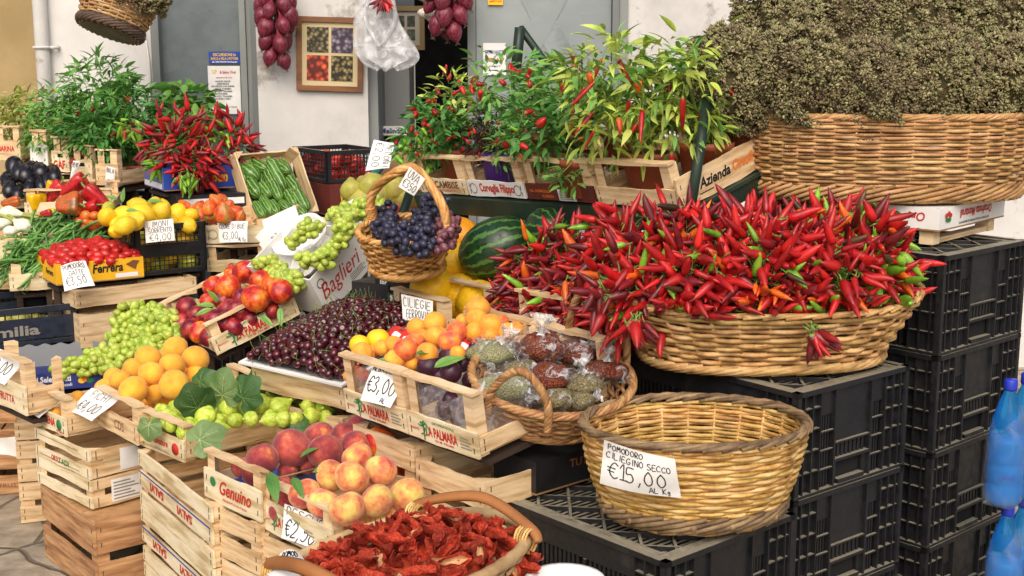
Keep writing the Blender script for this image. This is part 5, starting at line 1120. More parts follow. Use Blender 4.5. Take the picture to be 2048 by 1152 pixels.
fronts = [('woodw', 'wooden crate with red and brown lettering at the left end of the plant shelf'), ('cartw', 'wooden crate with white printed front holding the violet pot'), ('cartred', 'wooden crate with brown printed front and small label, third on the shelf'), ('wood', 'plain wooden crate with tall posts at the right end of the plant shelf')]
for (x0, w), (fm, lab) in zip(CW, fronts):
    F = FSH @ Matrix.Translation((x0, .002, 0)); t, e = tray(lab, F, w-.006, .38, .112, .05, .05, front=fm, group='wooden crates of potted chilli plants', name='plant_crate'); tr.append((F, e, w, t))
text(tr[0][1], 'F.lli CAMBISE', fx(.12, .032), .03, 'brn', 0, .03, w=.17); text(tr[0][1], 'PRODOTTI ORTOFRUTTICOLI', fx(.12, .014), .01, 'red', 0, .01, w=.18)
text(tr[1][1], 'Corvaglia Filippo', fx(.14, .03), .034, 'red', 0, .03, w=.16)
for cx in (.03, .235): MB().add([(cx+.016*math.cos(a), -.0012, .027+.016*math.sin(a)) for a in [2*PI*q/14 for q in range(14)]]+[(cx+.014*math.cos(a), -.0012, .027+.014*math.sin(a)) for a in [2*PI*q/14 for q in range(14)]], [(q, (q+1) % 14, (q+1) % 14+14, q+14) for q in range(14)]).build('stamp', M['blk'], tr[1][1])
MB().box(.135, -.0016, .006, .205, -.0009, .038).build('label_sticker', M['paper'], tr[2][1])
for i in range(5): MB().box(.14, -.0022, .01+i*.005, .2-.006*(i % 3), -.0017, .0122+i*.005).build('lettering', M['gry'], tr[2][1])
for i, (x, w_) in enumerate(((.03, .09), (.06, .05))): text(tr[2][1], 'AZ. AGRICOLA', fx(x+.03, .03-.014*i), .011, 'orange', 0, .02, w=w_)
AZ = FSH @ Matrix.Translation((WSH+.004, 0, 0)) @ Matrix.Rotation(PI/2, 4, 'Z')
ab = MB(); board(ab, .38, 0, .006, .0, .078); azb = ab.build('side_board', [M['wood'], M['staple']], tr[3][3]); azb.matrix_world = AZ; azb.matrix_parent_inverse = Matrix.Identity(4); azb.matrix_basis = tr[3][3].matrix_basis.inverted() @ AZ
text(azb, 'Azienda', fx(.13, .038), .036, 'blk', .25, .03, w=.115); text(azb, 'Ortofrutta', fx(.26, .04), .036, 'orange', .25, .03, w=.13); MB().box(.07, -.0016, .014, .12, -.0009, .0165).build('lettering', M['blk'], azb)
# plants
def potat(ci, u, v, r, m='terra', h=.1):
    F = tr[ci][0]; return F @ Vector((u*(tr[ci][2]-.006), v*.38, .004+h*.9))
RCH = (('chr', 20, .03, 'any'), ('cho', 3, .03, 'any'))
TL = FSH.to_quaternion().to_matrix().to_4x4() @ Matrix.Rotation(.892, 4, 'Z') 
def pl(label, ci, u, v, r, crown_px, Y, rad, n, ll, **k):
    b = potat(ci, u, v, r); c = at(*crown_px, Y); return plant(label, b, c-b, rad, int(n*1.1), ll*.86, potr=r, poth=.1, group='potted chilli plants on the green shelf', **k)
y0 = FSH.translation.y
def yat(ci, u, v): return potat(ci, u, v, 0).y
pl('bushy chilli plant with small round red fruit at the left end of the shelf', 0, .35, .3, .06, (872, 262), yat(0, .35, .3)-.02, (.12, .11, .115), 511, .05, fruits=(('chr', 26, .022, 'any'), ('chg', 6, .03, 'hang'),), seed=1)
pl('low chilli plant with hanging green fruit trailing over the left crate', 0, .2, .7, .05, (835, 300), yat(0, .2, .5)-.05, (.075, .08, .07), 232, .045, fruits=(('chg', 12, .035, 'hang'), ('chr', 6, .022, 'up')), seed=2, lm='leaf_md')
pl('chilli plant with yellowing upper leaves behind the red fruited one', 0, .75, .75, .05, (905, 195), yat(0, .7, .7), (.085, .09, .09), 186, .045, fruits=(('chr', 8, .024, 'up'),), seed=3, lm='leaf_lt')
pl('tall green chilli plant with upright red fruit above the violet pot', 1, .45, .65, .055, (1000, 185), yat(1, .5, .6), (.12, .11, .15), 638, .048, fruits=(('chr', 16, .026, 'any'),), seed=4, lm='leaf_md')
pl('dark purple leaved chilli plant in the violet pot', 1, .35, .22, .062, (968, 275), yat(1, .4, .2)-.01, (.065, .06, .075), 403, .028, fruits=(('chr', 10, .018, 'up'),), seed=5, lm='leaf_pu', potm='violetpot')
pl('small green plant drooping over the edge of its pot beside the violet one', 1, .82, .25, .05, (1010, 300), yat(1, .8, .2), (.05, .05, .06), 170, .04, fruits=(), seed=6, lm='leaf_md')
pl('dark green chilli plant with fat red and yellow fruit in the third crate', 2, .5, .28, .068, (1085, 268), yat(2, .45, .25)-.02, (.125, .11, .095), 638, .048, fruits=(('chr', 10, .034, 'any'), ('chg', 7, .022, 'up'), ('cho', 2, .03, 'any')), seed=7)
pl('green chilli plant behind the fat fruited one in the third crate', 2, .45, .72, .055, (1105, 190), yat(2, .45, .7), (.11, .1, .1), 465, .048, fruits=(('chr', 6, .03, 'any'),), seed=8, lm='leaf_md')
pl('large pale green chilli plant with long drooping red peppers', 3, .38, .3, .075, (1228, 190), yat(3, .35, .25)-.03, (.155, .14, .17), 883, .066, leaf=LEAFN, fruits=(('chr', 9, .075, 'hang'), ('cho', 4, .035, 'hang')), seed=9, lm='leaf_lt', lm2='leaf_md', stems=8, droop=.5)
pl('pale green chilli plant with curled red peppers at the right of the large one', 3, .8, .5, .07, (1352, 200), yat(3, .8, .5)-.05, (.12, .12, .17), 534, .066, leaf=LEAFN, fruits=(('chr', 7, .085, 'hang'),), seed=10, lm='leaf_lt', lm2='leaf_md', stems=8, droop=.5)
pl('sparse chilli plant against the white wall beside the oregano', 3, .85, .86, .065, (1420, 130), yat(3, .85, .9)+.02, (.10, .1, .13), 108, .075, leaf=LEAFN, fruits=(('chr', 3, .1, 'hang'),), seed=11, lm='leaf_lt', lm2='leaf_md', droop=.7)
pl('small green plant with pointed leaves in the front pot of the third crate', 2, .72, .14, .06, (1142, 355), yat(2, .75, .08)-.03, (.055, .04, .035), 93, .045, seed=12, lm='leaf_md')
# extra pot behind on the right, outside the crate
xp = at(1478, 285, y0-.25); 
# ---------------------------------------------------------------- melons under the shelf
FM = frs(-.194, 3.603, .684, -.96, .141, -.043, 1.0); FO = frs(-.343, 3.602, .658, -.916, 0, -.02, 1.0)
mt, me_ = tray('melon crate with bright yellow label on its end board', FM, .26, .4, .105, .06, .05, front='cartyel', group='wooden fruit crates'); text(me_, '25', fx(.07, .038), .02, 'blk', 0, .03); MB().add([(.07+.016*math.cos(a), -.0012, .038+.016*math.sin(a)) for a in [2*PI*q/14 for q in range(14)]]+[(.07+.0145*math.cos(a), -.0012, .038+.0145*math.sin(a)) for a in [2*PI*q/14 for q in range(14)]], [(q, (q+1) % 14, (q+1) % 14+14, q+14) for q in range(14)]).build('stamp', M['blk'], me_); under(FM, .26, .4)
tray('melon crate left of the yellow labelled one, behind the cherry sign', FO, .26, .38, .1, group='wooden fruit crates'); under(FO, .26, .38)
WP = 'under the plant shelf'
def melon(name, lab, px, py, rp, Y, key, rot, cat='melon'):
    p = at(px, py, Y); inst(name, R.choice(T[key]), trs(p, rot, m_of(rp, p)), lab, cat, 'melons under the plant shelf')
for px, py, rp, Y, key, lab in ((925, 595, 50, 3.62, 'melon', 'yellow ridged melon leaning on the yellow labelled crate'), (958, 605, 46, 3.52, 'melon', 'yellow melon in the yellow labelled crate, below the chillies'), (865, 580, 48, 3.6, 'melon', 'yellow melon with its dry stalk end facing out'), (818, 568, 38, 3.75, 'melon', 'yellow melon under the black grape basket'), (905, 530, 48, 3.72, 'melon', 'yellow melon right of the black grape basket'), (915, 478, 44, 3.82, 'melono', 'orange melon highest beside the black grapes'), (945, 495, 46, 3.86, 'melono', 'orange melon half hidden behind the watermelon')):
    melon('yellow_melon', lab, px, py, rp, Y, key, rotm(1.2, .4+rr(-.4, .4), rr(-.6, .6)))
melon('watermelon', 'large dark striped watermelon under the plant shelf', 996, 498, 64, 3.6, 'wmelon', rotm(.3, 1.15, .2), 'watermelon')
melon('watermelon', 'second watermelon in shadow, half hidden by the chillies', 1098, 462, 50, 3.5, 'wmelon', rotm(1.4, .2, .3), 'watermelon')
for (px, py, Y, w, l, h) in ((1000, 560, 3.68, .3, .3, .02), (1100, 530, 3.66, .25, .25, .02), (860, 640, 3.75, .5, .3, .02), (930, 560, 3.85, .4, .25, .02)):
    p = at(px, py, Y); under(fr(p.x-w/2, p.y-.05, p.z-.01, -.4), w, l)
# ---------------------------------------------------------------- black grape basket with arched handle
FG = fr(*at(815, 540, 3.5), .05, .22, -.03)
gb, GP = basket('small golden wicker basket of black grapes with tall arched handle', FG, (.128, .112), (.088, .078), .115, 12, 26, 'wick_gold', .0046, .0055, 'rope', None, .009, base_h=.022); under(fr(FG.translation.x-.12, FG.translation.y-.05, FG.translation.z-.01, .05) @ Matrix.Translation((.08, .05, 0)), .08, .08, legs=False)
a1, a2 = 2.35, -.62
q1, q2 = GP(a1, 1), GP(a2, 1)
twisted(gb, [GP(a1, .35, .006), q1+Vector((-.002, 0, .01)), q1+Vector((.004, -.008, .085)), (q1+q2)/2+Vector((-.02, 0, .165)), (q1+q2)/2+Vector((.035, 0, .165)), q2+Vector((.0, .008, .085)), q2+Vector((.002, 0, .01)), GP(a2, .35, .006)], .0115, 'wick_gold', 5, 4, 'handle', ((.12, .2), (.8, .88)))
for i, (pts, n, lab, k2) in enumerate((([(870, 400), (850, 440), (800, 470), (765, 480)], 56, 'black grape bunch lying across the back of the small basket', None), ([(770, 430), (775, 465), (800, 490), (830, 500)], 52, 'black grape bunch at the front left of the small basket', None), ([(850, 430), (848, 465), (850, 490), (845, 505)], 50, 'black grape bunch at the front centre with its stalk up', None), ([(895, 450), (892, 470), (888, 490), (880, 500)], 34, 'dusky red grape bunch at the right edge of the small basket', 'grapep'))):
    P3 = [on(FG, x, y, .115+.035*(1-abs(2*j/3-1))) for j, (x, y) in enumerate(pts)]
    grape_bunch(lab, P3, int(n*1.5), .0112, 'grapep' if k2 else 'grapeb', 'bunches of black grapes', 30+i, .04)
sign('white handwritten sign UVA clipped to the arched basket handle', ((820, 333), (851, 358), (828, 392), (797, 373)), (3.42, 3.42, 3.42, 3.42), [('UVA', .12, .08, .36, .7), ('€350', .08, .52, .36, .85)], .003)
# ---------------------------------------------------------------- apricots and plums in two printed crates
F1 = fr(-.385, 2.925, .592, -.834, .151, .008); F2 = F1 @ Matrix.Translation((.238, 0, 0))
def palm(par, X, s=1.0, txt='LA PALMARA'):
    """palm tree mark with red lettering"""
    mb = MB(); mb.prism([(-.006*s, 0), (-.003*s, 0), (-.004*s, .03*s), (-.007*s, .03*s)], -.0014, -.0008, 0, X)
    for a in (-2.6, -1.9, -.4, .3, 1.2, 1.9): pts = bez([(-.005*s, .03*s), (-.005*s+.012*s*math.cos(a+1.2), .03*s+.012*s*math.sin(a+1.2)), (-.005*s+.02*s*math.cos(a+.6), .03*s+.014*s*math.sin(a+.6)-.006*s)], 3); mb.tube([X @ Vector((x, -.0012, z)) for x, z in pts], .0016*s, 4)
    mb.build('palm_print', M['green'], par); text(par, txt, X @ fx(.052*s, .022*s), .03*s, 'red', 0, .03, w=.1*s); text(par, 'ORTOFRUTTICOLA', X @ fx(.06*s, .044*s), .008*s, 'green', 0, .02, w=.07*s); text(par, 'DI M. PALMA', X @ fx(.06*s, .006*s), .007*s, 'red', 0, .02, w=.06*s); text(par, 'PRODOTTI', X @ fx(-.035*s, .02*s), .007*s, 'red', 0, .02, w=.028*s)
    mb = MB(); [mb.box(.112*s, -.0014, .012*s+.007*s*i, .145*s-.006*s*(i % 2), -.0009, .0145*s+.007*s*i, 0, X) for i in range(4)]; mb.build('small_print', M['gry'], par)
for F, lab in ((F1, 'printed palm tree crate of apricots with white price sign'), (F2, 'printed palm tree crate of dark plums next to the apricots')):
    t, e = tray(lab, F, .234, .41, .142, .062, .05, group='palm tree printed crates'); palm(e, fx(.062, .006, 0), 1.05); under(F, .234, .41, legs=False)
def punnet(label, F, w, l, h):
    t = thing('punnet', label, 'punnet', F, 'clear plastic punnets'); mb = MB(); G = []
    for z, q in ((0, .86), (.003, .88), (h, 1.0), (h+.002, 1.05)):
        row = []
        for a in [2*PI*u/32 for u in range(33)]: c, s = sup(a, .35); row.append(Vector((w/2+c*w/2*q, l/2+s*l/2*q, z)))
        G.append(row)
    mb.grid(G); mb.build('tray', M['punnet'], t)
for i, (u, v) in enumerate(((.01, .012), (.12, .012), (.01, .2), (.12, .2))): punnet('clear punnet of apricots, %s' % ('front left', 'front right', 'back left with yellow plums', 'back right')[i], F1 @ Matrix.Translation((u, v, .012)), .105, .18, .085)
for i, (u, v) in enumerate(((.012, .012), (.122, .012))): punnet('clear punnet of dark plums, %s in its crate' % ('left', 'right')[i], F2 @ Matrix.Translation((u, v, .012)), .1, .18, .085)
AP = [(756,679,22,.13,'apriy','clear yellow plum'),(720,690,20,.13,'apriy','clear yellow plum'),(724,706,20,.13,'apri',''),(764,696,16,.13,'apri',''),(789,689,17,.14,'apri',''),(811,699,22,.155,'aprib','red blushed apricot'),(789,720,21,.135,'apri',''),(830,682,17,.16,'aprib','red blushed apricot'),(833,656,19,.14,'apri',''),(870,646,22,.15,'apri',''),(873,673,21,.165,'apri',''),(847,674,15,.15,'apri',''),(913,662,21,.165,'aprib','red blushed apricot'),(899,682,21,.17,'aprib','red blushed apricot'),(855,706,21,.15,'apri',''),(956,618,23,.17,'apri',''),(953,638,22,.175,'apri',''),(948,664,18,.155,'apri',''),(982,649,21,.17,'apri',''),(980,671,17,.15,'apri',''),(1015,665,19,.15,'apri',''),(1032,659,16,.13,'apri',''),(1003,644,15,.14,'aprib','small red apricot'),(926,642,14,.14,'apri',''),(915,706,15,.15,'apri',''),(824,727,14,.12,'apri',''),(713,746,14,.07,'aprib','red blushed apricot behind the crate rail'),(724,750,14,.065,'aprib','red blushed apricot behind the crate rail'),(700,752,13,.06,'apri',''),(745,700,14,.11,'apri',''),(850,725,14,.12,'aprib','red blushed apricot'),(770,740,16,.06,'apri',''),(790,765,16,.05,'apri',''),(735,715,14,.1,'apri','')]
heap('apricot', 'apricot', F1, AP, 'of the heap', 'apricots heaped in the printed crates', 'orange apricot')
PLm = [(901,714,22,.135,'plum',''),(902,744,21,.125,'plum',''),(859,734,23,.12,'plum',''),(842,729,15,.11,'plum',''),(879,752,15,.1,'plum',''),(945,700,14,.12,'plum',''),(925,728,16,.11,'plum',''),(840,772,18,.05,'plum',''),(868,786,18,.05,'plum',''),(898,800,18,.05,'plum',''),(925,812,17,.05,'plum',''),(850,800,16,.035,'plum',''),(885,818,16,.035,'plum',''),(915,835,15,.035,'plum',''),(940,760,16,.09,'plum',''),(960,780,16,.08,'plum','')]
heap('plum', 'plum', F2, PLm, 'of the plum crate', 'dark plums in the printed crate', 'dark purple plum')
big_leaf('long green leaf lying on the dark plums', on(F2, 868, 735, .15), (.75, .25, .35), (0, -.6, .8), .075, 'leaf_md', 'lance', 'plum_leaf'); big_leaf('small green leaf beside the leftmost apricots', on(F1, 752, 722, .14), (.3, -.4, .2), (0, -.5, .8), .04, 'leaf_md', 'lance', 'apricot_leaf')
big_leaf('small curled leaf between two apricots', on(F1, 832, 708, .16), (.8, .2, .2), (0, -.5, .8), .045, 'leaf_dk', 'lance', 'apricot_leaf')
for i, (px, py, u) in enumerate(((800, 668, F1), (935, 690, F1))):
    p = on(u, px, py, .135); t = thing('fruit_label', ('red printed card showing fruit under the apricots', 'red printed card with cherries beside the seasoning basket')[i], 'card', Matrix.Translation(p) @ u.to_quaternion().to_matrix().to_4x4() @ rotm(.35, .1, .3)); G = [[(-.035+.07*a/6, -.02+.04*b/3, .006*math.sin(a)) for a in range(7)] for b in range(4)]
    MB().grid(G).build('card', M['red'], t); MB().grid([[(-.02+.04*a/6, -.016+.016*b/3, .0012+.006*math.sin(a)) for a in range(7)] for b in range(4)]).build('print', M['white'], t); cherry_print(t, Matrix.Translation((0, .012, .008)) @ Matrix.Rotation(-PI/2, 4, 'X'), .008)
sign('white handwritten price sign 3,00 hooked on the apricot crate', ((748, 728), (813, 748), (781, 816), (720, 800)), (2.83, 2.8, 2.75, 2.79), [('ALBICOCCHE', .04, .04, .13, .92), ('€3,00', .06, .3, .4, .86), ('AL', .62, .82, .13, .2)], .008)
# ---------------------------------------------------------------- cherries on a white tray
FCH = fr(-.711, 3.369, .6, -.629, .2, .02); Fcc = FCH @ Matrix.Translation((.01, .01, -.075)); slatted('wooden crate carrying the white tray of cherries', Fcc, .33, .4, .07, 1, 'wood', group='wooden fruit crates'); under(Fcc, .33, .4, legs=False)
t = thing('cherry_tray', 'shallow white tray piled with dark cherries', 'tray', FCH); mb = MB(); W_, L_ = .35, .43; mb.box(0, 0, 0, W_, L_, .003)
for q in ((-.012, -.012, 0, L_+.012), (W_, -.012, W_+.012, L_+.012), (0, -.012, W_, 0), (0, L_, W_, L_+.012)): mb.box(q[0], q[1], .004, q[2], q[3], .010)
mb.build('tray', M['cartw'], t)
mound_heap('cherry', 'cherry', FCH, 300, .008, W_-.008, .008, L_-.008, lambda u, v: .022+.055*(max(0, 1-abs(2*u-1)**3)*max(0, 1-abs(2*v-1)**3))**.7, ['cherry'], .0131, 'dark red cherry heaped on the white tray', 'cherries heaped on the white tray', 'mass of dark cherries buried under the visible ones', M['cherrym'], lambda rs: rotm(rs.gauss(0, .8), rs.gauss(0, .8), rs.uniform(0, 6)), seed=3)
sign('white paper sign CILIEGIE FERROVIA standing behind the cherries', ((802, 588), (866, 602), (866, 645), (806, 640)), (3.44, 3.42, 3.4, 3.42), [('CILIEGIE', .05, .1, .36, .9), ('FERROVIA', .14, .56, .32, .76)], .006)
Fq = fr(*at(705, 640, 3.75), -.5); carton('black strawberry carton with gold crown printed on it, behind the cherries', Fq, .13, .2, .112, 'cartblk', closed=True); under(Fq, .13, .2)
cr = MB(); 
for i in range(5): cr.add([(.03+.016*i, -.0012, .045), (.042+.016*i, -.0012, .045), (.036+.016*i, -.0012, .085+.012*(i % 2))], [(0, 1, 2)])
cr.box(.03, -.0014, .03, .108, -.0009, .04); o = [q for q in COL.objects if q.name.startswith('box_body')][-1]; cr.build('crown_print', M['brn'], o)
Fq2 = fr(*at(752, 640, 3.72), -.5); _, bq = carton('black carton with round white stamp next to the gold crown one', Fq2, .13, .2, .14, 'cartblk', closed=True); under(Fq2, .13, .2); text(bq, 'O', fx(.09, .09), .05, 'orange', 0, .02); text(bq, 'JBF', fx(.03, .115), .02, 'white'); MB().box(.02, -.0014, .03, .06, -.0009, .08).build('label_sticker', M['paper'], bq)
for F, w, ztop, lab in ((F1, .234, .565, 'under the apricots'), (F2, .234, .54, 'under the plums')):
    o = F.translation
    for j in range(3): slatted('pale slatted crate '+lab+(', topmost', ', middle one', ', lowest')[j], fr(o.x+.012, o.y+.014, ztop-.15*(j+1), -.834), w-.004, .36, .147, 2, 'wood', group='slatted crates under the apricots and plums')
o = FCH.translation
for j in range(4): slatted('slatted crate below the cherry tray'+(', topmost', ', second', ', third', ', lowest')[j], fr(o.x+.02, o.y+.02, .502-.125*(j+1), -.629), .32, .36, .122, 2, 'wood', group='slatted crates under the cherries')
# ---------------------------------------------------------------- peaches at the front
FP = fr(-.568, 2.764, .372, -.8, 0, .016); FGN = frs(-.71, 2.865, .408, -.8, 0, .016, 1.012)
tp, ep = tray('printed palm tree crate of pale blushed peaches', FP, .275, .5, .112, .075, .055, group='palm tree printed crates'); palm(ep, fx(.07, .014, 0), 1.0)
tg, eg = tray('crate with red script lettering holding dark red peaches', FGN, .236, .5, .112, .075, .055, group='wooden fruit crates'); text(eg, 'Genuino', fx(.13, .042), .046, 'red', .3, .02, w=.13); MB().add([(.04+.012*math.cos(a), -.0012, .05+.012*math.sin(a)) for a in [2*PI*q/12 for q in range(12)]], [tuple(range(12))]).build('stamp', M['green'], eg); text(eg, 'PRODOTTO IN ITALIA', fx(.13, .016), .008, 'red', w=.1)
PP = [(662,951,30,.14,'peach',''),(704,955,33,.155,'peach',''),(761,942,32,.15,'peach',''),(714,914,30,.165,'peach',''),(609,987,31,.11,'peach',''),(646,1006,31,.105,'peach',''),(693,1017,36,.115,'peach',''),(753,1001,32,.12,'peach',''),(813,990,33,.11,'peach',''),(769,1040,28,.06,'peach',''),(688,1068,25,.03,'peach','greenish yellow peach'),(728,1047,22,.05,'peach',''),(845,1014,20,.06,'peach',''),(893,1004,20,.04,'peach',''),(826,1032,26,.05,'peach',''),(558,1024,20,.05,'peachr','dark red peach behind the rail'),(730,975,26,.09,'peach',''),(600,1030,24,.05,'peach','')]
heap('peach', 'peach', FP, PP, 'of the pile', 'pale peaches in the palm tree crate', 'pale yellow peach with red blush', lambda x, y: rotm(rr(-1.3, -.3), rr(-.7, .7), rr(-1, 1)))
PR = [(525,918,31,.12,'peachr',''),(584,896,37,.13,'peachr',''),(650,903,33,.135,'peachr',''),(639,873,31,.12,'peachr',''),(693,878,32,.12,'peachr',''),(713,895,32,.13,'peachr',''),(761,888,34,.13,'necto','orange flushed red peach'),(718,860,30,.11,'peachr',''),(812,929,28,.07,'necto','orange red peach alone at the back'),(576,941,19,.08,'peachr',''),(619,931,19,.085,'peachr',''),(561,974,24,.06,'peachr',''),(482,935,20,.08,'peachr','very dark peach'),(510,950,24,.07,'peachr','very dark peach'),(566,1000,22,.05,'peachr',''),(600,930,22,.07,'peachr',''),(680,930,26,.06,'peachr','')]
heap('peach', 'peach', FGN, PR, 'of the red pile', 'dark red peaches in the script lettered crate', 'dark red peach', lambda x, y: rotm(rr(-1.3, -.2), rr(-.8, .8), rr(-1, 1)))
for px, py, d, ln, lab in ((540, 945, (.3, -.9, -.3), .085, 'drooping peach leaf between the two peach crates'), (625, 945, (.9, .1, .3), .08, 'dark peach leaf lying under the round red peach'), (585, 955, (.4, -.7, -.2), .06, 'small peach leaf on the twig'), (600, 915, (.5, -.2, .5), .05, 'peach leaf tucked between red peaches')):
    big_leaf(lab, on(FGN, px, py, .13), d, (0, -.4, .9), ln, 'leaf_dk', 'lance', 'peach_leaf')
MB().tube([on(FGN, x, y, .12) for x, y in ((520, 945), (560, 955), (600, 945), (640, 935))], .002, 5).build('twig', M['stemd'], None); tag(bpy.data.objects['twig'], 'thin brown twig lying on the red peaches', 'twig')
bt = [];
for F, w, lab in ((FGN, .236, 'blue moulded tray insert under the red peaches'),): MB().box(.012, .01, .009, w-.012, .48, .03, 0).build('tray_insert', M['cartblue'], None, F)
tag(bpy.data.objects['tray_insert'], lab, 'tray insert')
sign('white handwritten sign PESCHE on the pale peach crate', ((570, 1008), (664, 1046), (632, 1100), (562, 1076)), (2.70, 2.64, 2.6, 2.65), [('PESCHE', .08, .05, .24, .84), ('€2,50', .08, .42, .5, .86)], .008)
z = .37
for i, (x, y, w, ztop, lab) in enumerate(((-.568, 2.764, .275, .370, 'pale slatted crate under the pale peaches'), (-.718, 2.899, .236, .395, 'pale slatted crate under the script lettered crate'))):
    for j in range(3): slatted(lab+(', topmost', ', second', ', bottom one')[j], fr(x-.008, y+.0, ztop-.124*(j+1), -.8), w, .48, .12, 2, 'wood', group='slatted crates stacked under the peaches')
Fpb = FP @ Matrix.Translation((.285, .3, -.02)); 
# ---------------------------------------------------------------- dried tomatoes in a rolled rim basket
cd = Vector((-.185, 2.10, .485)); FD = fr(*cd, .87, 0, 0)
db, DP = basket('long wicker basket with thick rolled rim full of dried tomatoes', FD, (.26, .152), (.222, .118), .08, 9, 34, 'rope', .0045, .004, 'roll', 'rope', .011, sq=.9); under(FD @ Matrix.Translation((-.2, -.12, 0)), .4, .24)
M['handw'] = mat('bent_wood_handle', [S('8f5a30'), S('b5783f')], scale=5, rough=.5, stretch=(1, 1, .3), bump=.15)
for s_, lab in ((1, 'right'), (-1, 'left')):
    pa, pb = (DP(.95*1, 1), DP(-.75, 1)) if s_ > 0 else (DP(PI-.8, 1), DP(PI+.8, 1)); o = Vector((s_*.03, 0, 0)); mid = (pa+pb)/2+o
    P = bez([pa+Vector((0, .02, .0)), pa+Vector((.0, 0, .03))+o*.3, mid+Vector((0, 0, .058)), pb+Vector((0, 0, .03))+o*.3, pb+Vector((0, -.03, .012))], 6); h = MB().tube(P, [.008+.004*math.sin(PI*i/(len(P)-1)) for i in range(len(P))], 8, flat=.7).build('handle', M['handw'], db)
    for e in (pa, pb):
        mb = MB(); [mb.tube([e+Vector((.017*math.cos(a), (k-2)*.006, .008+.022*math.sin(a))) for a in [2*PI*q/12 for q in range(12)]], .0024, 5, closed=True) for k in range(5)]; mb.build('binding', M['wick_yel'], h)
T['dry'] = []
for i in range(5):
    rs = random.Random(90+i); mb = MB(); n, mm = 16, 9; G = []; ph = rs.uniform(0, 6)
    for a in range(n+1):
        f = a/n; wd = .34*math.sin(PI*min(.97, max(.03, f)))**.55*(1+.25*math.sin(9*f+ph)); row = []
        for b in range(mm+1):
            g = b/mm*2-1; row.append(Vector((f*1.6-.8, wd*g*(1+.1*math.sin(13*f+b)), .26*g*g+.035*math.sin(13*f+ph)*math.cos(4*g)+.14*math.sin(2.5*f+ph)+.02*math.sin(23*f+5*g+ph))))
        G.append(row)
    mb.grid(G, 0); mb.grid([[Vector((v.x*.8, v.y*.5, v.z*.9+.035+.02*math.sin(20*v.x))) for v in row] for row in G], 1 if i == 0 else 0); lo = [[v+Vector((0, 0, -.05)) for v in row] for row in G]; mb.grid(lo, 0); T['dry'].append(mb.mesh('dried_tomato', [M['driedt'], M['driedp']]))
FDH = FD @ Matrix.Translation((-.245, -.14, .0))
mound_heap('dried_tomato', 'dried tomato', FDH, 165, .02, .455, .015, .265, lambda u, v: .042+.08*(max(0, 1-((2*u-1.08)**2+(2*v-1)**2)*.72))**.6, ['dry'], .035, 'wrinkled red sun dried tomato half in the rolled rim basket', 'sun dried tomatoes heaped in the long basket', 'mass of dried tomatoes buried under the visible ones', M['driedt'], lambda rs: rotm(rs.gauss(.3, .45), rs.gauss(0, .45), rs.uniform(0, 6)), seed=8)
sign('crumpled white sign at the near corner of the dried tomato basket', ((560, 1105), (600, 1108), (640, 1175), (520, 1175)), (2.05, 2.05, 2.0, 2.0), [('POMOD', .2, .06, .2, .62), ('SA', .3, .34, .2, .3)], .02)
Ft = fr(*at(1130, 1196, 2.12), .6); t = thing('foam_tray', 'white foam tray corner below the low black stack', 'tray', Ft); MB().lathe([(0, 0), (.05, 0), (.065, .03), (.07, .032), (.07, .036), (.063, .034), (.049, .006), (0, .006)], 24).build('tray', M['cartw'], t); under(fr(Ft.translation.x-.06, Ft.translation.y-.06, Ft.translation.z, 0), .12, .12)
# ================================================================ left front: stacked wooden crates
K = 1.045
FB_ = frs(-1.277, 3.363, .062, -.887, 0, 0, K); FB_.translation.z = 0
slatted('brown deep slatted crate at the foot of the left stack', FB_, .385, .5, .2165, 2, 'woodb', group='stacked wooden crates at the left', gap=.22, cover=True)
FS_ = frs(-1.286, 3.373, .355, -.785, 0, 0, K)
for j, lab in ((1, 'pale crate with an undulating top board and white stickers, second of the left stack'), (0, 'pale crate with red and green stamp on its top board, third of the left stack')):
    F = FS_.copy(); F.translation.z = .217+.082*(1-j); t, e = slatted(lab, F, .318, .5, .081, 2, 'wood', front='woodw', group='stacked wooden crates at the left', gap=.5)
    S1 = Matrix.Translation((.318, 0, 0)) @ Matrix.Rotation(PI/2, 4, 'Z')
    sd = [c for c in t.children if c.name.startswith('side_slat')][1]
    if j == 0:
        text(e, 'ORTO', fx(.12, .016), .022, 'red', .3, .02, w=.05); text(e, 'TADI', fx(.17, .016), .022, 'green', .0, .02, w=.06)
        MB().box(.03, -.0014, .012, .26, -.0009, .0132).box(.03, -.0014, .068, .26, -.0009, .0692).build('printed_border', M['brn'], e)
        MB().box(.08, -.0016, .01, .2, -.0006, .07, 0, ).build('label_sticker', M['paper'], sd)
    else:
        MB().box(.05, -.0016, .008, .14, -.0006, .07).build('label_sticker', M['paper'], sd)
        for i in range(6): MB().box(.056, -.0024, .014+i*.009, .13-.012*(i % 3), -.0018, .0175+i*.009).build('lettering', M['gry'], sd)
FCE = frs(-1.312, 3.418, .433, -.826, 0, 0, K); FCE.translation.z = .384
tc, ec = tray('small apricot crate with red lettering on top of the left stack', FCE, .235, .34, .105, .055, .06, group='wooden fruit crates'); text(ec, 'CESENA', fx(.12, .03), .032, 'red', 0, .03, w=.1); MB().lathe([(0, 0), (.016, 0), (.016, .0008), (0, .0008)], 14, 0, fx(.195, .03, -.0004) @ Matrix.Rotation(PI/2, 4, 'X')).build('stamp', M['green'], ec); text(ec, 'VIA EMILIA', fx(.2, .012), .008, 'red', w=.05)
heap('apricot', 'apricot', FCE, [(154,798,16,.05,'peachy',''),(109,828,15,.04,'peachy',''),(96,816,14,.05,'peachy',''),(130,812,14,.05,'peachy',''),(165,812,15,.05,'peachy',''),(140,840,15,.03,'peachy','')], 'of the small crate', 'apricots in the left crate', 'deep yellow apricot')
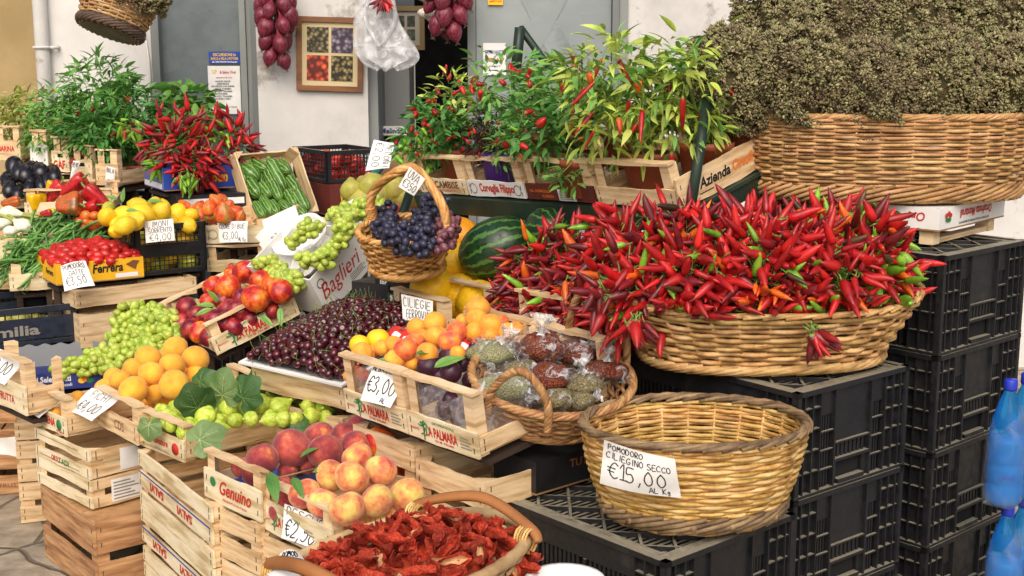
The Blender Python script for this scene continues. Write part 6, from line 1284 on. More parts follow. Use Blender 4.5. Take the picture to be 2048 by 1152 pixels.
FCD = frs(-1.093, 3.307, .457, -.882, 0, 0, K); FCD.translation.z = .406
td, ed = tray('wooden crate of golden yellow peaches with stamped end board', FCD, .262, .42, .105, .06, .085, front='wood', group='wooden fruit crates'); text(ed, 'CDS', fx(.15, .032), .034, 'brn', 0, .0, w=.06); under(FCD, .262, .42, legs=False)
YP_ = [(351,697,24,.17,'peachy',''),(391,718,26,.16,'peachy',''),(297,715,24,.17,'peachy',''),(344,730,24,.16,'peachy',''),(268,738,21,.14,'peachy',''),(303,747,24,.15,'peachy',''),(348,769,28,.13,'peachy',''),(392,749,21,.12,'peachy',''),(266,780,27,.12,'peachy','greenish yellow peach'),(214,779,24,.09,'peachy',''),(241,761,21,.12,'peachy',''),(226,754,18,.12,'peachy',''),(310,782,22,.1,'peachy',''),(325,716,15,.15,'peachy',''),(367,741,17,.13,'peachy',''),(330,795,22,.06,'peachy',''),(385,780,20,.07,'peachy',''),(240,800,20,.05,'peachy',''),(290,800,20,.05,'peachy','')]
heap('peach', 'peach', FCD, YP_, 'of the golden peach pile', 'golden peaches in the stamped crate', 'golden yellow peach')
# second stack with the figs
FSA = frs(-.977, 3.259, .246, -.98)
for j, lab in enumerate(('pale crate with red upside down lettering, topmost under the figs', 'second pale lettered crate of the fig stack', 'bottom crate of the fig stack')):
    h = .152 if j < 2 else .09; F = FSA.copy(); F.translation.z = (.247, .094, 0)[j]; t, e = slatted(lab, F, .517, .34, h, 3 if j < 2 else 2, 'wood', front='woodw', group='stacked lettered crates under the figs', gap=.3)
    if j < 2:
        e2 = [c for c in t.children if c.name.startswith('end_board')][2]
        for cx in (.14, .34): text(e2, 'SALVI', fx(cx, .078, -.0014, PI), .03, 'red', 0, .03, w=.1)
        MB().box(.005, -.0014, .094, .512, -.0008, .098).build('blue_stripe', M['blu'], e2)
FFI = frs(-.998, 3.304, .395, -.764, 0, .016); FFI.translation.z = .4015
tf, ef = tray('wooden crate of green figs and big fig leaves', FFI, .24, .535, .095, .06, .075, group='wooden fruit crates'); text(ef, 'GRASSI Salvatore', fx(.1, .034), .024, 'red', 0, .02, w=.13); MB().lathe([(0, 0), (.016, 0), (.016, .0008), (0, .0008)], 14, 0, fx(.2, .03, -.0004) @ Matrix.Rotation(PI/2, 4, 'X')).build('stamp', M['red'], ef); text(ef, 'PRODOTTI ORTOFRUTTICOLI', fx(.11, .012), .008, 'gry', w=.13)
FIGS = '412 831 20 .105;455 815 17 .11;520 808 19 .12;560 815 21 .12;583 785 18 .13;632 793 20 .115;648 812 21 .11;615 812 15 .115;623 832 17 .1;652 836 15 .09;590 838 15 .1;540 838 17 .105;500 838 15 .105;565 838 16 .105;470 840 15 .1;480 770 14 .135;505 765 14 .135;345 838 15 .085;335 830 14 .09;362 850 14 .075;380 835 15 .095;440 855 15 .09'
heap('fig', 'fig', FFI, [(float(a), float(b), float(c)*1.05, float(d), 'fig', '') for a, b, c, d in (q.split() for q in FIGS.split(';'))], 'of the fig crate', 'big green figs on top of the leaf lined crate', 'large pale green fig', lambda x, y: rotm(rr(.9, 2.2), rr(-.5, .5), rr(0, 6.28)))
mound_heap('fig', 'fig', FFI, 95, .015, .225, .015, .52, lambda u, v: .078+.022*math.sin(PI*u)*math.sin(PI*v), ['fig'], .0205, 'smaller green fig packed between the larger ones in the leaf lined crate', 'smaller green figs packed in the leaf lined crate', 'mass of green figs buried in the crate', M['fig'], lambda rs: rotm(rs.uniform(.9, 2.2), rs.uniform(-.5, .5), rs.uniform(0, 6.28)), seed=31)
M['figd'] = leafmat('dark_fig_leaf', [S('2c5024'), S('457038')], isl=.06); M['figl'] = leafmat('pale_fig_leaf_underside', [S('587c42'), S('7c9a62')], isl=.06); M['veind'] = flat('dark_leaf_vein', '6c8c52', .6); M['vein'] = flat('pale_leaf_vein', 'a9bd82', .6)
for px, py, h, d, ln, m, lab in ((395, 815, .13, (-.2, -.5, .75), .066, 'figd', 'large dark fig leaf standing at the left of the figs'), (445, 790, .15, (.05, -.3, .9), .068, 'figl', 'pale veined fig leaf standing at the back'), (485, 795, .15, (.4, -.3, .75), .065, 'figd', 'dark fig leaf behind the middle of the figs'), (400, 765, .14, (.6, -.2, .5), .05, 'figd', 'dark fig leaf below the golden peaches'), (400, 880, .088, (.8, .1, .55), .062, 'figl', 'long pale fig leaf lying over the front rim'), (585, 850, .09, (.5, .3, .4), .045, 'figd', 'fig leaf lying across the right of the figs'), (655, 850, .07, (.8, .2, -.1), .05, 'figd', 'fig leaf at the right end of the fig crate'), (298, 850, .09, (-.1, -.3, -.9), .042, 'figl', 'pale fig leaf hanging at the left post of the fig crate'), (520, 760, .14, (.5, .2, .6), .06, 'figd', 'small fig leaf at the back right of the figs')):
    big_leaf(lab, on(FFI, px, py, h), d, (-.1, -.75, .55), ln, m, 'lobed', 'fig_leaf', None, 'vein' if m == 'figl' else 'veind', .3)
sign('white price sign FICHI hooked between the left crates', ((184, 776), (240, 796), (184, 843), (136, 821)), (3.48, 3.4, 3.36, 3.44), [('FICHI', .25, .08, .26, .6), ('€4,00', .16, .46, .36, .75)], .006)
sign('small price sign 2,50 on the apricot crate at the left', ((90, 783), (128, 798), (78, 836), (42, 820)), (3.55, 3.5, 3.46, 3.52), [('€2,50', .08, .3, .42, .84)], .005)
FCR = frs(-1.52, 3.583, .455, -.792, 0, 0, 1.02); _, ecr = tray('wooden crate at the far left edge with a folded price sign', FCR, .32, .12, .15, .085, .08, back=False, group='wooden fruit crates'); text(ecr, 'FRUTTA', fx(.2, .035), .03, 'red', 0, .02, w=.1); under(FCR, .32, .12, legs=False)
sign('white price sign at the far left edge of the stall', ((-30, 690), (54, 716), (10, 770), (-50, 745)), (3.6, 3.55, 3.5, 3.56), [('€2,00', .3, .3, .42, .6)], .006)
for j in range(2): 
    t, e = slatted(('old brown slatted crate at the lower left edge, bottom one', 'old brown slatted crate at the lower left edge, upper one')[j], fr(*(at(78, 975, 4.05)-Vector((.53, .09, 0)))[:2], .001+.152*j, .17), .53, .4, .15, 2, 'woodb', group='old brown crates at the lower left'); 
    text(e, 'BERTOZZI FRUTTA', fx(.4, .03), .02, 'brn', 0, 0, w=.2)
t = thing('plastic_sheet', 'crumpled white wrapper with green print hanging at the far left', 'wrapper', frp(35, 880, 3.85, .2)); MB().grid([[(-.12+.03*a, -.01*math.sin(a*1.3+b), -.05+.09*b/4*(.3+a/8)+.012*math.sin(a)) for a in range(8)] for b in range(5)]).build('sheet', M['cartw'], t); MB().grid([[(.03+.02*a, -.014-.01*math.sin(a+b), -.03+.02*b) for a in range(4)] for b in range(4)]).build('print', M['green'], t)
# green grapes in the wavy edged blue box
FGG = frs(-1.507, 3.759, .414, .3, 0, .0); tgg = thing('grape_box', 'low navy blue carton with wavy edge heaped with green grapes', 'box', FGG); Wg, Lg = .40, .31
def wavy(w, x0=0, hb=.05): return [(x0, 0)]+[(x0+w, 0)]+[(x0+w-w*i/40, hb+.004*math.sin(i*1.3)) for i in range(41)]
MB().prism(wavy(Wg), 0, .004).build('front_panel', M['cartnavy'], tgg); MB().prism(wavy(Wg, 0, .075), Lg-.004, Lg).build('back_panel', M['greyb'], tgg)
for x in (.004, Wg-.008): MB().box(x, .0045, 0, x+.004, Lg-.0045, .052).build('side_panel', M['cartnavy'], tgg)
MB().box(.0085, .0045, .001, Wg-.0085, Lg-.0045, .005).build('floor', M['cartnavy'], tgg); fp = [c for c in tgg.children if c.name.startswith('front_panel')][0]
text(fp, 'Ortaggi Selezionati', fx(.105, .033), .024, 'white', 0, .03, w=.155); text(fp, 'Prodotti Ortofrutticoli', fx(.11, .014), .014, 'white', 0, .02, w=.15)
for cx, ms in ((.225, ('yel', 'orange', 'green')), (.315, ('red', 'red', 'green'))):
    for i, m in enumerate(ms): MB().add([(cx+.012*(i-1)+.011*math.cos(a), -.0012-.0003*i, .024+.004*(i % 2)+.009*math.sin(a)) for a in [2*PI*q/12 for q in range(12)]], [tuple(range(12))]).build('fruit_print', M[m], fp)
under(FGG, Wg, Lg, legs=False)
for j in range(3): slatted('slatted crate below the navy grape box'+(', topmost', ', middle one', ', lowest')[j], fr(FGG.translation.x+.01, FGG.translation.y+.01, .396-.132*(j+1), .3), .38, .28, .129, 2, 'wood', group='slatted crates under the grape box')
for i, (pts, n, lab) in enumerate((([(330, 645), (285, 640), (235, 645)], 64, 'green grape bunch topmost in the navy box'), ([(345, 672), (290, 672), (222, 676)], 62, 'green grape bunch just below the topmost one'), ([(320, 705), (250, 700), (180, 712)], 62, 'green grape bunch in the middle of the navy box'), ([(250, 732), (180, 730), (112, 745)], 62, 'green grape bunch at the front left of the navy box'), ([(335, 690), (300, 695), (260, 725)], 44, 'green grape bunch behind the golden peaches'), ([(260, 630), (300, 625), (340, 640)], 40, 'green grape bunch with stalk at the upper right'))):
    grape_bunch(lab, [at(x, y, 3.97-(y-630)*.0013) for x, y in pts], min(98, int(n*1.5)), .0128, seed=i, spread=.045)
under(fr(-1.35, 3.95, .47, .3), .4, .25, legs=False)
# nectarine crate with the palm tree print
FN = fr(-.862, 3.711, .538, .582, -.014, -.34); tn, en = tray('palm tree printed crate of dark nectarines tipped to the left', FN, .283, .425, .098, .06, .05, group='palm tree printed crates'); palm(en, fx(.07, .006), 1.2); under(FN, .283, .425)
NE = [(489,544,23,.13,'necto',''),(456,574,24,.12,'necto',''),(427,572,20,.11,'necto',''),(464,546,15,.12,'necto',''),(521,561,22,.12,'necto',''),(511,597,27,.11,'necto',''),(544,572,20,.11,'necto',''),(561,583,24,.1,'necto',''),(483,594,17,.1,'nect',''),(416,602,15,.1,'necto',''),(374,616,21,.07,'nect',''),(393,628,19,.065,'nect',''),(456,620,22,.085,'nect',''),(477,621,22,.085,'nect',''),(347,641,18,.055,'nect',''),(362,646,19,.055,'nect',''),(383,658,22,.05,'nect',''),(401,665,22,.05,'necto','mottled orange nectarine at the front'),(419,674,19,.045,'nect',''),(412,632,18,.07,'nect',''),(431,640,21,.07,'nect',''),(453,645,21,.07,'nect',''),(467,654,20,.055,'nect',''),(544,622,16,.05,'nect',''),(529,622,15,.05,'nect',''),(555,610,16,.05,'nect',''),(500,640,18,.05,'nect',''),(445,600,18,.09,'nect','')]
heap('nectarine', 'nectarine', FN, NE, 'of the nectarine crate', 'nectarines in the tipped palm tree crate', 'dark red nectarine')
for px, py, d in ((430, 612, (-.6, -.3, .2)), (425, 618, (-.8, -.4, -.1)), (440, 610, (.2, -.7, .1)), (436, 605, (-.2, -.4, .6)), (560, 615, (.1, -.6, -.7)), (520, 632, (.6, -.5, -.2))):
    big_leaf('small green leaf on a sprig among the nectarines', on(FN, px, py, .1), d, (0, -.6, .7), .055, 'leaf_md', 'lance', 'nectarine_leaf', 'leaves among the nectarines')
# tipped white grape carton
FBG = fr(-.563, 3.896, .621, .948, .06, -.586); tb, bb = carton('white carton of green grapes with red script lettering, tipped on its side', FBG, .235, .27, .15, 'cartw', 'cartw', name='grape_carton'); text(bb, 'Baglieri', fx(.108, .075), .078, 'red', .25, .0, w=.19); text(bb, 'AZ. AGRICOLA', fx(.12, .135), .009, 'blk', w=.06); under(FBG, .235, .27)
for i in range(4): MB().box(.14, -.0014, .02+.007*i, .215-.01*(i % 2), -.0009, .0225+.007*i).build('small_print', M['gry'], bb)
MB().add([(.03+.016*math.cos(a), -.0012, .11+.016*math.sin(a)) for a in [2*PI*q/14 for q in range(14)]]+[(.03+.013*math.cos(a), -.0012, .11+.013*math.sin(a)) for a in [2*PI*q/14 for q in range(14)]], [(q, (q+1) % 14, (q+1) % 14+14, q+14) for q in range(14)]).build('stamp', M['blk'], bb)
MB().box(.2, -.004, .15, .234, -.0002, .178).build('tab', M['cartw'], bb)
BGI = FBG.inverted()
for px, py, Y, rp in ((600, 472, 4.06, 56), (660, 486, 4.02, 50), (566, 528, 4.02, 46), (612, 524, 4.0, 36), (705, 436, 4.12, 44)):
    p = at(px, py, Y); k = m_of(rp, p); X = BGI @ trs(p, zto((-.38, -.62, .68)) @ Matrix.Rotation(rr(0, 3), 4, 'Z'), k)
    MB().lathe([(0, -.5), (.45, -.48), (.75, -.3), (.92, 0), (1.0, .06), (1.02, .1), (.96, .09), (.88, .02), (.7, -.26), (.4, -.42), (0, -.44)], 30, 0, X, lambda a, f: 1+.08*math.cos(2*a)+.03*math.cos(5*a)).build('foam_cup', M['cartw'], tb)
for i, (pts, n, lab) in enumerate((([(745, 415), (715, 420), (665, 430)], 60, 'green grape bunch draped over the top edge of the white carton'), ([(690, 450), (685, 480), (655, 505)], 34, 'green grape bunch in the right cups of the white carton'), ([(625, 455), (605, 465), (580, 490)], 22, 'green grape bunch in the upper left cup of the white carton'), ([(650, 515), (625, 520), (600, 520)], 18, 'small green grape bunch low in the white carton'), ([(560, 545), (535, 525), (515, 530)], 20, 'green grape bunch beside the red nectarines'), ([(590, 560), (570, 550), (550, 555)], 16, 'green grape bunch at the lower left of the white carton'))):
    grape_bunch(lab, [at(x, y, (4.05, 3.86, 3.95, 3.84, 3.94, 3.86)[i]) for x, y in pts], min(98, int(n*1.6)), .0128, seed=20+i, spread=.042 if i == 0 else .034)
t = thing('carton_flap', 'open white carton flap standing behind the grape carton', 'carton', frp(590, 470, 4.12, -.3, -.5)); MB().box(-.09, 0, -.01, .03, .004, .1, 0, Matrix.Rotation(-.5, 4, 'Y')).box(-.12, .03, -.05, -.02, .034, .07, 0, Matrix.Rotation(-.7, 4, 'Y')).build('flap', M['cartw'], t)
sign('white sheet with blue writing leaning left of the grape carton', ((556, 425), (590, 450), (548, 505), (510, 475)), 4.1, [('20', .5, .5, .2, .3)], .004, 'paper_sheet')
# pears
FPE = frs(-.667, 4.257, .784, -.535, .346, .158); tpe, _ = tray('tilted wooden crate of pears with a few red peaches', FPE, .3, .36, .1, .06, .05, group='wooden fruit crates'); under(FPE, .3, .36)
def elong(name, lab, cat, key, p0, p1, Y, hl, group, w=1.0, roll=0, Y2=None):
    a, b = at(*p0, Y), at(*p1, Y if Y2 is None else Y2); d = b-a; s = d.length/2/hl; return inst(name, R.choice(T[key]), trs((a+b)/2, zto(d) @ Matrix.Rotation(roll, 4, 'Z'), (s*w, s*w, s)), lab, cat, group)
for p0, p1, lab, w in (((762, 385), (723, 362), 'long pear lying across the top of the pear pile', 1.1), ((725, 425), (728, 372), 'large green pear standing at the front of the pile', 1.15), ((758, 408), (764, 372), 'brownish pear in the middle of the pile', 1.1), ((704, 398), (702, 362), 'pear at the left edge of the pile', 1.0), ((790, 400), (796, 368), 'green pear behind the basket handle', 1.2), ((818, 405), (800, 380), 'pear at the right edge of the pile', 1.0), ((752, 412), (732, 405), 'small pear lying low in front', 1.0), ((780, 385), (800, 362), 'pear at the back right of the pile', 1.1)):
    elong('pear', lab, 'pear', 'pear', p0, p1, 4.34, 1.2, 'pears in the tilted crate', w, rr(0, 6), 4.42)
for px, py, rp, lab in ((744, 420, 15, 'red blushed peach below the pears'), (751, 436, 14, 'dark pink peach lowest by the basket handle'), (787, 420, 15, 'pale red peach right of the handle'), (810, 424, 10, 'small red peach at the right of the pear crate'), (692, 412, 10, 'red nectarine half hidden left of the pears')):
    p = at(px, py, 4.27); inst('peach', R.choice(T['peachr']), trs(p, rrot(), m_of(rp, p)), lab, 'peach', 'peaches among the pears')
# boxes behind: dark red carton, crate of tomatoes, melon carton with sign
FDK = frs(-.715, 5.014, .912, .6); WD, LD = .24, .30
grid_crate('black plastic crate of red tomatoes against the white pier', FDK, WD, LD, .125, 'black', pitch=.014, band=None); under(FDK, WD, LD)
rest_heap('tomato', 'tomato', FDK, 34, .03, WD-.03, .03, LD-.03, lambda u, v: .125+.02*math.sin(4*u+3*v), ['tom'], .028, 'red tomato in the black crate against the pier', 'tomatoes in the black crate at the back', seed=5)
FDR = frs(-.700, 4.98, .79, .6); _, bdr = carton('dark red printed carton under the black tomato crate', FDR, .24, .28, .115, 'cartred', closed=True); text(bdr, 'Gioconda', fx(.11, .06, -.0012, PI), .05, 'yel', 0, .02, w=.13); MB().lathe([(0, 0), (.028, 0), (.028, .0008), (0, .0008)], 18, 0, fx(.205, .06, -.0004) @ Matrix.Rotation(PI/2, 4, 'X')).build('stamp', M['white'], bdr); under(FDR, .24, .28)
a, b_, c_, d_ = at(745, 352, 4.55), at(845, 345, 4.5), at(850, 285, 4.6), at(780, 295, 4.65)
t = thing('brown_carton', 'brown carton with teal edge behind the melon sign', 'box', Matrix.Translation(a)); q = [Vector((0, 0, 0)), b_-a, c_-a, d_-a]; n = (q[1]-q[0]).cross(q[3]-q[0]).normalized()*.2
if n.y < 0: n = -n
MB().add(q+[v+n for v in q], [(0, 1, 2, 3), (7, 6, 5, 4), (0, 4, 5, 1), (1, 5, 6, 2), (2, 6, 7, 3), (3, 7, 4, 0)]).build('box_body', M['carton'], t)
e = [at(738, 348, 4.53), at(752, 352, 4.53), at(803, 283, 4.62), at(792, 280, 4.62)]; MB().add([v-a for v in e]+[v-a+n*.9 for v in e], [(0, 1, 2, 3), (7, 6, 5, 4), (0, 4, 5, 1), (1, 5, 6, 2), (2, 6, 7, 3), (3, 7, 4, 0)]).build('edge', M['teal'], t); under(fr(a.x-.02, a.y, a.z-.005, .1), .2, .25)
t4 = sign('white handwritten sign MELONI turned on its side', ((790, 286), (778, 336), (731, 341), (748, 280)), (4.5, 4.44, 4.42, 4.5), [('MELONI', .1, .08, .24, .86), ('€2,00', .06, .48, .34, .9)], .006)
# melinda style box on a shelf inside the doorway
FI = fr(*at(757, 272, 5.95), 0); _, bi = carton('white fruit box with dark lettering just inside the doorway', FI, .13, .25, .045, 'cartw'); text(bi, 'Melinda', fx(.06, .022), .034, 'cartnavy', 0, .03, w=.1); under(FI, .13, .25)
# courgette crate, tilted steeply
FZ = frs(-.986, 4.811, .761, .70, 1.02, -.05); tz, _ = tray('steeply tilted wooden crate full of striped courgettes', FZ, .27, .29, .085, .05, .08, rail=False, group='wooden fruit crates'); under(fr(FZ.translation.x, FZ.translation.y, FZ.translation.z-.02, .7), .27, .2)
ZU = (((462,320),(519,360),.52),((504,322),(536,341),.5),((531,318),(571,385),.4),((555,328),(580,345),.5),((477,334),(493,365),.5),((530,345),(545,372),.5),((497,363),(520,395),.62),((520,367),(542,393),.5),((543,362),(562,402),.45),((572,355),(596,385),.5),((573,381),(593,415),.5),((594,382),(616,422),.48),((507,402),(530,437),.45),((520,390),(546,430),.4),((538,400),(557,430),.5),((558,402),(578,420),.5),((590,416),(612,432),.5),((484,360),(498,385),.5))
for i, (p0, p1, w) in enumerate(ZU):
    my = (p0[1]+p1[1])/2; Y = 4.97-(my-318)*.0022
    row = 'upper' if my < 345 else 'middle' if my < 390 else 'lower'; mx = (p0[0]+p1[0])/2; col = 'left' if mx < 515 else 'centre' if mx < 560 else 'right'
    ln = math.hypot(p1[0]-p0[0], p1[1]-p0[1]); lk = 'fat short' if w > .55 else 'long' if ln > 60 else 'short' if ln < 35 else 'medium'
    elong('courgette', f'{lk} striped courgette at the {row} {col} of the tilted crate', 'courgette', 'zucc', p1, p0, Y-.02, 1.05, 'courgettes in the tilted crate', w/.5*1.65, rr(0, 6), Y+.05)
for i in range(14):
    u, v = .035+.2*(i % 7)/6, .07+.13*(i//7); X = FZ @ trs((u+rr(-.008, .008), v+rr(-.01, .01), .028), zto((rr(-.2, .2), 1, rr(-.1, .1))), (.05, .05, .062)); inst('courgette', R.choice(T['zucc']), X, 'striped courgette in the lowest layer of the tilted crate', 'courgette', 'courgettes in the lowest layer')
# ---------------------------------------------------------------- lemons, date tomatoes and their crates
FLE = frs(-1.264, 4.305, .67, .613); grid_crate('black plastic crate of lemons with price sign', FLE, .25, .36, .172, 'black', pitch=.015, band=(.36, .62)); under(FLE, .25, .36)
LE = [(214,434,17,.21,'lemon',''),(217,416,12,.22,'lemong','green lemon'),(248,429,17,.215,'lemon',''),(231,446,13,.19,'lemon',''),(233,462,14,.17,'lemon',''),(250,451,17,.19,'lemon',''),(270,441,19,.2,'lemon',''),(277,416,18,.225,'lemon',''),(284,428,19,.215,'lemon',''),(321,426,18,.21,'lemon',''),(310,411,15,.22,'lemon',''),(354,428,18,.195,'lemon',''),(383,430,13,.19,'lemon',''),(324,413,14,.215,'lemon',''),(300,445,17,.18,'lemon',''),(340,445,17,.17,'lemon',''),(375,450,16,.16,'lemon',''),]
heap('lemon', 'lemon', FLE, LE, 'of the lemon crate', 'lemons in the black crate', 'yellow lemon', lambda x, y: rotm(rr(.6, 2.2), rr(-.5, .5), rr(0, 6.28)))
rest_heap('lemon', 'lemon', FLE, 40, .045, .205, .045, .315, lambda u, v: .125, ['lemon', 'lemon', 'lemon', 'lemong'], .033, 'yellow lemon seen through the grid of the black crate', 'lemons seen through the crate grid', lambda rs: rotm(rs.uniform(.6, 2.2), rs.uniform(-.5, .5), rs.uniform(0, 6.28)), seed=15)
for px, py, d, lab in ((245, 405, (.1, -.1, 1), 'lemon leaf standing up at the left of the lemons'), (252, 422, (.7, -.5, .2), 'lemon leaf lying on the left lemons'), (295, 402, (.9, -.1, .1), 'lemon leaf lying behind the top lemon'), (236, 398, (-.8, -.2, .3), 'pointed lemon leaf at the upper left')):
    big_leaf(lab, on(FLE, px, py, .24), d, (0, -.7, .6), .05, 'leaf_md', 'lance', 'lemon_leaf')
sign('white handwritten sign LIMONI SORRENTO on the black lemon crate', ((289, 444), (346, 437), (350, 481), (292, 486)), (4.27, 4.30, 4.28, 4.25), [('LIMONI', .08, .06, .26, .76), ('SORRENTO', .1, .36, .22, .84), ('€4,00', .12, .64, .3, .8)], .006)
FFE = frs(-1.459, 4.099, .678, .6, 0, 0); _, bfe = carton('yellow printed carton of small red tomatoes', FFE, .285, .235, .07, 'cartyel'); text(bfe, 'Ferrera', fx(.165, .042), .04, 'blk', .15, .03, w=.1); text(bfe, 'Importazione Ortofrutticola', fx(.16, .064), .008, 'brn', w=.08); MB().box(.19, -.0014, .008, .265, -.0009, .022).build('label_sticker', M['white'], bfe)
MB().add([(.225, -.0012, .05), (.25, -.0012, .062), (.272, -.0012, .058), (.262, -.0012, .045), (.258, -.0012, .03), (.24, -.0012, .04)], [(0, 1, 2, 3, 4, 5)]).build('island_print', M['brn'], bfe)
SL = Matrix.Translation((0, .235, 0)) @ Matrix.Rotation(-PI/2, 4, 'Z'); text(bfe, 'Ferrera', SL @ fx(.16, .035), .026, 'blk', .15, .03, w=.085); under(FFE, .285, .235)
mound_heap('date_tomato', 'tomato', FFE, 96, .012, .273, .012, .223, lambda u, v: .062+.045*(max(0, 1-abs(2*u-1)**2.4)*max(0, 1-abs(2*v-1)**2.4))**.6, ['datet'], .0168, 'small red oval tomato in the yellow carton', 'small oval tomatoes in the yellow carton', 'mass of small tomatoes buried in the yellow carton', M['datet'], lambda rs: rotm(PI/2+rs.gauss(0, .3), rs.gauss(0, .3), rs.gauss(.8, .7)), seed=6)
sign('white handwritten sign POMODORO DATTERINO on the yellow tomato carton', ((121, 532), (171, 522), (190, 572), (129, 582)), (4.05, 4.08, 4.03, 4.0), [('POMODORO', .06, .06, .2, .84), ('DATTE', .26, .32, .18, .56), ('€3,50', .1, .56, .3, .72)], .008)
FD1 = frs(-1.401, 4.105, .60, .70); slatted('wooden crate directly under the yellow carton and the lemons', FD1, .42, .3, .06, 1, 'wood', group='upturned crates under the lemons', cover=True)
FTR = frs(-1.394, 4.102, .47, .62); _, etr = slatted('upturned wooden crate with faded lettering under the lemon crate', FTR, .42, .3, .11, 1, 'wood', group='upturned crates under the lemons', cover=True); text(etr, 'VAL TREBBIA', fx(.3, .05, -.0012, PI), .04, 'gry', 0, .0, w=.17); under(FTR, .42, .3)
sid = [c for c in bpy.data.objects if c.name.startswith('side_slat')][-2:]
# dark blue crate with figs or potatoes, at the left edge
FIL = frs(-1.769, 3.951, .485, .55); til = grid_crate('dark blue plastic crate with white lettering at the left edge', FIL, .41, .32, .125, 'navy', pitch=.02, band=(.16, .72)); under(FIL, .41, .32)
text([c for c in til.children if c.name.startswith('end_panel')][0], 'Emilia', fx(.2, .05, -.0025), .045, 'gry', 0, .03, w=.17)
T['kiwi'] = [bumped('knobbly', M['pear'], i, 1.2, 0, 0, 0, 14, 10, .08) for i in range(2)]
rest_heap('prickly_fruit', 'fruit', FIL, 44, .03, .38, .03, .29, lambda u, v: .135, ['kiwi'], .024, 'yellowish knobbly fruit in the dark blue crate', 'knobbly fruit in the dark blue crate', seed=7, tries=30)
FIR = fr(*at(-70, 640, 4.32), .45); grid_crate('black plastic crate of orange tomatoes behind the dark blue crate', FIR, .36, .3, .1, 'black', pitch=.02); under(FIR, .36, .3)
rest_heap('tomato', 'tomato', FIR, 26, .03, .33, .03, .27, lambda u, v: .13, ['tomo', 'tom'], .032, 'orange red tomato in the black crate at the left edge', 'tomatoes in the left edge crate', seed=9)
# ---------------------------------------------------------------- ox heart tomatoes
FCU = frs(-1.07, 4.505, .751, -.25, .05, -.05); tcu, ecu = tray('wooden crate of ribbed orange tomatoes with price sign', FCU, .235, .32, .085, .068, .06, rail=False, group='wooden fruit crates'); under(FCU, .235, .32); FC2 = FCU.copy(); FC2.translation.z -= .10
tc2, ec2 = tray('lower wooden crate with red lettering under the ribbed tomatoes', FC2, .235, .32, .09, .045, .05, group='wooden fruit crates'); text(ec2, 'Genuino', fx(.13, .022), .03, 'red', .2, .02, w=.1)
MB().add([(.03+.018*math.cos(a), -.0012, .035+.018*math.sin(a)) for a in [2*PI*q/14 for q in range(14)]]+[(.03+.0155*math.cos(a), -.0012, .035+.0155*math.sin(a)) for a in [2*PI*q/14 for q in range(14)]], [(q, (q+1) % 14, (q+1) % 14+14, q+14) for q in range(14)]).build('stamp', M['gry'], ecu)
T['oxh'] = [lathe_t('ribbed_tomato', [(0, .8), (.3, .9), (.8, .75), (1, .3), (.85, -.3), (.5, -.85), (.15, -1.2), (0, -1.25)], [M['tomo']], 26, lambda a, f: 1+.09*math.cos(6*a+i)*math.sin(PI*f)) for i in range(3)]
heap('ribbed_tomato', 'tomato', FCU, [(441,402,15,.14,'oxh',''),(368,414,13,.12,'oxh','green shouldered tomato'),(399,417,14,.12,'oxh',''),(418,417,14,.13,'oxh',''),(448,427,19,.12,'oxh',''),(422,432,15,.1,'oxh',''),(406,430,14,.1,'oxh',''),(431,402,13,.15,'oxh',''),(456,414,14,.13,'oxh',''),(479,434,13,.1,'oxh',''),(470,425,14,.11,'oxh',''),(435,440,14,.08,'oxh',''),(385,425,12,.1,'oxh','')], 'of the ribbed tomato crate', 'ribbed tomatoes in the wooden crate', 'orange red ribbed tomato', lambda x, y: rotm(rr(2.2, 3.6), rr(-.5, .5), rr(0, 6)))
sign('white handwritten sign CUORE DI BUE on the ribbed tomato crate', ((434, 443), (496, 442), (494, 484), (440, 485)), (4.42, 4.38, 4.36, 4.4), [('CUORE DI BUE', .05, .14, .22, .88), ('€3,00', .14, .5, .34, .6), ('AL Kg', .72, .78, .16, .24)], .006)
# printed boxes of chillies
FBX = frs(-1.276, 4.758, .91, .55); _, bbx = carton('blue and violet printed carton full of red chilli bunches', FBX, .275, .25, .085, 'cartblue'); text(bbx, 'Orange Sun', fx(.145, .042), .05, 'yel', .2, .03, w=.19); text(bbx, 'Orange Sun', fx(.143, .043, -.0008), .052, 'red', .2, .06, w=.195); under(FBX, .275, .25)
SLb = Matrix.Translation((0, .25, 0)) @ Matrix.Rotation(-PI/2, 4, 'Z'); MB().box(-.0022, .003, .002, -.0005, .247, .11).build('violet_end', M['cartpurp'], bbx); text(bbx, 'Orange Sun', SLb @ fx(.12, .055, -.0026), .03, 'orange', .2, .02, w=.14); MB().box(-.0032, .02, .006, -.0024, .24, .026).build('label_sticker', M['white'], bbx); MB().box(-.003, .1, .082, -.0023, .14, .096).build('hand_hole_shade', M['dark'], bbx)  # hand hole is a flat dark plate, its shade painted on
FTA = frs(-1.22, 4.70, .80, .45); _, bta = carton('black carton with red and yellow upside down lettering', FTA, .27, .25, .095, 'cartblk', closed=True); text(bta, 'TAROCCHI', fx(.15, .03, -.0012, PI), .045, 'red', 0, .03, w=.19); text(bta, 'TAROCCHI', fx(.15, .031, -.0016, PI), .04, 'yel', 0, .0, w=.185); MB().box(.02, -.0016, .062, .25, -.0009, .085).build('label_sticker', M['white'], bta); under(FTA, .27, .25)
chilli_bunch('big bunch of dark red chillies in the blue carton at the back', at(352, 290, 4.86), (-.1, -.8, .5), 100, .058, .09, (('chd', .35), ('chr', .65)), 'chilli bunches at the back left', 70)
chilli_bunch('red chilli bunch at the right of the blue carton', at(452, 285, 4.98), (.3, -.7, .6), 100, .054, .075, (('chd', .4), ('chr', .6)), 'chilli bunches at the back left', 71, patches=((.4, -.2, .4, 'chg'),))
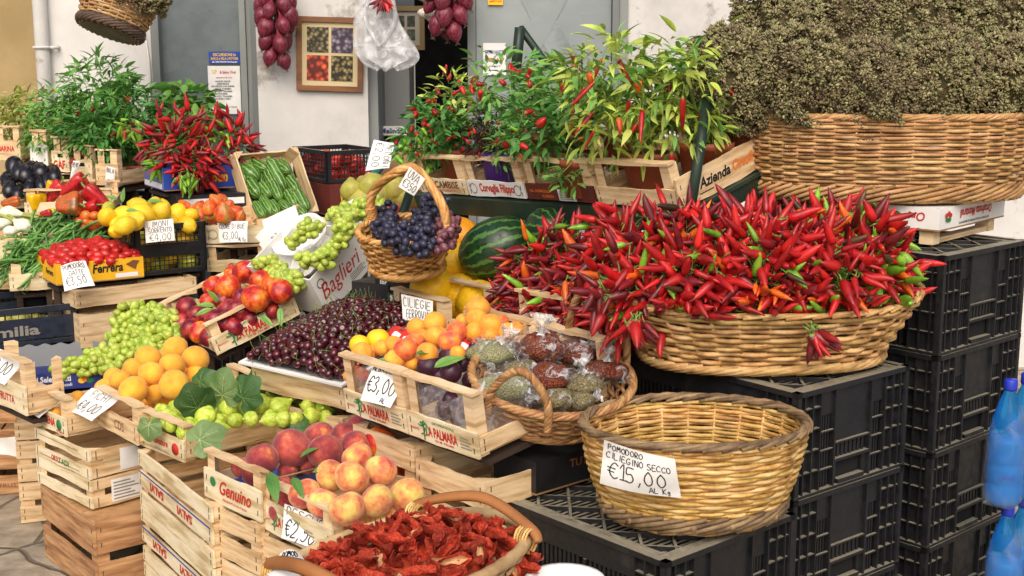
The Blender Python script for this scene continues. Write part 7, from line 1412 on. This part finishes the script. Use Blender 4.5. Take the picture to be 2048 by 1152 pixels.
chilli_bunch('red chilli bunch hanging low in front of the blue carton', at(390, 325, 4.80), (.2, -.8, -.3), 80, .056, .06, (('chd', .3), ('chr', .7)), 'chilli bunches at the back left', 72)
chilli_bunch('sprig of green chillies hanging over the blue carton', at(378, 345, 4.72), (0, -.5, -.8), 20, .05, .035, (('chg', 1),), 'sprigs of green chillies', 73, .6); chilli_bunch('sprig of green chillies standing behind the red bunch', at(262, 250, 4.9), (-.1, -.5, -.6), 16, .055, .035, (('chg', .9), ('chr', .1)), 'sprigs of green chillies', 74, .8); chilli_bunch('sprig of green chillies at the left foot of the red bunch', at(320, 325, 4.78), (-.5, -.4, -.5), 12, .05, .03, (('chg', 1),), 'sprigs of green chillies', 75, .6)
# ---------------------------------------------------------------- potted plants at the back left
PC = [((-8, 322), (48, 312), 5.25, 'wood', 'wooden plant crate at the far left edge', 'MARINA'), ((62, 332), (101, 336), 5.1, 'cartw', 'white printed plant crate with hand hole', ''), ((105, 345), (144, 352), 5.05, 'woodw', 'plant crate with red lettering GAF', 'GAF'), ((145, 363), (190, 372), 5.0, 'woodw', 'plant crate with hand hole and folded sign', ''), ((193, 372), (243, 378), 4.95, 'wood', 'plant crate with a white price tag at the right end of its row', '')]
pf = []
for i, (a, b, Y, fm, lab, tx) in enumerate(PC):
    A, B = at(*a, Y), at(*b, Y); w = (B-A).length*1.03; yaw = -.35; F = fr(A.x, A.y, A.z, yaw); t, e = tray(lab, F, w/math.cos(.35)*.98, .32, .135, .085, .06, front=fm, group='plant crates at the back left'); under(F, w, .32); pf.append((F, w, e))
    if tx: text(e, tx, fx(w*.45, .03 if tx == 'GAF' else .05), .045 if tx == 'GAF' else .03, 'red', 0, .03, w=w*.7)
    if i in (1, 2, 3): MB().box(w*.38, -.0014, .06, w*.68, -.0006, .074).build('hand_hole_shade', M['dark'], e)  # thin dark plate on the board paints the shade of a hand hole
for c, Y, n, lm, lab, rad, ll, fr_, sd in (((45, 235), 5.35, 220, 'leaf_pale', 'pale yellow green basil plant with flower spikes at the far left', (.11, .1, .13), .05, (), 31), ((120, 240), 5.25, 420, 'leaf_md', 'bushy green chilli plant behind the white plant crate', (.15, .12, .15), .06, (('chr', 6, .03, 'any'),), 32), ((200, 190), 5.3, 420, 'leaf_md', 'tallest green chilli plant against the white wall', (.17, .12, .16), .075, (), 33), ((190, 275), 5.08, 460, 'leaf_dk', 'dense green chilli plant in the middle plant crates', (.17, .12, .13), .06, (('chr', 7, .035, 'any'),), 34), ((265, 235), 5.15, 400, 'leaf_dk', 'dense dark chilli plant left of the red chilli bunch', (.13, .11, .15), .06, (('chg', 6, .05, 'hang'), ('chr', 2, .03, 'any')), 35), ((110, 285), 5.15, 300, 'leaf_md', 'low feathery green plant behind the left plant crates', (.14, .1, .08), .045, (), 37)):
    cw = at(*c, Y); b = Vector((cw.x, cw.y+.02, at(c[0], 335, Y).z)); plant(lab, b, cw-b, rad, int(n*2.3), ll*.86, lm, LEAFN if lm != 'leaf_pale' else LEAF, fr_, .06, .09, group='leafy potted plants at the back left', seed=sd, stems=9, droop=.4); under(fr(b.x-.06, b.y-.06, b.z-.085, 0), .12, .12)
cw = at(372, 222, 5.25); b = Vector((cw.x, cw.y, at(372, 320, 5.25).z)); plant('basil plant with broad leaves in front of the grey door', b, cw-b, (.13, .11, .12), 420, .06, 'leaf_ba', LEAFB, (), .06, .09, group='leafy potted plants at the back left', seed=36, stems=9, name='basil_plant', droop=.5); under(fr(b.x-.06, b.y-.06, b.z-.085, 0), .12, .12)
sign('folded white price sign between two plant crates', ((146, 321), (162, 323), (150, 352), (140, 358)), 4.93, [('PEPE', .1, .1, .25, .8)], .005); sign('narrow white price tag hanging on the right plant crate', ((212, 331), (231, 336), (228, 376), (210, 374)), 4.88, [('BOLA', .1, .08, .2, .8), ('€1', .15, .6, .25, .6)], .004)
# ---------------------------------------------------------------- aubergines, peppers, fennel, beans
FA = fr(*at(-30, 420, 4.75), .1); tray('wooden crate under the aubergines at the far left', FA, .4, .3, .1, group='wooden fruit crates'); under(FA, .4, .3)
AU = [((28,318),(28,352),17,'at the left of the upper row'),((37,326),(40,362),17,'second in the upper row'),((46,330),(54,364),18,'large, in the middle of the upper row'),((62,328),(66,350),14,'half hidden at the back'),((76,330),(86,356),18,'large, at the right of the upper row'),((108,334),(110,364),14,'upright and farthest right'),((10,352),(14,376),12,'at the far left edge'),((22,362),(18,392),15,'at the front left'),((40,372),(34,398),13,'lowest at the front'),((62,366),(54,390),13,'in the front middle'),((64,352),(60,372),12,'between the two rows'),((78,352),(84,380),11,'at the right of the front row'),((94,348),(92,372),11,'behind the right of the front row'),((20,345),(12,360),12,'small, at the left between the rows')]
for i, (p0, p1, rp, lab) in enumerate(AU):
    Y = 4.82-(p1[1]-350)*.002; a, b = at(*p0, Y+.03), at(*p1, Y-.03); s = m_of(rp, a); d = (a-b); inst('aubergine', T['aub'][0], trs((a+b)/2, zto(d if i % 3 else -d), (s, s, max(s*.85, d.length/2/1.35))), 'glossy black aubergine, '+lab, 'aubergine', 'aubergines at the left')
elong('orange_gourd', 'orange and green striped squash below the aubergines', 'squash', 'pepo', (2, 408), (44, 400), 4.6, 1.2, None, .6)
FPP = fr(*at(50, 432, 4.52), .2); tray('wooden crate of red and yellow peppers', FPP, .3, .3, .085, group='wooden fruit crates'); under(FPP, .3, .3)
for key, p0, p1, Y, w, hl, lab in (('pepy', (74, 432), (70, 382), 4.55, .85, 1.4, 'yellow pepper standing at the left of the pepper crate'), ('pepy', (98, 386), (112, 364), 4.65, 1.1, 1.4, 'yellow pepper behind, next to the aubergines'), ('pepr', (90, 412), (126, 362), 4.58, .62, 1.75, 'long dark red pepper beside the yellow ones'), ('pepr', (124, 390), (172, 352), 4.55, .75, 1.75, 'large red pepper lying on top of the pepper heap'), ('pepr', (222, 420), (166, 372), 4.48, .72, 1.8, 'large red pepper with green stalk at the right'), ('pepo', (112, 412), (166, 408), 4.42, .82, 1.2, 'brown and orange pepper at the front of the heap'), ('pepr', (150, 425), (200, 408), 4.45, .7, 1.8, 'red pepper lying low behind the beans'), ('pepr', (80, 428), (105, 424), 4.4, .8, 1.8, 'small pinkish pepper tip beside the fennel'), ('pepy', (95, 420), (110, 425), 4.48, 1, 1.4, 'yellow pepper bit showing low between red ones'), ('pepr', (150, 400), (190, 395), 4.62, .8, 1.8, 'red pepper hidden in the middle of the heap')):
    elong('pepper', lab, 'pepper', key, p0, p1, Y, hl, 'peppers in the wooden crate', w*1.3, rr(0, 6))
for px, py, rp, lab in ((170, 432, 12, 'orange tomato left of the lemon crate'), (189, 431, 10, 'orange tomato touching the lemon crate'), (173, 443, 11, 'greenish orange tomato above the beans'), (187, 451, 13, 'red orange tomato beside the corner of the lemon crate'), (170, 455, 11, 'red tomato lying on the beans'), (160, 442, 10, 'red tomato half hidden by beans')):
    p = at(px, py, 4.42); inst('tomato', R.choice(T['tomo']), trs(p, rrot(), m_of(rp, p)), lab, 'tomato', 'tomatoes behind the beans')
under(fr(*at(120, 470, 4.5)[:2], at(120, 462, 4.5).z, .1), .3, .2)
def fennel(label, px, py, rp, Y, d):
    p = at(px, py, Y); s = m_of(rp, p)*1.2; t = thing('fennel', label, 'fennel', trs(p, zto(d), s), 'white fennel bulbs'); MB().lathe(bez([(0, -.95), (.5, -.9), (.95, -.3), (.9, .2), (.6, .75), (.35, 1.15), (.3, 1.4)], 4), 18, 0, Matrix.Diagonal((1, .7, 1, 1)), lambda a, f: 1+.05*math.cos(4*a)).build('bulb', M['fennel'], t)
    for j in range(4): MB().tube(bez([(.15*math.cos(j*1.6), .1*math.sin(j*1.6), .9), (.25*math.cos(j*1.6), .15*math.sin(j*1.6), 2), (.5*math.cos(j*1.6), .2*math.sin(j*1.6), 3.2)], 4), .15, 6).build('stalk', M['leaf_pale'], t)
fennel('white fennel bulb with long stalk, topmost', 20, 426, 17, 4.45, (.9, -.1, -.1)); fennel('white fennel bulb with its cut foot facing out', 46, 450, 16, 4.38, (-.8, .5, .3)); fennel('white fennel bulb cut off by the left edge', 4, 448, 15, 4.4, (.7, .5, .1)); fennel('white fennel bulb lying low at the left', 22, 462, 13, 4.34, (.6, .7, 0))
FFN = fr(*at(-60, 522, 4.32), .12); _, efn = tray('wooden crate of fennel with red lettering', FFN, .28, .3, .09, .07, .06, rail=False, group='wooden fruit crates'); palm(efn, fx(.2, .008), 1.0, 'Le Palme'); under(FFN, .28, .3); slatted('second wooden crate below the fennel crate', fr(FFN.translation.x, FFN.translation.y+.004, FFN.translation.z-.10, .12), .3, .3, .08, 1, 'wood', front='wood', group='wooden fruit crates')
FBE = fr(*at(20, 585, 4.2), .35); tray('pale wooden crate under the heap of green beans', FBE, .3, .4, .09, .06, .06, rail=False, group='wooden fruit crates'); under(FBE, .3, .4)
rs = random.Random(12)
def inpoly(x, y, P):
    c = False; j = len(P)-1
    for i in range(len(P)):
        if (P[i][1] > y) != (P[j][1] > y) and x < (P[j][0]-P[i][0])*(y-P[i][1])/(P[j][1]-P[i][1])+P[i][0]: c = not c
        j = i
    return c
POLY = [(112, 430), (165, 445), (195, 480), (180, 505), (100, 520), (70, 562), (15, 548), (25, 505), (60, 470)]
k = 0
while k < 290:
    x, y = rs.uniform(10, 195), rs.uniform(428, 562)
    if not inpoly(x, y, POLY): continue
    f = lambda x, y, o=0: at(x, y, 4.46-(y-430)*.0018+.03*abs(x/90-1.1)**2+o)
    p = f(x, y, rs.uniform(-.012, .014)); t1 = (f(x+6, y)-f(x-6, y)).normalized(); t2 = (f(x, y-6)-f(x, y+6)).normalized(); an = rs.gauss(.5 if x > 70 else .9, .5)
    d = (t1*math.cos(an)+t2*math.sin(an)+Vector((0, -1, .3))*rs.gauss(0, .08)).normalized()
    if rs.random() < .5: d = -d
    s = .115*rs.uniform(.75, 1.15); inst('green_bean', rs.choice(T['bean']), trs(p-d*s*.5, zto(d) @ Matrix.Rotation(rs.uniform(0, 6), 4, 'Z'), (s*1.2, s*1.2, s)), 'thin green bean in the heap beside the fennel', 'bean', 'green beans heaped at the left'); k += 1
t = thing('bean_mound', 'mass of green beans buried under the visible ones', 'beans', fr(0, 0, 0)); t['kind'] = 'stuff'; G = []
for v in range(15):
    y = 438+118*v/14; xs = [x for x in range(5, 200, 2) if inpoly(x, y, POLY)]; a, b = (min(xs), max(xs)) if xs else (90, 110)
    G.append([at(a+(b-a)*u/14, y, 4.478-(y-430)*.0018+.03*abs((a+(b-a)*u/14)/90-1.1)**2) for u in range(15)])
MB().grid(G).build('mound', M['bean'], t)
# ================================================================ stepped stand that carries the display
M['stand'] = mat('dark_old_wood', [S('2a2018'), S('43342a')], scale=6, rough=.85, stretch=(1, 1, 6), bump=.2)
st = thing('display_stand', 'dark stepped wooden stand carrying the crates of the stall', 'stand', fr(0, 0, 0))
for F, W, L, dz, lg in SUP:
    G = F @ Matrix.Translation((0, 0, dz-.002)); mb = MB(); mb.box(.012, min(.035, L*.2), -.012, W-.012, L-.006, 0, 0, G); mb.build('shelf_board', M['stand'], st)
    for x in (.03, W-.03):
        for y in ((min(.16, L*.45), L-.04) if lg else ()):
            p = G @ Vector((x, y, -.016))
            if p.z > .04: MB().box(p.x-.011, p.y-.011, 0, p.x+.011, p.y+.011, p.z).build('leg', M['stand'], st)
